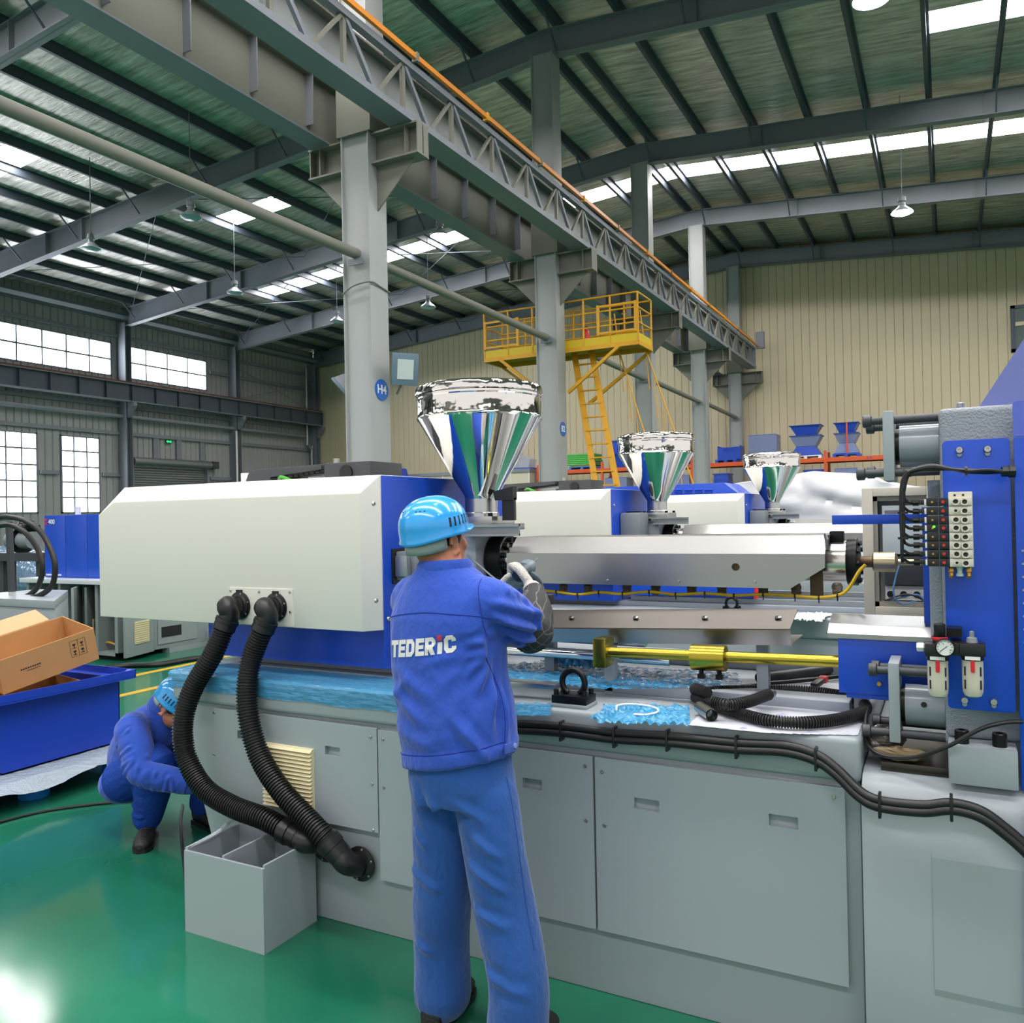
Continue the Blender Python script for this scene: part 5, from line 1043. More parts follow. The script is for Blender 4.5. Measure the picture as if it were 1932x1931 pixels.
MB().hexa([(XA, YN, ZB), (XB, YN, ZB), (XB, YN + 0.008, ZB), (XA, YN + 0.008, ZB)], [(XA, YN - 0.42, ZT), (XB, YN - 0.42, ZT), (XB, YN - 0.412, ZT), (XA, YN - 0.412, ZT)]).build('chute_panel', M_BIN, tb)
MB().box(XA, XB, YN, YF_, ZB, ZB + t).build('bottom_panel', M_BIN, tb)
for (a, b, c, d) in ((XB, XB + 0.075, YN - 0.45, YF_ + 0.07), (XA - 0.07, XA, YN - 0.45, YF_ + 0.07)): MB().box(a, b, c, d, ZT - 0.012, ZT).build('rim_flange', M_BIN, tb); 
MB().box(XB + 0.068, XB + 0.075, YN - 0.45, YF_ + 0.07, ZT - 0.002, ZT + 0.045).build('rim_lip', M_BIN, tb)
MB().prism([(YF_ + 0.07, ZT), (YF_ + 0.07, ZT + 0.045), (YF_ - 0.02, ZT)], 'x', XB, XB + 0.07).build('rim_gusset', M_BIN, tb)
MB().box(XA, XB, YF_, YF_ + 0.07, ZT - 0.012, ZT).box(XA, XB + 0.075, YF_ + 0.065, YF_ + 0.07, ZT, ZT + 0.045).build('rim_flange', M_BIN, tb)
# cartons
def carton(label, c, size, rot, open_top=True, marks=True):
    o = thing('carton', label, 'carton', c, 'cartons in the blue bin'); o.rotation_euler = rot; L, W, Hh = size; t = 0.006
    def part(name, bx, m=M_CARD, p=o):
        b = MB().box(*bx); b2 = b.build(name, m); b2.parent = p; return b2
    part('bottom', (-L / 2, L / 2, -W / 2, W / 2, 0, t)); a = part('side', (-L / 2, L / 2, -W / 2, -W / 2 + t, t, Hh)); part('side', (-L / 2, L / 2, W / 2 - t, W / 2, t, Hh)); part('side', (-L / 2, -L / 2 + t, -W / 2 + t, W / 2 - t, t, Hh)); part('side', (L / 2 - t, L / 2, -W / 2 + t, W / 2 - t, t, Hh))
    def flap(vs): f = MB().hexa(vs, [V(v) + V((0, 0, 0.006)) for v in vs]).build('flap', mat('pale_cardboard', '#C79C74', 0.8), None); f.parent = o
    flap([(-L / 2, W / 2, Hh), (L / 2 * 0.7, W / 2, Hh), (L / 2 * 0.65, W / 2 + W * 0.35, Hh + 0.05), (-L / 2, W / 2 + W * 0.35, Hh + 0.05)])
    flap([(-L / 2, -W / 2, Hh), (-L / 2, W / 2, Hh), (-L / 2 - 0.13, W / 2, Hh - 0.05), (-L / 2 - 0.13, -W / 2, Hh - 0.05)])
    if marks:
        mk = mat('black_carton_print', '#2A2118', 0.8); y = -W / 2 - 0.0006
        def stroke(p, q, w=0.005):
            b = MB().bar((p[0], y, p[1]), (q[0], y, q[1]), w, 0.0012, up=(0, 1, 0)).build('print', mk); b.parent = a
        x0 = L * 0.22
        for (p, q) in (((x0, .08), (x0 + .10, .08)), ((x0, .20), (x0 + .10, .20)), ((x0, .08), (x0, .20)), ((x0 + .05, .08), (x0 + .05, .20)), ((x0 + .10, .08), (x0 + .10, .20))): stroke((p[0], p[1] * Hh / 0.24), (q[0], q[1] * Hh / 0.24), 0.0015)
        for (cx, cz) in ((x0 + .025, .165), (x0 + .075, .165), (x0 + .025, .115), (x0 + .075, .115)):
            cz *= Hh / 0.24; stroke((cx, cz - .016), (cx, cz + .008), 0.004); stroke((cx - .009, cz + .004), (cx + .009, cz + .004), 0.012); stroke((cx - .012, cz - .018), (cx + .012, cz - .018), 0.004)
        for i in range(9): stroke((-L * 0.30 + i * 0.014, Hh * 0.52), (-L * 0.30 + i * 0.014 + 0.009, Hh * 0.52), 0.009)
        for i in range(7): stroke((-L * 0.24 + i * 0.012, Hh * 0.44), (-L * 0.24 + i * 0.012 + 0.008, Hh * 0.44), 0.004)
    return o
p = at(72, 1262, X=-5.3)
carton('tilted brown carton with black handling marks in the bin', (p.x, p.y, p.z), (0.60, 0.42, 0.22), (0.10, -0.02, math.radians(73)))
bpy.data.objects['carton'].rotation_euler = Matrix.Rotation(math.radians(76), 3, 'Z').to_quaternion().to_euler()
bpy.data.objects['carton'].rotation_euler = (Matrix.Rotation(math.radians(80), 3, 'Z') @ Matrix.Rotation(math.radians(-13), 3, 'Y') @ Matrix.Rotation(math.radians(8), 3, 'X')).to_euler()
carton('flattened open carton lying low inside the bin', (-5.25, 3.15, 0.50), (0.75, 0.45, 0.10), (0.03, 0.0, math.radians(82)), marks=False)
tag(MB().hexa([(-5.75, 2.55, 0.607), (-4.98, 2.45, 0.607), (-4.98, 2.75, 0.607), (-5.75, 2.75, 0.607)], [(-5.75, 2.55, 0.613), (-4.98, 2.45, 0.613), (-4.98, 2.75, 0.613), (-5.75, 2.75, 0.613)]).build('cardboard_sheet', mat('pale_grey_board', '#A9A89C', 0.8), None, (-5.4, 2.6, 0.607)), 'pale grey board lying across the bin corner', 'board')

# older blue machine by the windows
om = thing('older_machine', 'older blue machine marked 400 with open grey cabinet doors', 'machine', (-9.5, 7.5, 0))
M_OG = mat('grey_green_cabinet', '#828C8C', 0.45)
bx0, bx1, by0, by1 = -10.4, -8.65, 6.45, 9.6
MB().box(bx0, bx1, by0 + 0.5, by1, 0.06, 0.90).build('base', M_OG, om, bevel=0.01)
for x in (bx0 + 0.02, -9.75, -9.05, bx1 - 0.05): MB().box(x, x + 0.05, by0, by0 + 0.5, 0.06, 0.90).build('cabinet_wall', M_OG, om)
MB().box(bx0, bx1, by0 + 0.45, by0 + 0.5, 0.06, 0.9).build('cabinet_back', M_DGREY, om); MB().box(bx0, bx1, by0, by0 + 0.5, 0.06, 0.10).build('cabinet_floor', M_OG, om)
MB().box(bx0 - 0.05, bx1 + 0.05, by0 - 0.05, by1, 0.90, 0.955).build('top_ledge', mat('pale_ledge', '#BFC6CC', 0.25), om, bevel=0.006)
gx0 = at(84, 1000, Y=6.6).x; gz1 = at(130, 972, Y=6.6).z
for i in range(3): MB().box(gx0 + i * 0.42, gx0 + i * 0.42 + 0.415, 6.6, 7.4, 0.957, gz1).build('guard_panel', M_BLUE, om, bevel=0.003)
MB().box(gx0 - 0.15, gx0, 6.75, 7.4, 1.2, gz1 - 0.06).build('guard_wing', M_BLUE, om, bevel=0.003)
MB().prism([(gx0 + 0.9, gz1), (gx0 + 1.05, gz1 + 0.05), (gx0 + 1.26, gz1 + 0.05), (gx0 + 1.26, gz1)], 'y', 6.8, 7.3).build('top_hatch', mat('light_and_hazed_blue_enamel', '#5565C4', 0.35), om)
p = at(87, 985, Y=6.6)
MB().box(p.x - 0.025, p.x + 0.025, 6.594, 6.6, p.z - 0.04, p.z + 0.04).build('red_emblem', mat('red_print', '#C03048', 0.5), om)
MB().cyl((p.x + 0.004, 6.593, p.z), (p.x + 0.004, 6.594, p.z), 0.016, n=14).build('emblem_eye', M_BLUE, om)
lettering(om, '400', 0.085, M_WPL, (p.x + 0.115, 6.596, p.z - 0.004), (1, 0, 0), (0, 0, 1))
q = at(86, 1086, Y=6.6)
for i in range(11): MB().box(q.x + 0.02 + i * 0.028, q.x + 0.02 + i * 0.028 + 0.02, 6.596, 6.6, q.z - 0.0, q.z + 0.02).build('lettering', M_WPL, om) if i != 6 else MB().box(q.x + 0.02 + i * 0.028, q.x + 0.03 + i * 0.028, 6.596, 6.6, q.z, q.z + 0.02).build('lettering', M_RED, om)
MB().cyl((gx0 + 0.24, 6.9, gz1), (gx0 + 0.24, 6.9, gz1 + 0.11), 0.035, n=14).build('beacon', M_WPL, om, smooth=True)
def door_leaf(label_, pa, pb, z1, vent, inner=False):
    a, b = at(*pa, Z=0.06), at(*pb, Z=0.06); m_ = MB(); obj_quad(m_, a, b, z1, 0.03); d = m_.build('cabinet_door', M_OG, om, bevel=0.004)
    dd = (b - a); L = dd.length; dd.normalize(); n = V((dd.y, -dd.x, 0))
    def plate(u0, u1, z0, z1_, m, name, off=0.032, tt=0.012):
        p0, p1 = a + dd * (u0 * L), a + dd * (u1 * L); P = [p0 + n * off, p1 + n * off, p1 + n * (off + tt), p0 + n * (off + tt)]
        return MB().hexa([V((v.x, v.y, z0)) for v in P], [V((v.x, v.y, z1_)) for v in P]).build(name, m, d)
    if vent: plate(0.30, 0.80, 0.20, 0.46, M_CREAMP, 'vent'); [plate(0.30, 0.80, 0.21 + 0.025 * i, 0.222 + 0.025 * i, mat('vent_shadow_line', '#A89F7C', 0.6), 'louvre', 0.044, 0.003) for i in range(10)]
    if inner: plate(0.42, 0.66, 0.64, 0.76, M_BLACK, 'window')
    return d
door_leaf('a', (136, 1240), (152, 1228), 0.87, False); door_leaf('b', (161, 1234), (192, 1223), 0.86, True, True); door_leaf('c', (233, 1243), (287, 1229), 0.86, True)
fp = MB().box(bx1, bx1 + 0.012, 7.0, 7.6, 0.12, 0.86).build('side_panel', M_OG, om); MB().box(bx1 + 0.012, bx1 + 0.016, 7.05, 7.35, 0.20, 0.33).build('opening', M_BLACK, fp)
MB().box(bx1 - 0.1, bx1 + 0.03, 7.15, 7.8, 0.0, 0.06).build('skirt', M_OG, om); MB().box(bx1 + 0.02, bx1 + 0.35, 8.0, 8.35, 0.45, 0.75).build('motor', M_GREYP, om, bevel=0.02)
MB().prism([(bx1, 0.02), (bx1 + 0.4, 0.02), (bx1 + 0.36, 0.12), (bx1 + 0.2, 0.2), (bx1, 0.2)], 'y', 7.75, 8.3).build('foot_casting', M_BED, om, bevel=0.01)
MB().tube(spline([(bx1 - 0.5, 6.6, 0.12), (bx1 - 0.3, 6.55, 0.2), (bx1 - 0.12, 6.6, 0.13)], 5), 0.012, 6).build('yellow_wire', M_YEL, om)
# wrapped unit and hose stand left of it
wu = tag(blob((-15.6, 9.4, 0.62), 1.7, 0.5, 0.62, 0.03, 21, 40, 24).build('wrapped_unit', mat('blue_grey_wrap_film', '#5E7890', 0.15, 0.2, bump=0.9, bscale=9), None, (-15.6, 9.4, 0)), 'low unit wrapped in shiny blue grey film by the windows', 'wrapped unit')
pu = thing('pump_unit', 'dark pump with flanges behind the black hose loops', 'pump', (-12.1, 7.7, 1.2))
c = at(48, 1020, Y=7.6)
MB().cyl(c + V((-0.35, 0, 0)), c + V((0.2, 0, 0)), 0.13, n=20).build('pump_body', M_GREYP, pu, smooth=True); MB().cyl(c + V((-0.1, 0, 0)), c + V((-0.06, 0, 0)), 0.2, n=20).build('flange', M_BLKM, pu, smooth=True); MB().box(c.x - 0.5, c.x + 0.5, 7.4, 7.8, c.z - 0.3, c.z - 0.18).build('mount', M_DGREY, pu)
MB().box(c.x - 0.5, c.x - 0.4, 7.5, 7.7, 0, c.z - 0.3).build('leg', M_DGREY, pu); MB().box(c.x + 0.4, c.x + 0.5, 7.5, 7.7, 0, c.z - 0.3).build('leg', M_DGREY, pu)
blob((c.x + 0.05, 7.6, c.z + 0.2), 0.16, 0.14, 0.1, 0.15, 4).build('valve_cluster', M_BLKM, pu)
gc_ = thing('grey_cabinet', 'grey louvred steel cabinet under the black hose loops', 'cabinet', (-7.8, 4.9, 0))
pr = at(104, 1134, Y=4.7); zc = pr.z
MB().prism([(pr.x - 1.5, 4.7), (pr.x, 4.7), (pr.x - 1.0, 5.5), (pr.x - 1.5, 5.5)], 'z', 0, zc - 0.075).build('body', M_BED, gc_, bevel=0.004); MB().prism([(pr.x - 1.5, 4.69), (pr.x + 0.004, 4.69), (pr.x - 1.0, 5.5), (pr.x - 1.5, 5.5)], 'z', zc - 0.072, zc).build('top', M_BED, gc_, bevel=0.004)
for i, px in enumerate((48, 62, 76)):
    for j in range(4):
        p = at(px, 1172 + j * 10 + (5 if i == 1 else 0), Y=4.7); MB().prism([(4.7, p.z - 0.008), (4.685, p.z - 0.006), (4.7, p.z + 0.008)], 'x', p.x - 0.055, p.x + 0.055).build('louvre', M_BED, gc_)
for px in (89, 99):
    for j in range(3): p = at(px, 1176 + j * 13, Y=4.7); MB().box(p.x - 0.006, p.x + 0.006, 4.697, 4.7, p.z - 0.03, p.z + 0.02).build('slot', M_DGREY, gc_)
p = at(18, 1180, Y=4.7); MB().box(p.x - 0.12, p.x + 0.12, 4.695, 4.7, p.z - 0.06, p.z + 0.04).build('opening', M_BLACK, gc_)
tag(MB().tube(spline([at(10, 1180, Y=4.72), at(20, 1177, Y=4.6), at(30, 1190, Y=4.5), at(36, 1215, Y=4.5), at(42, 1245, Y=4.5)], 6), 0.05, 12).build('duct', mat('grey_shiny_plastic_wrap', '#8D8E92', 0.15, bump=0.5, bscale=40), smooth=True), 'film wrapped grey duct leaving the louvred cabinet', 'duct')
for lab, pts in (('outer thick black hose loop above the louvred cabinet', ((-20, 985), (5, 976), (25, 977), (50, 984), (76, 1003), (95, 1036), (104, 1070), (98, 1105), (74, 1124), (40, 1132), (-10, 1131))), ('inner thick black hose loop above the louvred cabinet', ((-20, 1000), (0, 993), (22, 992), (48, 1006), (70, 1035), (80, 1070), (73, 1104), (53, 1124), (20, 1131), (-20, 1132)))):
    tag(MB().tube(spline([at(a, b, Y=4.95 + 0.1 * (lab[0] == 'i')) for a, b in pts], 8), 0.026, 12).build('hose_loop', M_RUB, smooth=True), lab, 'hose', 'thick hose loops')
hs = thing('hose_stand', 'thin dark post holding the black hose loops', 'stand', at(22, 1130, Y=5.2))
a, b = at(17, 985, Y=5.2), at(26, 1128, Y=5.2); MB().bar(a, (a.x + 0.03, 5.2, zc), 0.05, 0.05).build('post', M_DGREY, hs); MB().bar(at(-10, 980, Y=5.2), at(28, 978, Y=5.2), 0.05, 0.04).build('arm', M_DGREY, hs)
# hoses and cables on the floor
for lab, pts, r in (('black corrugated hose on the floor behind the crouching worker', ((120, 1372), (190, 1384), (240, 1387), (330, 1386)), 0.024), ('second black corrugated hose on the floor nearer the crouching worker', ((120, 1398), (190, 1402), (240, 1404), (330, 1404)), 0.024)):
    P = [at(a, b, Z=r) for a, b in pts]; tag(corrugated(MB(), spline(P, 6), r, 0.014, 0.006, 10).build('floor_hose', M_RUB, smooth=True), lab, 'hose', 'floor hoses')
for lab, pts, r in (('thin black cable running across the green floor to the worker', ((-60, 1572), (0, 1552), (80, 1532), (160, 1520), (235, 1513), (300, 1512)), 0.008), ('thick black cable snaking beside the yellow floor lines', ((160, 1272), (195, 1262), (240, 1256), (300, 1254), (360, 1244), (420, 1238)), 0.03), ('thin wire dropping from the bin to the floor hoses', ((188, 1355), (205, 1360), (225, 1372), (250, 1380)), 0.005), ('thin black cable beside the boots of the crouching worker', ((345, 1520), (341, 1550), (344, 1600), (350, 1660)), 0.007)):
    P = [at(a, b, Z=r) for a, b in pts]; tag(MB().tube(spline(P, 8), r, 8).build('floor_cable', M_RUB, smooth=True), lab, 'cable')
# grey wrapped bracket at the foot of the nearest bed
gb = thing('foot_box', 'grey open box bracket wrapped in film at the bed foot', 'bracket', (-2.75, 2.35, 0))
p = at(392, 1580, Y=2.42); x0, z1 = p.x, p.z + 0.02
MB().box(x0, x0 + 0.42, 2.30, 2.31, 0, z1 - 0.03).build('front', M_BED, gb); MB().box(x0, x0 + 0.42, 2.58, 2.59, 0, z1 - 0.01).build('back', M_BED, gb)
for xx in (x0, x0 + 0.2, x0 + 0.41): MB().box(xx, xx + 0.01, 2.31, 2.58, 0, z1 - 0.02).build('rib', M_BED, gb)
tag(MB().tube(spline([(x0, 2.31, z1 - 0.03), (x0 + 0.02, 2.45, z1 - 0.01), (x0, 2.58, z1), (x0 + 0.2, 2.585, z1 - 0.01), (x0 + 0.42, 2.58, z1 - 0.02)], 6), 0.008, 6).build('film_roll', mat('clear_film', '#C8D4DA', 0.1, alpha=0.6, bump=0.6, bscale=40), smooth=True), 'clear film bunched along the foot bracket edge', 'film')

# ================================================================== BACK OF THE HALL: TARP, BLUE GUARD, RACK WITH BINS
def tarp():
    Y0_, Y1_ = 10.9, 12.4; xs_ = [at(px, 900, Y=Y0_).x for px in (1370, 1800)]
    top = [(1370, 912), (1423, 903), (1500, 891), (1530, 887), (1590, 890), (1640, 894), (1665, 905), (1720, 915), (1800, 925)]
    tz = [(at(a, b, Y=Y0_ + 0.3).x, at(a, b, Y=Y0_ + 0.3).z) for a, b in top]; R = random.Random(5)
    def zt(x):
        for (xa, za), (xb, zb) in zip(tz, tz[1:]):
            if xa <= x <= xb: return za + (zb - za) * (x - xa) / (xb - xa)
        return tz[0][1] if x < tz[0][0] else tz[-1][1]
    n, L = 130, 60; vs, fs = [], []; from mathutils import noise as N
    for i in range(n + 1):
        x = xs_[0] + (xs_[1] - xs_[0]) * i / n; z1_ = zt(x)
        for k in range(L + 1):
            u = k / L
            if u < 0.55: y, z = Y0_ + 0.25 * (u / 0.55) ** 1.5, 0.02 + (z1_ - 0.05) * (u / 0.55) ** 0.9
            elif u < 0.75: y, z = Y0_ + 0.25 + 0.9 * (u - 0.55) / 0.2, z1_ - 0.03 + 0.03 * math.sin(math.pi * (u - 0.55) / 0.2)
            else: y, z = Y0_ + 1.15 + 0.3 * (u - 0.75) / 0.25, z1_ * (1 - (u - 0.75) / 0.25)
            w = N.noise(V((x * 1.4 + z * 1.0, z * 2.4, 0.3))) * 0.05 + abs(N.noise(V((x * 0.9 - z * 1.2, z * 3.2 + x * 1.1, 3.3)))) * -0.10 + abs(N.noise(V((x * 2.2 + z * 1.5, z * 5 - x * 1.5, 7.1)))) * -0.03
            vs.append((x, y + w, z + w * 0.3 if z > 0.1 else z))
    for i in range(n):
        for k in range(L): fs.append((i * (L + 1) + k, (i + 1) * (L + 1) + k, (i + 1) * (L + 1) + k + 1, i * (L + 1) + k + 1))
    return MB().add(vs, fs)
tag(tarp().build('tarpaulin', mat('silver_tarpaulin', '#C4C6C8', 0.40, 0.2, bump=0.25, bscale=4), None, (-1.5, 11.6, 0), smooth=True), 'crumpled silver tarpaulin over a machine behind the smallest hopper', 'tarpaulin')
bg = thing('blue_guard_hood', 'blue sheet hood with louvres behind the farthest white hood', 'machine cover', (-4.3, 10.2, 0))
yb = 10.0; A = [at(1195, 918, Y=yb), at(1366, 911, Y=yb), at(1409, 940, Y=yb)]
MB().prism([(A[0].x - 0.6, 0.9), (A[0].x - 0.6, A[0].z), (A[1].x, A[1].z), (A[2].x, A[2].z - 0.02), (A[2].x, 0.9)], 'y', yb, yb + 0.8).build('hood', M_BLUE, bg, bevel=0.006)
MB().box(A[0].x - 0.5, A[2].x - 0.1, yb + 0.05, yb + 0.75, 0, 0.9).build('base', M_BED, bg)
for i in range(6):
    for j in range(3):
        p = at(1242 + i * 19, 924 + j * 4.5, Y=yb); MB().prism([(yb, p.z - 0.008), (yb - 0.018, p.z - 0.006), (yb, p.z + 0.01)], 'x', p.x - 0.05, p.x + 0.05).build('louvre', M_BLUE, bg)
YR = 34.0
rk = thing('pallet_rack', 'orange pallet rack along the cream back wall', 'rack', (-9, YR + 0.5, 0))
ux = [at(px, 870, Y=YR).x for px in (1014, 1135, 1305, 1557)] + [0.6, 4.0]; bz = 3.62
for x in ux:
    for yy in (YR, YR + 1.1): MB().box(x - 0.05, x + 0.05, yy, yy + 0.08, 0, bz + 0.28).build('upright', M_ORANGE, rk)
    for z in (0.6, 1.6, 2.6): MB().bar((x, YR + 0.08, z), (x, YR + 1.1, z + 0.8), 0.04, 0.03).build('brace', M_ORANGE, rk)
for x0, x1 in zip(ux, ux[1:]):
    for z in (bz, 1.75):
        for yy in (YR - 0.01, YR + 1.1): MB().box(x0 + 0.05, x1 - 0.05, yy, yy + 0.06, z - 0.16, z).build('beam', M_ORANGE, rk)
        MB().box(x0 + 0.05, x1 - 0.05, YR + 0.05, YR + 1.1, z - 0.03, z).build('shelf_board', M_GALV, rk)
lettering(rk, '4-4', 0.13, mat('blue_print', '#5050A0', 0.6), (at(1640, 858, Y=YR).x, YR - 0.013, bz - 0.08), (1, 0, 0), (0, 0, 1))
M_DBLUE = mat('blue_bin_paint', '#2348B4', 0.4, var=0.05, vscale=3); M_WRAP = mat('clear_stretch_wrap', '#AEB8CC', 0.12, alpha=0.45, bump=0.8, bscale=8)
def rpallet(label, x0, x1, z, m, y0=YR + 0.05, d=1.0):
    p = thing('pallet', label, 'pallet', ((x0 + x1) / 2, y0 + d / 2, z), 'pallets on the rack')
    MB().box(x0, x1, y0, y0 + d, z + 0.09, z + 0.13).build('deck', m, p)
    for k in range(3): xx = x0 + (x1 - x0 - 0.12) * k / 2; MB().box(xx, xx + 0.12, y0, y0 + d, z, z + 0.09).build('block', m, p)
    return z + 0.13
def frustum(label, x0, x1, z0, z1, up, y0=YR + 0.1, d=0.9, wrap=False):
    o = thing('chute_bin', label, 'bin', ((x0 + x1) / 2, y0 + d / 2, z0), 'stacked blue chute bins'); e = (x1 - x0) * 0.2
    q = lambda x0, x1, y0, y1, z: [(x0, y0, z), (x1, y0, z), (x1, y1, z), (x0, y1, z)]
    lo, hi = (q(x0 + e, x1 - e, y0 + 0.1, y0 + d - 0.1, z0), q(x0, x1, y0, y0 + d, z1)) if up else (q(x0, x1, y0, y0 + d, z0), q(x0 + e, x1 - e, y0 + 0.1, y0 + d - 0.1, z1))
    MB().hexa(lo, hi).build('body', M_DBLUE, o)
    zr = z1 if up else z0; MB().box(x0 - 0.03, x1 + 0.03, y0 - 0.03, y0 + d + 0.03, zr - (0.025 if up else 0), zr + (0 if up else 0.025)).build('rim', M_DBLUE, o)
    if wrap: MB().hexa([(a + (0.02 if i in (1, 2) else -0.02), b - 0.01 if i < 2 else b, c) for i, (a, b, c) in enumerate(lo)], [(a + (0.02 if i in (1, 2) else -0.02), b - 0.01 if i < 2 else b, c) for i, (a, b, c) in enumerate(hi)]).build('stretch_wrap', M_WRAP, o)
    return o
z = rpallet('white pallet under the taller wrapped stack of chute bins', -5.5, -4.32, bz, M_WPL)
frustum('lowest blue chute bin of the stack on the white pallet', -5.5, -4.35, z, z + 0.36, False); frustum('wrapped middle chute bin of the stack on the white pallet', -5.5, -4.35, z + 0.37, z + 0.80, True, wrap=True); frustum('topmost chute bin of the stack on the white pallet', -5.5, -4.35, z + 0.81, z + 1.2, True)
z = rpallet('blue pallet under the chute bins with a red strap', -3.92, -2.95, bz, M_DBLUE)
frustum('lowest chute bin of the stack with a red strap', -3.85, -3.0, z, z + 0.4, False, wrap=True); frustum('middle chute bin of the stack with a red strap', -3.85, -3.0, z + 0.41, z + 0.8, True, wrap=True); frustum('topmost chute bin of the stack with a red strap', -3.85, -3.0, z + 0.81, z + 1.2, True)
tag(MB().box(-3.42, -3.36, YR + 0.05, YR + 0.065, z, z + 1.2).build('strap', mat('red_strap', '#D2503C', 0.5), None, (-3.4, YR + 0.05, z)), 'red strap holding a stack of blue chute bins', 'strap')
def crate_stack(label, px0, px1, z, n, h, d=0.9, wrap=True, y0=YR + 0.1):
    x0, x1 = at(px0, 850, Y=y0).x, at(px1, 850, Y=y0).x; o = thing('crate_stack', label, 'crates', ((x0 + x1) / 2, y0 + d / 2, z), 'blue crates on the rack')
    for k in range(n):
        zz = z + k * (h + 0.01); MB().box(x0, x1, y0, y0 + d, zz, zz + h).build('crate', M_DBLUE, o, bevel=0.015); MB().box(x0 - 0.03, x1 + 0.03, y0 - 0.03, y0 + d, zz + h - 0.05, zz + h).build('rim', M_DBLUE, o)
    if wrap: MB().box(x0 - 0.04, x1 + 0.04, y0 - 0.04, y0 + d, z + h * 0.5, z + n * (h + 0.01) - 0.03).build('stretch_wrap', M_WRAP, o)
    return o
z = rpallet('brown pallet under the square wrapped crates', -7.0, -5.9, bz, mat('raw_wood', '#8A6A44', 0.8)); crate_stack('square wrapped stack of blue crates on the brown pallet', 1414, 1464, z, 3, 0.30)
z = rpallet('blue pallet under the open blue tub', -8.45, -7.6, bz, M_DBLUE)
tu = thing('open_tub', 'open blue tub with notched front on the rack', 'bin', (-8.0, YR + 0.5, z)); x0, x1 = at(1352, 840, Y=YR).x, at(1395, 840, Y=YR).x
MB().box(x0, x1, YR + 0.1, YR + 0.13, z, z + 0.35).box(x0, x0 + 0.25, YR + 0.1, YR + 0.13, z + 0.35, z + 0.5).box(x1 - 0.25, x1, YR + 0.1, YR + 0.13, z + 0.35, z + 0.5).build('front', M_DBLUE, tu)
for a in ((x0, x0 + 0.03, YR + 0.13, YR + 0.9), (x1 - 0.03, x1, YR + 0.13, YR + 0.9), (x0, x1, YR + 0.9, YR + 0.93)): MB().box(a[0], a[1], a[2], a[3], z, z + 0.55).build('wall', M_DBLUE, tu)
z = rpallet('blue pallet under the green sheet stack', at(1072, 870, Y=YR).x, at(1122, 870, Y=YR).x, bz, M_PALLET)
gs = thing('green_sheets', 'stack of bright green sheets on the rack beside the ladder', 'sheets', (at(1095, 870, Y=YR).x, YR + 0.5, z))
for k in range(6): x0 = at(1068, 870, Y=YR).x + rnd.uniform(-.05, .05); MB().box(x0, x0 + 1.35, YR + 0.05, YR + 1.0, z + 0.06 + k * 0.085, z + 0.135 + k * 0.085).build('sheet', mat('green_sheet', '#4DB04A', 0.4), gs, bevel=0.01)
MB().box(at(1075, 870, Y=YR).x, at(1118, 870, Y=YR).x, YR + 0.05, YR + 1.0, z, z + 0.055).build('board', mat('raw_wood', '#8A6A44', 0.8), gs)
frustum('upright blue chute bin beside the ladder top shelf', at(1150, 850, Y=YR).x, at(1182, 850, Y=YR).x, bz + 0.02, bz + 0.55, True); crate_stack('single tall blue crate above the chute bin by the ladder', 1149, 1180, bz + 0.57, 1, 0.62, wrap=False)
crate_stack('wrapped blue crates on the top shelf behind the middle hopper', 1281, 1297, bz + 0.01, 3, 0.34)
for px0, px1, n, lab, w in ((1085, 1120, 2, 'blue crates on the lower shelf beside the ladder foot', False), (1142, 1180, 3, 'film wrapped crates on the lower shelf behind the ladder', True), (1278, 1298, 3, 'dark wrapped crates on the lower shelf behind the middle hopper', True), (1345, 1372, 3, 'plain blue crates on the lower shelf under the open tub', False), (1375, 1402, 2, 'wrapped crates on the lower shelf beside the orange upright', True), (1515, 1552, 3, 'blue crates on the lower shelf above the tarpaulin', False), (1575, 1618, 3, 'wrapped pale blue crates on the lower shelf above the tarpaulin', True)):
    crate_stack(lab, px0, px1, 1.76, n, 0.47, wrap=w)
so = thing('site_office', 'low cream partition room in front of the back wall', 'partition', (-20, 35, 0))
x0, x1 = at(745, 870, Y=33.6).x, at(998, 870, Y=33.6).x
MB().box(x0, x1, 33.6, 37.2, 0, 3.6).build('walls', mat('pale_cream_partition', '#C9C3AC', 0.6), so); MB().box(x0 - 0.05, x1 + 0.05, 33.55, 37.2, 3.6, 3.75).build('coping', M_FRAME, so)
for i in range(9): xx = x0 + (x1 - x0) * i / 8; MB().box(xx - 0.02, xx + 0.02, 33.58, 33.6, 0, 3.6).build('joint_strip', M_WPL, so)
ws = thing('blue_chute', 'small blue chute standing on the partition room roof', 'bin', (x1 - 0.6, 34.2, 3.75))
MB().prism([(x1 - 1.1, 3.76), (x1 - 0.2, 3.76), (x1 - 0.1, 4.2), (x1 - 0.8, 4.5)], 'y', 33.9, 34.6).build('chute', M_WRAP, ws); MB().box(x1 - 1.3, x1 - 0.05, 33.85, 34.65, 3.755, 3.82).build('tray', M_DBLUE, ws)
ws = thing('blue_chute', 'blue chute bin beyond the nearest column foot', 'bin', (at(770, 880, Y=33).x, 33, 3)); xx = at(770, 880, Y=33.0).x
MB().prism([(xx - 0.5, 3.0), (xx + 0.4, 3.3), (xx + 0.5, 3.55), (xx - 0.2, 3.65), (xx - 0.3, 4.0), (xx - 0.5, 4.05)], 'y', 32.6, 33.3).build('chute', M_DBLUE, ws); MB().box(xx - 0.4, xx + 0.3, 32.7, 33.2, 0, 3.0).build('stand', M_ORANGE, ws)
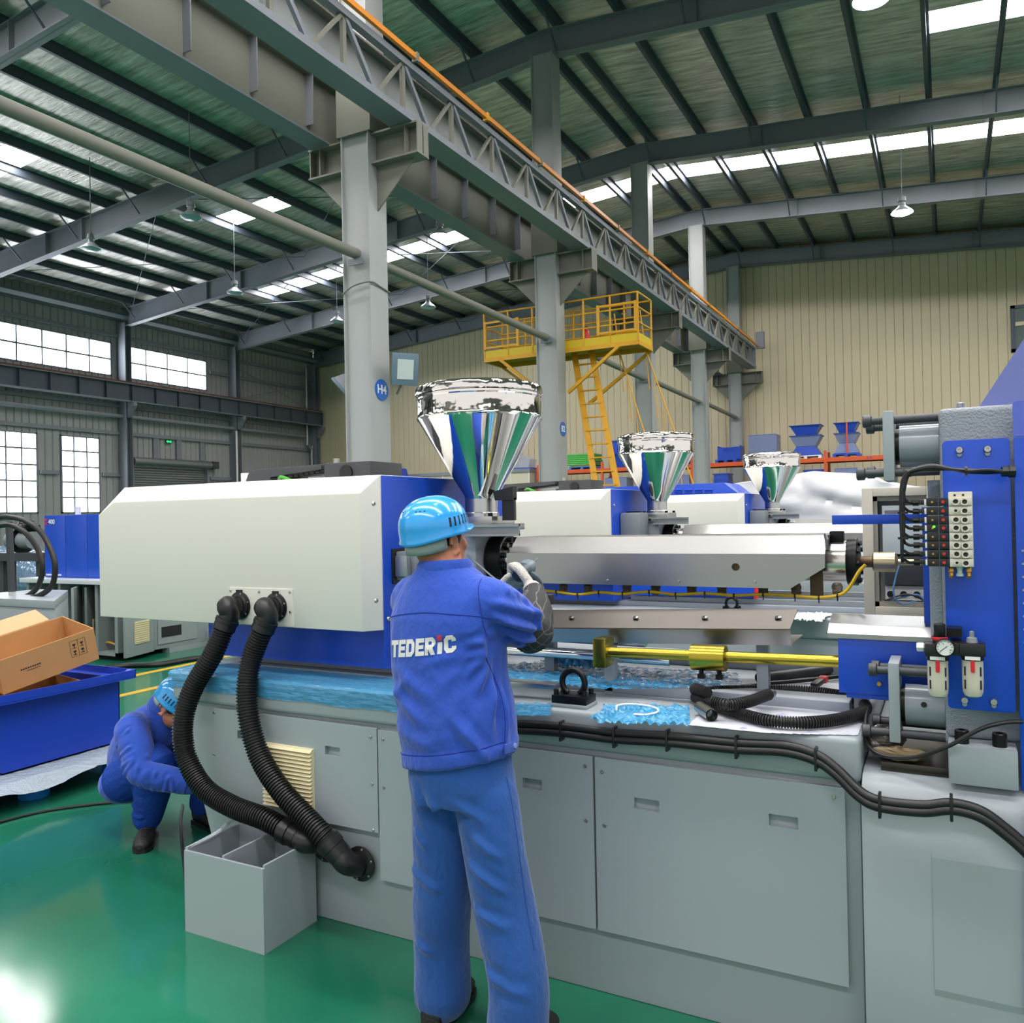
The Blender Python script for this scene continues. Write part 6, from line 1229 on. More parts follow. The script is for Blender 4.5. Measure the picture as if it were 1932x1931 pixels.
# grey frame window high on the back wall at the photo edge
wb = tag(thing('window_7', 'dark framed high window on the cream back wall at the photo edge', 'window', (2.6, YB - 0.02, 8)), kind='structure')
a, b = at(1906, 578, Y=YB - 0.03), at(1965, 660, Y=YB - 0.03)
for q in ((a.x, b.x, a.z - 0.12, a.z), (a.x, b.x, b.z, b.z + 0.12), (a.x, a.x + 0.15, b.z, a.z), (b.x - 0.15, b.x, b.z, a.z)): MB().box(q[0], q[1], YB - 0.1, YB - 0.012, q[2], q[3]).build('window_frame', M_PURLIN, wb)
MB().box(a.x + 0.1, b.x - 0.1, YB - 0.06, YB - 0.03, b.z + 0.1, a.z - 0.1).build('pane', mat('grey_green_glass', '#6E7A78', 0.08), wb); MB().box(a.x + 0.15, b.x - 0.15, YB - 0.09, YB - 0.06, (a.z + b.z) / 2 + 0.1, (a.z + b.z) / 2 + 0.25).build('glazing_bar', M_CREAMP, wb)
# silver frame edges
# ================================================================== PEOPLE
from mathutils import noise as NZ
def sph(m_, c, r, sc=(1, 1, 1), ax=None, n=16, k=10):
    """ellipsoid; ax = (x, y, z) axes"""
    c = V(c); X, Y, Z = ax or (V((1, 0, 0)), V((0, 1, 0)), V((0, 0, 1))); vs, fs = [], []
    for i in range(k + 1):
        a = math.pi * i / k
        for j in range(n): t = 2 * math.pi * j / n; vs.append(c + X * (r * sc[0] * math.sin(a) * math.cos(t)) + Y * (r * sc[1] * math.sin(a) * math.sin(t)) + Z * (r * sc[2] * math.cos(a)))
    for i in range(k):
        for j in range(n): fs.append((i * n + j, i * n + (j + 1) % n, (i + 1) * n + (j + 1) % n, (i + 1) * n + j))
    return m_.add(vs, fs)
def limb(m_, pts, rs, n=14, sub=5):
    """rounded tapering limb through the points"""
    P = spline(pts, sub); R = []
    for i in range(len(rs) - 1):
        for k in range(sub): R.append(rs[i] + (rs[i + 1] - rs[i]) * k / sub)
    R.append(rs[-1]); m_.tube(P, 0.1, n, rs=R); sph(m_, P[0], R[0]); sph(m_, P[-1], R[-1]); return m_
def loft(m_, rings, n=28, e=2.3):
    """stack of superellipse rings (cx, cy, z, a, b[, yaw])"""
    vs, fs = [], []
    for (cx, cy, z, a, b, *yw) in rings:
        w = 0; tl = yw[0] if yw else 0
        for j in range(n):
            t = 2 * math.pi * j / n; c, s = math.cos(t), math.sin(t); x = a * math.copysign(abs(c) ** (2 / e), c); y = b * math.copysign(abs(s) ** (2 / e), s)
            vs.append((cx + x * math.cos(w) - y * math.sin(w), cy + x * math.sin(w) + y * math.cos(w), z + tl * x))
    for i in range(len(rings) - 1):
        for j in range(n): fs.append((i * n + j, i * n + (j + 1) % n, (i + 1) * n + (j + 1) % n, (i + 1) * n + j))
    fs += [tuple(range(n - 1, -1, -1)), tuple(range((len(rings) - 1) * n, len(rings) * n))]
    return m_.add(vs, fs)
def fuse(m_, name, m, parent, voxel, smooth=4, folds=None, ripple=None):
    """merge overlapping volumes into ONE continuous surface"""
    o = m_.build(name, m, parent); md = o.modifiers.new('r', 'REMESH'); md.mode = 'VOXEL'; md.voxel_size = voxel; md.use_smooth_shade = True
    sm = o.modifiers.new('s', 'SMOOTH'); sm.iterations = smooth; sm.factor = 0.5
    bpy.context.view_layer.update()
    me = bpy.data.meshes.new_from_object(o.evaluated_get(bpy.context.evaluated_depsgraph_get())); o.modifiers.clear(); old = o.data; o.data = me; bpy.data.meshes.remove(old); me.name = name
    me.materials.clear(); me.materials.append(m)
    w = wloc(o); nv = len(me.vertices); co = np.empty(nv * 3); me.vertices.foreach_get('co', co); co = co.reshape(-1, 3); no = np.empty(nv * 3); me.vertices.foreach_get('normal', no); no = no.reshape(-1, 3); W = co + np.array(w); d = np.zeros(nv)
    for (p, q, wd, amp) in (folds or []):
        p, q = np.array(p), np.array(q); u = q - p; L2 = u @ u; t = np.clip(((W - p) @ u) / L2, 0, 1); dist = np.linalg.norm(W - (p + t[:, None] * u), axis=1)
        x = dist / wd; d += amp * (np.exp(-x * x) - 0.45 * np.exp(-(x - 1.5) ** 2)) * np.sin(np.pi * np.clip(t, 0.02, 0.98)) ** 0.5
    if ripple:
        amp, sc = ripple; d += amp * np.array([NZ.noise(V((a[0] * sc, a[1] * sc, a[2] * sc * 0.7))) for a in W])
    co += no * d[:, None]; me.vertices.foreach_set('co', co.ravel()); me.update()
    for pl_ in me.polygons: pl_.use_smooth = True
    return o
def bvh_of(o):
    me = o.data; w = wloc(o); return BVHTree.FromPolygons([v.co + w for v in me.vertices], [tuple(p.vertices) for p in me.polygons])
def seam(bv, parent, pts, d, m, r=0.0016):
    """stitched line following the cloth"""
    P = []
    for p in spline(pts, 8):
        h = bv.ray_cast(p, V(d))
        if h[0] is not None: P.append(h[0] + h[1] * 0.0006)
    if len(P) > 2: MB().tube(P, r, 5).build('seam', m, parent, smooth=True)
def cloth(name, col, rough=0.85):
    m = mat(name, col, rough, 0.0, var=0.10, vscale=7, sheen=0.25, spec=0.2, bump=0.25, bscale=55, stretch=(1, 1, 0.6)); return m
M_JACK = cloth('royal_blue_work_cloth', '#2E50B2'); M_PANT = cloth('mid_blue_work_cloth', '#234F94'); M_SEAM = mat('dark_blue_seam', '#1C3190', 0.9)
M_SKIN = mat('tanned_skin', '#B9795C', 0.5, var=0.08, vscale=20, spec=0.4); M_HAIR = mat('short_dark_hair', '#2E2A28', 0.7, bump=0.6, bscale=300)
M_GLOVE = mat('white_knit_glove', '#D2CDC4', 0.9, bump=0.7, bscale=260, var=0.2, vscale=40); M_HELM = mat('sky_blue_helmet_plastic', '#2C9CE4', 0.22, coat=0.4)
M_SHOE = mat('black_work_shoe', '#191817', 0.6, bump=0.3, bscale=60)

def face_axes(fwd, pitch=0):
    f = V(fwd).normalized(); s_ = f.cross(V((0, 0, 1))).normalized(); u = s_.cross(f)
    c, s = math.cos(pitch), math.sin(pitch); return f * c + u * s, s_, u * c - f * s          # forward, right, up
def head_shapes(m_, c, fr, sd, up, k=1.0):
    c = V(c); P = lambda a, b, d: c + fr * (a * k) + sd * (b * k) + up * (d * k)
    sph(m_, P(-0.005, 0, 0.025), 0.1 * k, (0.95, 0.76, 0.98), (fr, sd, up), 24, 16)          # skull
    sph(m_, P(0.03, 0, -0.055), 0.07 * k, (0.86, 0.84, 0.95), (fr, sd, up), 20, 12)          # jaw and cheeks
    sph(m_, P(0.072, 0, -0.092), 0.022 * k, (0.9, 1.1, 0.8), (fr, sd, up))                   # chin
    limb(m_, [P(0.088, 0, 0.0), P(0.10, 0, -0.022), P(0.108, 0, -0.038)], [0.009 * k, 0.011 * k, 0.014 * k], 10, 3)   # nose
    for s_ in (-1, 1):
        sph(m_, P(0.064, s_ * 0.038, -0.035), 0.022 * k, (0.8, 1, 1), (fr, sd, up))           # cheek bone
        sph(m_, P(0.084, s_ * 0.030, 0.022), 0.017 * k, (0.8, 1.5, 0.6), (fr, sd, up))        # brow
        E = [P(-0.010 + 0.017 * math.cos(t), s_ * (0.078 + 0.010 * (0.5 - 0.5 * math.cos(t))), -0.018 + 0.033 * math.sin(t)) for t in [math.radians(a) for a in range(-100, 200, 25)]]
        limb(m_, E, [0.0065 * k] * len(E), 8, 2); sph(m_, P(-0.004, s_ * 0.078, -0.018), 0.02 * k, (0.7, 0.3, 1.25), (fr, sd, up)); sph(m_, P(0.004, s_ * 0.081, -0.046), 0.009 * k)
    for dz, r in ((-0.062, 0.0075), (-0.072, 0.009)): limb(m_, [P(0.086, -0.020, dz), P(0.098, 0, dz), P(0.086, 0.020, dz)], [0.004 * k, r * k, 0.004 * k], 8, 3)   # lips
def head_details(par, c, fr, sd, up, k=1.0):
    c = V(c); P = lambda a, b, d: c + fr * (a * k) + sd * (b * k) + up * (d * k)
    for s_ in (-1, 1):
        MB_ = MB(); sph(MB_, P(0.077, s_ * 0.031, 0.002), 0.012 * k); MB_.build('eye', M_WPL, par, smooth=True)
        MB_ = MB(); sph(MB_, P(0.0852, s_ * 0.031, 0.002), 0.0052 * k); MB_.build('pupil', M_BLACK, par, smooth=True)
        MB().tube(spline([P(0.092, s_ * 0.014, 0.024), P(0.094, s_ * 0.03, 0.030), P(0.082, s_ * 0.048, 0.025)], 4), 0.0035 * k, 6).build('eyebrow', M_HAIR, par, smooth=True)
    h = MB(); vs, fs = [], []; n, kk = 30, 12
    for i in range(kk + 1):
        a = math.radians(8 + 112 * i / kk)
        for j in range(n + 1):
            t = math.radians(62 + 236 * j / n); d = fr * (math.cos(t) * 0.95) + sd * (math.sin(t) * 0.76); lim = 1.0
            vs.append(c + (fr * -0.005 + up * 0.025) * k + (d * (math.sin(a) * 0.1035) + up * (math.cos(a) * 0.0985 * 1.04)) * k)
    for i in range(kk):
        for j in range(n): fs.append((i * (n + 1) + j, i * (n + 1) + j + 1, (i + 1) * (n + 1) + j + 1, (i + 1) * (n + 1) + j))
    h.add(vs, fs).build('hair', M_HAIR, par, smooth=True)
def helmet(par, c, fr, sd, up, k=1.0):
    c = V(c); A, B, Hh = 0.118 * k, 0.104 * k, 0.095 * k; n, kk = 48, 14; vs, fs = [], []
    def prof(t):
        f = max(0, math.cos(t)) ** 3; return A + 0.0 * f, B
    for i in range(kk + 1):
        a = math.pi / 2 * i / kk
        for j in range(n):
            t = 2 * math.pi * j / n; ct, st = math.cos(t), math.sin(t); ex = math.sin(a) ** 0.86
            rid = 1 + 0.018 * math.exp(-(st / 0.16) ** 2) * math.sin(a) if a < 1.3 else 1
            vs.append(c + fr * (A * ct * ex) + sd * (B * st * ex) + up * (Hh * math.cos(a) * rid))
    base = (kk) * n
    for (out, dz, fb) in ((1.0, -0.022, 0.0), (1.03, -0.030, 0.030)):              # skirt, then brim
        for j in range(n):
            t = 2 * math.pi * j / n; ct, st = math.cos(t), math.sin(t); f = max(0, ct) ** 2.5; bk = max(0, -ct) ** 2
            vs.append(c + fr * (A * out * ct + fb * f * k) + sd * (B * out * st) + up * ((dz - 0.016 * bk + 0.010 * f * (fb > 0)) * k))
    R = kk + 2
    for i in range(R):
        for j in range(n): fs.append((i * n + j, i * n + (j + 1) % n, (i + 1) * n + (j + 1) % n, (i + 1) * n + j))
    o = MB().add(vs, fs).build('helmet', M_HELM, par, smooth=True); o.data.materials[0] = M_HELM
    md = o.modifiers.new('t', 'SOLIDIFY'); md.thickness = 0.003
    def on(t, a): 
        ct, st = math.cos(t), math.sin(t); ex = math.sin(a) ** 0.86; return c + (fr * (A * ct * ex) + sd * (B * st * ex)) * 1.005 + up * (Hh * math.cos(a) * 1.005)
    for s_ in (-1, 1):
        for i in range(6): t = s_ * math.radians(52 + 9.5 * i); w = 0.0045 - 0.0004 * (5 - i); MB().bar(on(t, math.radians(73)), on(t + s_ * 0.02, math.radians(90)), 0.004 + 0.0006 * i, 0.002, up=on(t, 1.5) - c).build('vent_slot', M_BLACK, o)
        for i in range(3): t = s_ * math.radians(140 + 9 * i); MB().bar(on(t, math.radians(52)), on(t + s_ * 0.06, math.radians(52)), 0.003, 0.002, up=on(t, .9) - c).build('vent_slot', M_BLACK, o)
    B2 = [c + fr * (0.108 * k * math.cos(t)) + sd * (0.088 * k * math.sin(t)) + up * (-0.05 * k - 0.012 * k * max(0, -math.cos(t))) for t in [math.radians(a) for a in range(106, 258, 8)]]
    m_ = MB(); vs = []; fs = []
    for p in B2: vs += [p + up * 0.020 * k, p - up * 0.016 * k]
    for i in range(len(B2) - 1): fs.append((2 * i, 2 * i + 1, 2 * i + 3, 2 * i + 2))
    hb = m_.add(vs, fs).build('headband', mat('pale_grey_headband', '#A3ABA8', 0.55), par, smooth=True); md = hb.modifiers.new('t', 'SOLIDIFY'); md.thickness = 0.004
    return o
def hand_shapes(m_, wrist, knuckle, across, curl, spread=0.019, r=0.0105, thumb=1, reach=0.075):
    """palm, four bent fingers of unequal length and a thumb from the side of the palm"""
    w, kn, ac, cu = V(wrist), V(knuckle), V(across).normalized(), V(curl).normalized(); d = (kn - w).normalized()
    for t in (-1.3, -0.45, 0.45, 1.3): limb(m_, [w + ac * t * 0.010, kn + ac * (t * spread * 0.8)], [0.017, 0.0145], 10, 4)
    for i, t in enumerate((-1.5, -0.5, 0.5, 1.5)):
        L = reach * (0.92, 1.05, 1.0, 0.8)[i]; b = kn + ac * (t * spread)
        p1 = b + (d * 0.8 + cu * 0.35).normalized() * L * 0.45; p2 = p1 + (d * 0.1 + cu).normalized() * L * 0.36; p3 = p2 + (cu * 0.55 - d * 0.8).normalized() * L * 0.28
        limb(m_, [b, p1, p2, p3], [r * 1.1, r * 1.05, r * 0.95, r * 0.8], 10, 3)
    b = w.lerp(kn, 0.4) - ac * (0.026 * thumb); limb(m_, [b, b - ac * (0.024 * thumb) + d * 0.022 + cu * 0.012, b - ac * (0.022 * thumb) + d * 0.048 + cu * 0.032, b - ac * (0.006 * thumb) + d * 0.060 + cu * 0.05], [0.0145, 0.0125, 0.011, 0.009], 10, 3)
def shoe(par, heel, toe, ang=0):
    h, t = V(heel), V(toe); d = (t - h).normalized(); s_ = d.cross(V((0, 0, 1))).normalized(); L = (t - h).length; m_ = MB(); vs, fs = [], []; n = 14
    secs = [(0.0, 0.028, 0.05), (0.04, 0.036, 0.095), (0.22, 0.037, 0.105), (0.42, 0.038, 0.085), (0.62, 0.044, 0.066), (0.82, 0.045, 0.056), (0.95, 0.034, 0.046), (1.0, 0.016, 0.03)]
    for (u, w, z) in secs:
        for j in range(n): a = 2 * math.pi * j / n; vs.append(h + d * (u * L) + s_ * (w * math.cos(a)) + V((0, 0, max(0.0, z * 0.5 + z * 0.5 * math.sin(a)) + 0.012)))
    for i in range(len(secs) - 1):
        for j in range(n): fs.append((i * n + j, i * n + (j + 1) % n, (i + 1) * n + (j + 1) % n, (i + 1) * n + j))
    fs += [tuple(range(n)), tuple(range((len(secs) - 1) * n, len(secs) * n))]
    o = m_.add(vs, fs).build('shoe', M_SHOE, par, smooth=True)
    sl = [(h + d * (u * L), w + 0.004) for u, w, z in secs]; poly = [(p + s_ * w) for p, w in sl] + [(p - s_ * w) for p, w in reversed(sl)]
    MB().prism([(p.x, p.y) for p in poly], 'z', 0.0, 0.022).build('sole', M_RUB, o)
    for i in range(3): c = h + d * (L * (0.45 + 0.1 * i)); MB().tube([c + s_ * 0.028 + V((0, 0, 0.085 - 0.012 * i)), c + V((0, 0, 0.098 - 0.014 * i)), c - s_ * 0.028 + V((0, 0, 0.085 - 0.012 * i))], 0.004, 6).build('lace', M_BLACK, o)
    return o

# ------------------------------------------------------------------ standing worker, back to the camera, head turned to the tool
w1 = V((-1.39, 2.22, 0))
PZ_ = dict(neck=V((-1.415, 2.24, 1.46)))
hc = V((-1.447, 2.235, 1.556)); fr, sd, up = face_axes((0.25, 0.968, 0), math.radians(9))
sR, eR, wR, hR = V((-1.245, 2.23, 1.345)), V((-1.215, 2.41, 1.245)), V((-1.262, 2.55, 1.350)), V((-1.305, 2.585, 1.395))
sL, eL, wL, hL = V((-1.555, 2.25, 1.350)), V((-1.60, 2.48, 1.255)), V((-1.49, 2.66, 1.335)), V((-1.452, 2.695, 1.36))
body = MB(); head_shapes(body, hc, fr, sd, up)
limb(body, [hc + up * -0.03 - fr * 0.022, (-1.42, 2.225, 1.47), (-1.41, 2.215, 1.42)], [0.062, 0.062, 0.072], 18, 4)
loft(body, [(-1.37, 2.22, 0.80, 0.12, 0.095), (-1.37, 2.22, 0.95, 0.125, 0.10), (-1.39, 2.22, 1.15, 0.145, 0.11), (-1.40, 2.22, 1.32, 0.16, 0.10), (-1.405, 2.22, 1.40, 0.14, 0.08), (-1.41, 2.22, 1.43, 0.08, 0.07)])
for s, e, w, h in ((sR, eR, wR, hR), (sL, eL, wL, hL)): limb(body, [s, e, w], [0.05, 0.042, 0.03], 12, 5)
hip = ((-1.445, 2.23), (-1.275, 2.21)); knee = ((-1.455, 2.235, 0.45), (-1.215, 2.20, 0.45)); ank = ((-1.47, 2.25, 0.09), (-1.165, 2.19, 0.09))
for (hx, hy), kn, an in zip(hip, knee, ank): limb(body, [(hx, hy, 0.80), kn, an], [0.06, 0.05, 0.038], 12, 5)
person1 = fuse(body, 'person', M_SKIN, None, 0.0045, 3)
bpy.context.view_layer.update()
# origin at the feet
person1.data.transform(Matrix.Translation((-w1.x, -w1.y, 0))); person1.location = w1
tag(person1, 'standing person in blue work clothes and sky blue helmet using a tool', 'person')
head_details(person1, hc, fr, sd, up)
helmet(person1, hc + up * 0.040 - fr * 0.010, fr, sd, up)
# jacket
jk = MB()
loft(jk, [(-1.372, 2.225, 0.862, 0.172, 0.146, .17), (-1.372, 2.225, 0.868, 0.183, 0.155, .17), (-1.372, 2.225, 0.905, 0.186, 0.157, .15), (-1.373, 2.225, 0.915, 0.181, 0.152, .15), (-1.380, 2.222, 0.96, 0.187, 0.158, .12), (-1.388, 2.22, 1.04, 0.187, 0.155, .06), (-1.40, 2.22, 1.12, 0.186, 0.150), (-1.405, 2.22, 1.22, 0.188, 0.145), (-1.405, 2.222, 1.31, 0.190, 0.136), (-1.405, 2.225, 1.37, 0.176, 0.120), (-1.408, 2.225, 1.415, 0.140, 0.104), (-1.412, 2.225, 1.452, 0.098, 0.088), (-1.414, 2.225, 1.466, 0.083, 0.080), (-1.416, 2.226, 1.476, 0.080, 0.077)])
limb(jk, [(-1.31, 2.22, 1.36), sR, sR.lerp(eR, 0.5) + V((0.010, 0, -0.004)), eR + V((0.0, -0.01, 0))], [0.080, 0.082, 0.077, 0.066], 18, 5)
limb(jk, [(-1.49, 2.22, 1.36), sL, sL.lerp(eL, 0.5), eL, wL], [0.080, 0.078, 0.073, 0.062, 0.044], 16, 5)
ap = V((-1.225, 2.15, 1.245))
folds = [(ap, ap + V((-0.16, -0.06, -0.02)), 0.010, 0.011), (ap + V((0, 0, -0.02)), ap + V((-0.15, -0.06, -0.10)), 0.010, 0.010), (ap + V((0.005, 0, -0.03)), ap + V((-0.13, -0.05, -0.19)), 0.011, 0.010), (ap + V((0.01, 0.01, -0.05)), ap + V((-0.08, -0.04, -0.26)), 0.012, 0.009), (ap + V((0.025, 0.03, -0.05)), ap + V((-0.01, 0.0, -0.30)), 0.012, 0.009), (ap + V((0.03, 0.06, -0.05)), ap + V((0.02, 0.05, -0.33)), 0.012, 0.008),
         ((-1.55, 2.10, 1.10), (-1.40, 2.06, 1.00), 0.016, 0.007), ((-1.56, 2.12, 0.98), (-1.36, 2.06, 0.93), 0.018, 0.006), ((-1.57, 2.12, 1.04), (-1.46, 2.07, 1.13), 0.014, 0.006), ((-1.52, 2.08, 1.16), (-1.36, 2.06, 1.07), 0.016, 0.005), ((-1.30, 2.07, 1.03), (-1.22, 2.13, 0.90), 0.014, 0.006),
         ((-1.20, 2.16, 1.36), (-1.13, 2.36, 1.30), 0.012, 0.008), ((-1.20, 2.14, 1.32), (-1.14, 2.34, 1.26), 0.011, 0.008), ((-1.22, 2.14, 1.27), (-1.15, 2.36, 1.22), 0.010, 0.009), ((-1.16, 2.30, 1.36), (-1.13, 2.38, 1.22), 0.010, 0.006), ((-1.25, 2.10, 1.38), (-1.24, 2.10, 1.28), 0.012, 0.006), ((-1.55, 2.10, 1.30), (-1.56, 2.09, 1.16), 0.02, 0.006)]
folds = [(p, q, w * 1.35, a * (2.4 if p[0] > -1.5 else 1.1)) for p, q, w, a in folds]
for A_, B_, r_ in ((sR, eR, 0.078),):
    d_ = (B_ - A_).normalized(); o_ = V((0.55, -0.8, 0.2)).normalized(); n_ = d_.cross(o_).normalized()
    for t_ in (0.2, 0.42, 0.64, 0.86): c_ = A_.lerp(B_, t_) + o_ * (r_ * 0.9); folds.append((c_ + n_ * (r_ * 0.9) + d_ * 0.015, c_ - n_ * (r_ * 0.9) - d_ * 0.02, 0.010, 0.009))
jacket = fuse(jk, 'jacket', M_JACK, person1, 0.0065, 4, folds, (0.006, 8.0))
bv = bvh_of(jacket)
seam(bv, jacket, [(-1.62, 2.0, 1.292), (-1.52, 1.9, 1.318), (-1.40, 1.9, 1.333), (-1.28, 1.9, 1.326), (-1.22, 1.9, 1.315)], (0, 1, 0), M_SEAM)
seam(bv, jacket, [(-1.262, 1.9, 1.43), (-1.245, 1.9, 1.37), (-1.238, 1.9, 1.31), (-1.232, 1.9, 1.26)], (0, 1, 0), M_SEAM)
seam(bv, jacket, [(-1.58, 1.9, 0.876), (-1.48, 1.9, 0.893), (-1.36, 1.9, 0.914), (-1.26, 1.9, 0.931), (-1.18, 1.9, 0.945)], (0, 1, 0), M_SEAM)
seam(bv, jacket, [(-1.17, 2.05, 1.20), (-1.14, 2.10, 1.05), (-1.14, 2.10, 0.92)], (-0.6, 1, 0), M_SEAM)
h = bv.ray_cast(V((-0.9, 1.95, 0.925)), V((-0.75, 0.66, 0)))
if h[0] is not None:
    c = h[0]; nn = h[1]; s_ = nn.cross(V((0, 0, 1))).normalized(); tb_ = MB().bar(c - s_ * 0.035 + nn * 0.004 + V((0, 0, -.004)), c + s_ * 0.03 + nn * 0.006, 0.006, 0.03).build('waist_tab', M_JACK, jacket, bevel=0.003)
    MB().cyl(c - s_ * 0.022 + nn * 0.006, c - s_ * 0.022 + nn * 0.011, 0.008, n=14).build('button', mat('pale_blue_button', '#8FA0D8', 0.4), jacket)
# collar stand
cl = MB(); n = 36; vs = []; fs = []
for i in range(n): 
    t = 2 * math.pi * i / n; c, s = math.cos(t), math.sin(t)
    for (a, b, z) in ((0.090, 0.087, 1.448), (0.091, 0.088, 1.473), (0.083, 0.080, 1.486), (0.077, 0.075, 1.472)): vs.append((-1.414 + a * c, 2.226 + b * s, z - 0.012 * max(0, s) + 0.004 * c))
for i in range(n):
    for k in range(3): fs.append((i * 4 + k, ((i + 1) % n) * 4 + k, ((i + 1) % n) * 4 + k + 1, i * 4 + k + 1))
cl.add(vs, fs).build('collar', M_JACK, jacket, smooth=True)
# printed lettering across the back, following the cloth
def glyphs():
    B = lambda x0, y0, x1, y1: [(x0, y0), (x1, y0), (x1, y1), (x0, y1)]
    return [('T', [B(0, .72, 1, 1), B(.33, 0, .67, .72)], []), ('E', [B(0, 0, .36, 1), B(.36, .74, .95, 1), B(.36, .38, .88, .62), B(.36, 0, .95, .26)], []),
            ('D', [[(0, 0), (.7, 0), (1, .25), (1, .75), (.7, 1), (0, 1)]], [[(.36, .24), (.58, .24), (.66, .34), (.66, .66), (.58, .76), (.36, .76)]]), ('E', [B(0, 0, .36, 1), B(.36, .74, .95, 1), B(.36, .38, .88, .62), B(.36, 0, .95, .26)], []),
            ('R', [[(0, 0), (.36, 0), (.36, .36), (.62, 0), (1.02, 0), (.78, .40), (1, .58), (1, .82), (.8, 1), (0, 1)]], [[(.36, .58), (.62, .58), (.66, .64), (.66, .72), (.62, .77), (.36, .77)]]), ('i', [B(.05, 0, .48, .68)], []),
            ('C', [[(.28, 0), (.78, 0), (1.02, .18), (1.02, .36), (.68, .36), (.68, .26), (.42, .26), (.36, .32), (.36, .68), (.42, .74), (.68, .74), (.68, .64), (1.02, .64), (1.02, .82), (.78, 1), (.28, 1), (0, .76), (0, .24)]], [])]
def back_print():
    white, red = MB(), MB(); x = 0.0; adv = dict(T=1.08, E=1.03, D=1.12, R=1.14, i=0.62, C=1.1); Hh, Wd = 0.052, 0.0335; X0, Z0 = -1.540, 1.188
    def lay(m_, test, u0, u1, v0=0.0, v1=1.0):
        st = 0.028; nu, nv = int((u1 - u0) / st) + 1, int((v1 - v0) / st) + 1; vid, vs, fs = {}, [], []
        def vtx(i, j):
            if (i, j) not in vid:
                u, v = u0 + i * (u1 - u0) / nu, v0 + j * (v1 - v0) / nv; xx = X0 + (u) * Wd; z = Z0 + v * Hh + 0.13 * (xx - X0)
                hh = bv.ray_cast(V((xx, 1.8, z)), V((0, 1, 0))); vid[(i, j)] = len(vs) if hh[0] is not None else None
                if hh[0] is not None: vs.append(hh[0] + hh[1] * 0.0012 + V((0, -0.0008, 0)))
            return vid[(i, j)]
        for i in range(nu):
            for j in range(nv):
                if test(u0 + (i + .5) * (u1 - u0) / nu, v0 + (j + .5) * (v1 - v0) / nv):
                    q = [vtx(i, j), vtx(i + 1, j), vtx(i + 1, j + 1), vtx(i, j + 1)]
                    if None not in q: fs.append(tuple(q))
        m_.add(vs, fs)
    for ch, polys, holes in glyphs():
        lay(white, lambda u, v, x=x: any(inside((u - x, v), p) for p in polys) and not any(inside((u - x, v), p) for p in holes), x - 0.02, x + 1.06)
        if ch == 'i': lay(red, lambda u, v, x=x: .05 < u - x < .50 and .76 < v < 1.08, x, x + 0.6, 0.7, 1.1)
        x += adv[ch]
    white.build('lettering', mat('white_screen_print', '#D6D6D2', 0.7), jacket, label='white printed lettering'); red.build('red_dot', mat('red_screen_print', '#C83A48', 0.7), jacket)
back_print()
# trousers
tr = MB(); loft(tr, [(-1.36, 2.222, 0.74, 0.165, 0.135), (-1.366, 2.222, 0.80, 0.168, 0.138), (-1.37, 2.223, 0.88, 0.162, 0.132), (-1.37, 2.223, 0.93, 0.15, 0.12)])
for i, ((hx, hy), kn, an) in enumerate(zip(hip, knee, ank)): limb(tr, [(hx, hy, 0.76), (hx * 0.5 + kn[0] * 0.5, kn[1], 0.62), kn, (an[0], an[1], 0.25), (an[0], an[1] - 0.005, 0.10)], [0.098, 0.100, 0.096, 0.092, 0.092], 18, 5)
fold2 = [((-1.40, 2.08, 0.78), (-1.34, 2.09, 0.62), 0.014, 0.012), ((-1.47, 2.10, 0.80), (-1.39, 2.12, 0.66), 0.014, 0.009), ((-1.52, 2.14, 0.66), (-1.42, 2.12, 0.58), 0.012, 0.008), ((-1.30, 2.08, 0.70), (-1.18, 2.12, 0.62), 0.012, 0.008), ((-1.32, 2.09, 0.62), (-1.16, 2.12, 0.52), 0.012, 0.009), ((-1.26, 2.07, 0.82), (-1.24, 2.08, 0.66), 0.012, 0.007), ((-1.20, 2.10, 0.84), (-1.16, 2.13, 0.66), 0.012, 0.007), ((-1.54, 2.16, 0.52), (-1.40, 2.14, 0.47), 0.014, 0.009), ((-1.30, 2.10, 0.47), (-1.15, 2.12, 0.42), 0.014, 0.009), ((-1.28, 2.1, 0.30), (-1.1, 2.12, 0.24), 0.014, 0.009), ((-1.55, 2.16, 0.3), (-1.4, 2.14, 0.24), 0.014, 0.009), ((-1.34, 2.1, 0.78), (-1.22, 2.11, 0.72), 0.012, 0.007)]
trousers = fuse(tr, 'trousers', M_PANT, person1, 0.0075, 4, [(p, q, w * 1.2, a * 1.25) for p, q, w, a in fold2], (0.007, 8.0))
bt = bvh_of(trousers); seam(bt, trousers, [(-0.95, 2.02, 0.83), (-0.93, 2.02, 0.60), (-0.9, 2.02, 0.35)], (-0.8, 0.6, 0), mat('trouser_seam', '#1B468F', 0.9))
for an in ank: shoe(person1, (an[0] + 0.005, an[1] - 0.09, 0), (an[0] + (0.02 if an[0] > -1.3 else -0.02), an[1] + 0.19, 0))
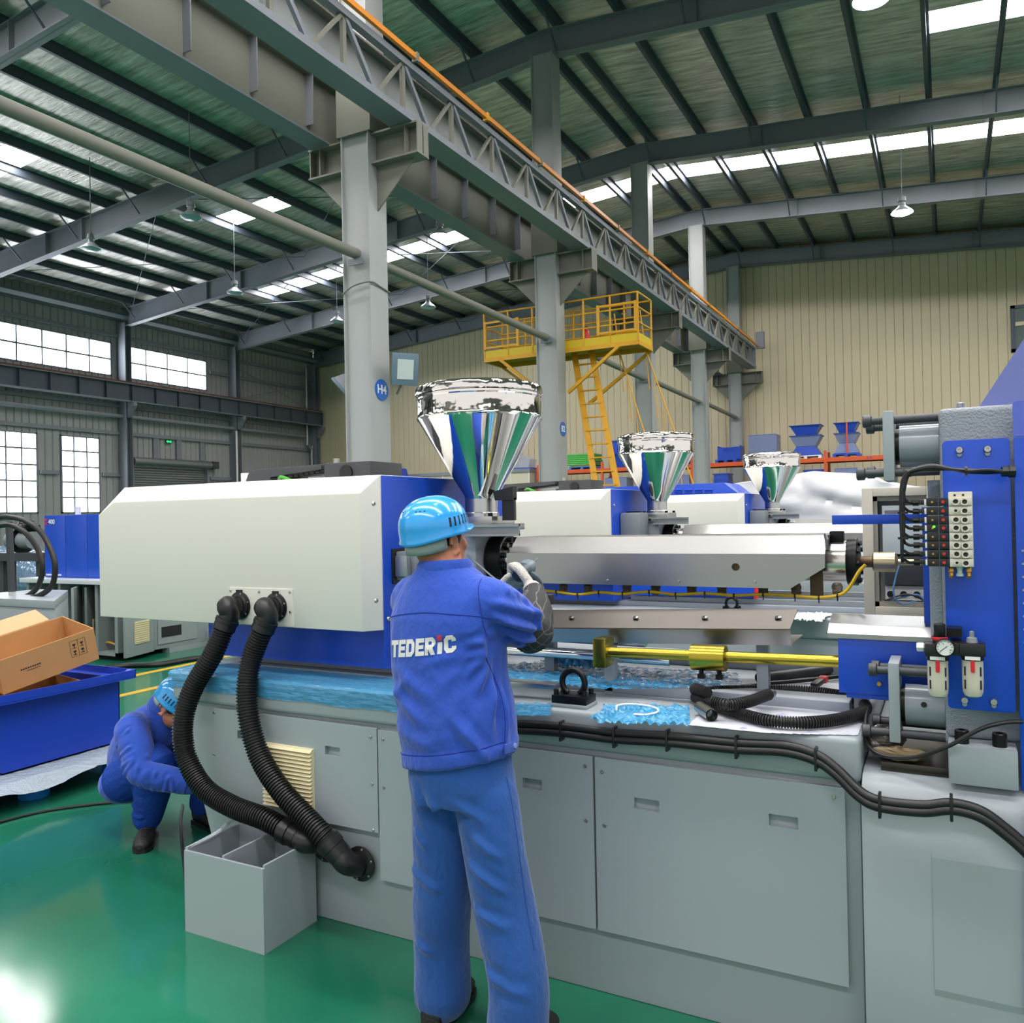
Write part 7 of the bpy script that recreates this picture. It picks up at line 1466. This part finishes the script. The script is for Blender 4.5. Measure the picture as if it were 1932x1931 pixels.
# dark quilted sleeve guard, gloves
sg = MB(); limb(sg, [sR.lerp(eR, 0.80) + V((0.012, 0, 0)), eR + V((0.012, 0.0, -0.004)), eR.lerp(wR, 0.5) + V((0.010, 0, 0)), wR], [0.066, 0.071, 0.064, 0.042], 18, 5)
guard_fold = [(eR + V((0.0, -0.06, 0.05)), eR + V((0.07, 0.0, -0.02)), 0.008, 0.006), (eR.lerp(wR, .3) + V((0, -0.06, 0.03)), eR.lerp(wR, .3) + V((0.07, 0, 0)), 0.008, 0.006), (eR.lerp(wR, .6) + V((0, -0.06, 0.02)), eR.lerp(wR, .6) + V((0.06, 0, 0)), 0.008, 0.006)]
def check_mat():
    m = mat('charcoal_checked_sleeve', '#26272A', 0.75); nt = m.node_tree; b = nt.nodes['Principled BSDF']; tc = nt.nodes.new('ShaderNodeTexCoord'); nz = nt.nodes.new('ShaderNodeTexNoise'); nz.inputs['Scale'].default_value = 9; nt.links.new(tc.outputs['Object'], nz.inputs['Vector'])
    va = nt.nodes.new('ShaderNodeVectorMath'); va.operation = 'MULTIPLY_ADD'; va.inputs[1].default_value = (0.05, 0.05, 0.05); nt.links.new(nz.outputs['Color'], va.inputs[0]); nt.links.new(tc.outputs['Object'], va.inputs[2])
    br = nt.nodes.new('ShaderNodeTexBrick'); br.inputs['Scale'].default_value = 9; br.inputs['Mortar Size'].default_value = 0.012; br.offset = 0.0; br.inputs['Color1'].default_value = hexc('#242528'); br.inputs['Color2'].default_value = hexc('#2C2D30'); br.inputs['Mortar'].default_value = hexc('#5E5E5A'); br.inputs['Brick Width'].default_value = 0.28; br.inputs['Row Height'].default_value = 0.28
    mp = nt.nodes.new('ShaderNodeMapping'); mp.inputs['Rotation'].default_value = (1.2, 0.3, 0.5); nt.links.new(va.outputs[0], mp.inputs['Vector']); nt.links.new(mp.outputs[0], br.inputs['Vector']); nt.links.new(br.outputs['Color'], b.inputs['Base Color']); return m
fuse(sg, 'sleeve_guard', check_mat(), person1, 0.006, 3, guard_fold, (0.003, 14.0))
dirR = (hR - wR).normalized()
gv = MB(); limb(gv, [wR - dirR * 0.02, wR + dirR * 0.02], [0.038, 0.034], 14, 4); acR = V((-0.35, 0.55, -0.75)).normalized()
hand_shapes(gv, wR + dirR * 0.02, hR + dirR * 0.02, (0.25, 0.60, -0.75), (-0.85, 0.3, -0.05), r=0.0125, thumb=1); fuse(gv, 'glove', M_GLOVE, person1, 0.0035, 2, None, (0.0015, 40))
dirL = (hL - wL).normalized(); gv = MB(); limb(gv, [wL - dirL * 0.02, wL + dirL * 0.02], [0.036, 0.033], 14, 4); hand_shapes(gv, wL + dirL * 0.01, hL + dirL * 0.03, (-0.3, 0.5, -0.7), (0.8, 0.3, 0.1), thumb=1); fuse(gv, 'glove', M_GLOVE, person1, 0.0035, 2, None, (0.0015, 40))
# cordless driver held in the gloved hand
dv = thing('power_driver', 'dark blue grey cordless driver held in the gloved hand', 'power tool', at(985, 1095, Y=2.64))
M_TOOL = mat('petrol_blue_tool_plastic', '#2B3C48', 0.4); a, b = at(977, 1086, Y=2.60), at(996, 1070, Y=2.70); d = (b - a).normalized()
MB().lathe([(0.0, -0.004), (0.022, 0.0), (0.029, 0.008), (0.030, 0.03), (0.0295, 0.06)], a, d, n=24).build('motor_cap', M_TOOL, dv, smooth=True)
MB().lathe([(0.0295, 0.06), (0.031, 0.065), (0.031, 0.10), (0.026, 0.115), (0.017, 0.13), (0.012, 0.15), (0.005, 0.155)], a, d, n=24).build('gear_case', mat('grey_blue_tool_shell', '#5C6E78', 0.4), dv, smooth=True)
g0 = a + d * 0.055; MB().tube(spline([g0, g0 + V((0.035, 0.03, -0.035)), g0 + V((0.05, 0.045, -0.085))], 5), 0.017, 12).build('grip', M_TOOL, dv, smooth=True)
MB().box(g0.x + 0.02, g0.x + 0.085, g0.y + 0.02, g0.y + 0.08, g0.z - 0.125, g0.z - 0.088).build('battery', M_BLACK, dv, bevel=0.005)
MB().cyl(a + d * 0.155, a + d * 0.20, 0.004, n=8).build('bit', M_STEEL, dv)

# ------------------------------------------------------------------ crouching worker at the end of the bed
F2 = V((0.97, 0.10, 0)).normalized(); S2 = F2.cross(V((0, 0, 1)))                   # forward, his right (towards the camera)
base = V((-3.80, 2.98, 0)); Q = lambda f, s, z: base + F2 * f + S2 * s + V((0, 0, z))
pel = Q(-0.06, 0.0, 0.27); che = Q(0.07, 0.01, 0.53); nek = Q(0.16, 0.02, 0.66); hc2 = Q(0.255, 0.03, 0.685)
f2, s2, u2 = face_axes(F2 + V((0.0, 0.1, -0.80)), 0.0)
kR, aR2, hR2_ = Q(0.24, 0.16, 0.42), Q(0.13, 0.11, 0.09), Q(-0.03, 0.10, 0.29); kL, aL2, hL2_ = Q(0.36, -0.14, 0.40), Q(0.26, -0.15, 0.09), Q(-0.03, -0.10, 0.29)
sR2, eR2, wR2 = Q(0.11, 0.18, 0.575), Q(0.24, 0.25, 0.395), Q(0.44, 0.14, 0.325); sL2, eL2, wL2 = Q(0.13, -0.17, 0.585), Q(0.30, -0.16, 0.42), Q(0.50, -0.06, 0.36)
body = MB(); head_shapes(body, hc2, f2, s2, u2); limb(body, [hc2 - u2 * 0.03 - f2 * 0.02, nek, che], [0.06, 0.062, 0.10], 16, 4); limb(body, [pel, Q(0.0, 0, 0.40), che], [0.12, 0.12, 0.12], 16, 4)
for h_, k_, a_ in ((hR2_, kR, aR2), (hL2_, kL, aL2)): limb(body, [h_, k_, a_], [0.075, 0.055, 0.038], 12, 5)
for s_, e_, w_ in ((sR2, eR2, wR2), (sL2, eL2, wL2)): limb(body, [s_, e_, w_], [0.05, 0.04, 0.028], 12, 5)
hd = (wR2 - eR2).normalized(); hand_shapes(body, wR2, wR2 + hd * 0.075, S2 * -0.2 + V((0, 0, 0.6)), S2 * -0.9 + F2 * 0.2, thumb=1); hd = (wL2 - eL2).normalized(); hand_shapes(body, wL2, wL2 + hd * 0.075, S2 * 0.2 + V((0, 0, 0.6)), S2 * 0.9, thumb=1)
person2 = fuse(body, 'person', M_SKIN, None, 0.005, 3); person2.data.transform(Matrix.Translation((-base.x, -base.y, 0))); person2.location = base
tag(person2, 'crouching person in blue work clothes half hidden behind the bed end', 'person')
head_details(person2, hc2, f2, s2, u2); helmet(person2, hc2 + u2 * 0.040 - f2 * 0.010, f2, s2, u2)
jk = MB(); limb(jk, [Q(-0.08, 0, 0.28), Q(-0.045, 0, 0.38), Q(0.02, 0.0, 0.48), Q(0.09, 0.01, 0.56), Q(0.15, 0.015, 0.625)], [0.14, 0.152, 0.152, 0.138, 0.085], 22, 5)
sph(jk, Q(-0.10, 0.0, 0.25), 0.14, (1.0, 1.28, 0.85), (F2, S2, V((0, 0, 1))), 18, 12)
limb(jk, [Q(0.08, 0.10, 0.54), sR2, sR2.lerp(eR2, 0.5), eR2, eR2.lerp(wR2, 0.6), wR2], [0.10, 0.088, 0.078, 0.070, 0.062, 0.050], 16, 5); limb(jk, [Q(0.08, -0.10, 0.54), sL2, eL2, wL2], [0.10, 0.085, 0.068, 0.05], 16, 5)
fl = [(Q(-0.05, 0.22, 0.50), Q(0.20, 0.24, 0.47), 0.012, 0.009), (Q(0.0, 0.24, 0.44), Q(0.24, 0.28, 0.40), 0.011, 0.009), (Q(0.05, 0.26, 0.38), Q(0.28, 0.26, 0.36), 0.011, 0.008), (Q(-0.2, 0.15, 0.42), Q(0.0, 0.2, 0.36), 0.014, 0.009), (Q(-0.25, 0.12, 0.34), Q(-0.05, 0.18, 0.30), 0.014, 0.009), (Q(0.0, 0.19, 0.60), Q(0.10, 0.24, 0.50), 0.012, 0.007), (Q(-0.05, 0.15, 0.58), Q(0.06, 0.13, 0.62), 0.012, 0.007)]
fl = [(p + F2 * 0.06, q + F2 * 0.06, w * 1.3, a * 2.2) for p, q, w, a in fl]
for A_, B_, r_ in ((sR2, eR2, 0.085), (eR2, wR2, 0.068)):
    d_ = (B_ - A_).normalized(); n_ = d_.cross(S2).normalized()
    for t_ in (0.15, 0.38, 0.6, 0.82): c_ = A_.lerp(B_, t_) + S2 * (r_ * 0.85); fl.append((c_ + n_ * (r_ * 0.9) + d_ * 0.02, c_ - n_ * (r_ * 0.9) - d_ * 0.03 * math.sin(9 * t_), 0.010, 0.010))
jacket2 = fuse(jk, 'jacket', M_JACK, person2, 0.0065, 4, fl, (0.010, 8)); 
MB().tube([eR2.lerp(wR2, 0.80), eR2.lerp(wR2, 0.97)], 0.058, 18, rs=[0.060, 0.055]).build('cuff', M_JACK, jacket2, smooth=True)
cl = limb(MB(), [nek - F2 * 0.01, nek + F2 * 0.03 + V((0, 0, 0.01))], [0.078, 0.074], 18, 4); fuse(cl, 'collar', M_JACK, jacket2, 0.006, 2)
tr = MB()
for h_, k_, a_ in ((hR2_, kR, aR2), (hL2_, kL, aL2)): limb(tr, [h_, h_.lerp(k_, 0.55), k_, k_.lerp(a_, 0.5), a_ + V((0, 0, 0.03))], [0.115, 0.105, 0.092, 0.090, 0.074], 16, 5)
fl = [(kR + V((-0.05, -0.07, -0.05)), kR + V((0.08, -0.06, -0.1)), 0.012, 0.008), (kR + V((-0.06, -0.08, -0.13)), kR + V((0.06, -0.08, -0.18)), 0.012, 0.008), (aR2 + V((-0.08, -0.07, 0.12)), aR2 + V((0.07, -0.08, 0.09)), 0.012, 0.008), (aR2 + V((-0.08, -0.07, 0.06)), aR2 + V((0.07, -0.08, 0.05)), 0.010, 0.008)]
for w_, e_, sg_ in ((wR2, eR2, -1), (wL2, eL2, 1)):
    hd = (w_ - e_).normalized(); gv = MB(); limb(gv, [w_ - hd * 0.03, w_ + hd * 0.02], [0.036, 0.033], 14, 4); hand_shapes(gv, w_, w_ + hd * 0.075, S2 * (0.2 * sg_) + V((0, 0, 0.6)), S2 * (0.9 * sg_), r=0.012, thumb=1); fuse(gv, 'glove', mat('charcoal_knit_glove', '#2A2928', 0.9, bump=0.6, bscale=200), person2, 0.004, 2, None, (0.0015, 40))
fuse(tr, 'trousers', mat('dark_blue_work_cloth', '#1B3F96', 0.85, var=0.1, vscale=7, bump=0.25, bscale=55, spec=0.2), person2, 0.0075, 4, fl, (0.005, 9))
for a_, yaw in ((aR2, -0.95), (aL2, -0.3)):
    dd = V((F2.x * math.cos(yaw) - F2.y * math.sin(yaw), F2.x * math.sin(yaw) + F2.y * math.cos(yaw), 0)); g = V((a_.x, a_.y, 0)); shoe(person2, g - dd * 0.08, g + dd * 0.19)
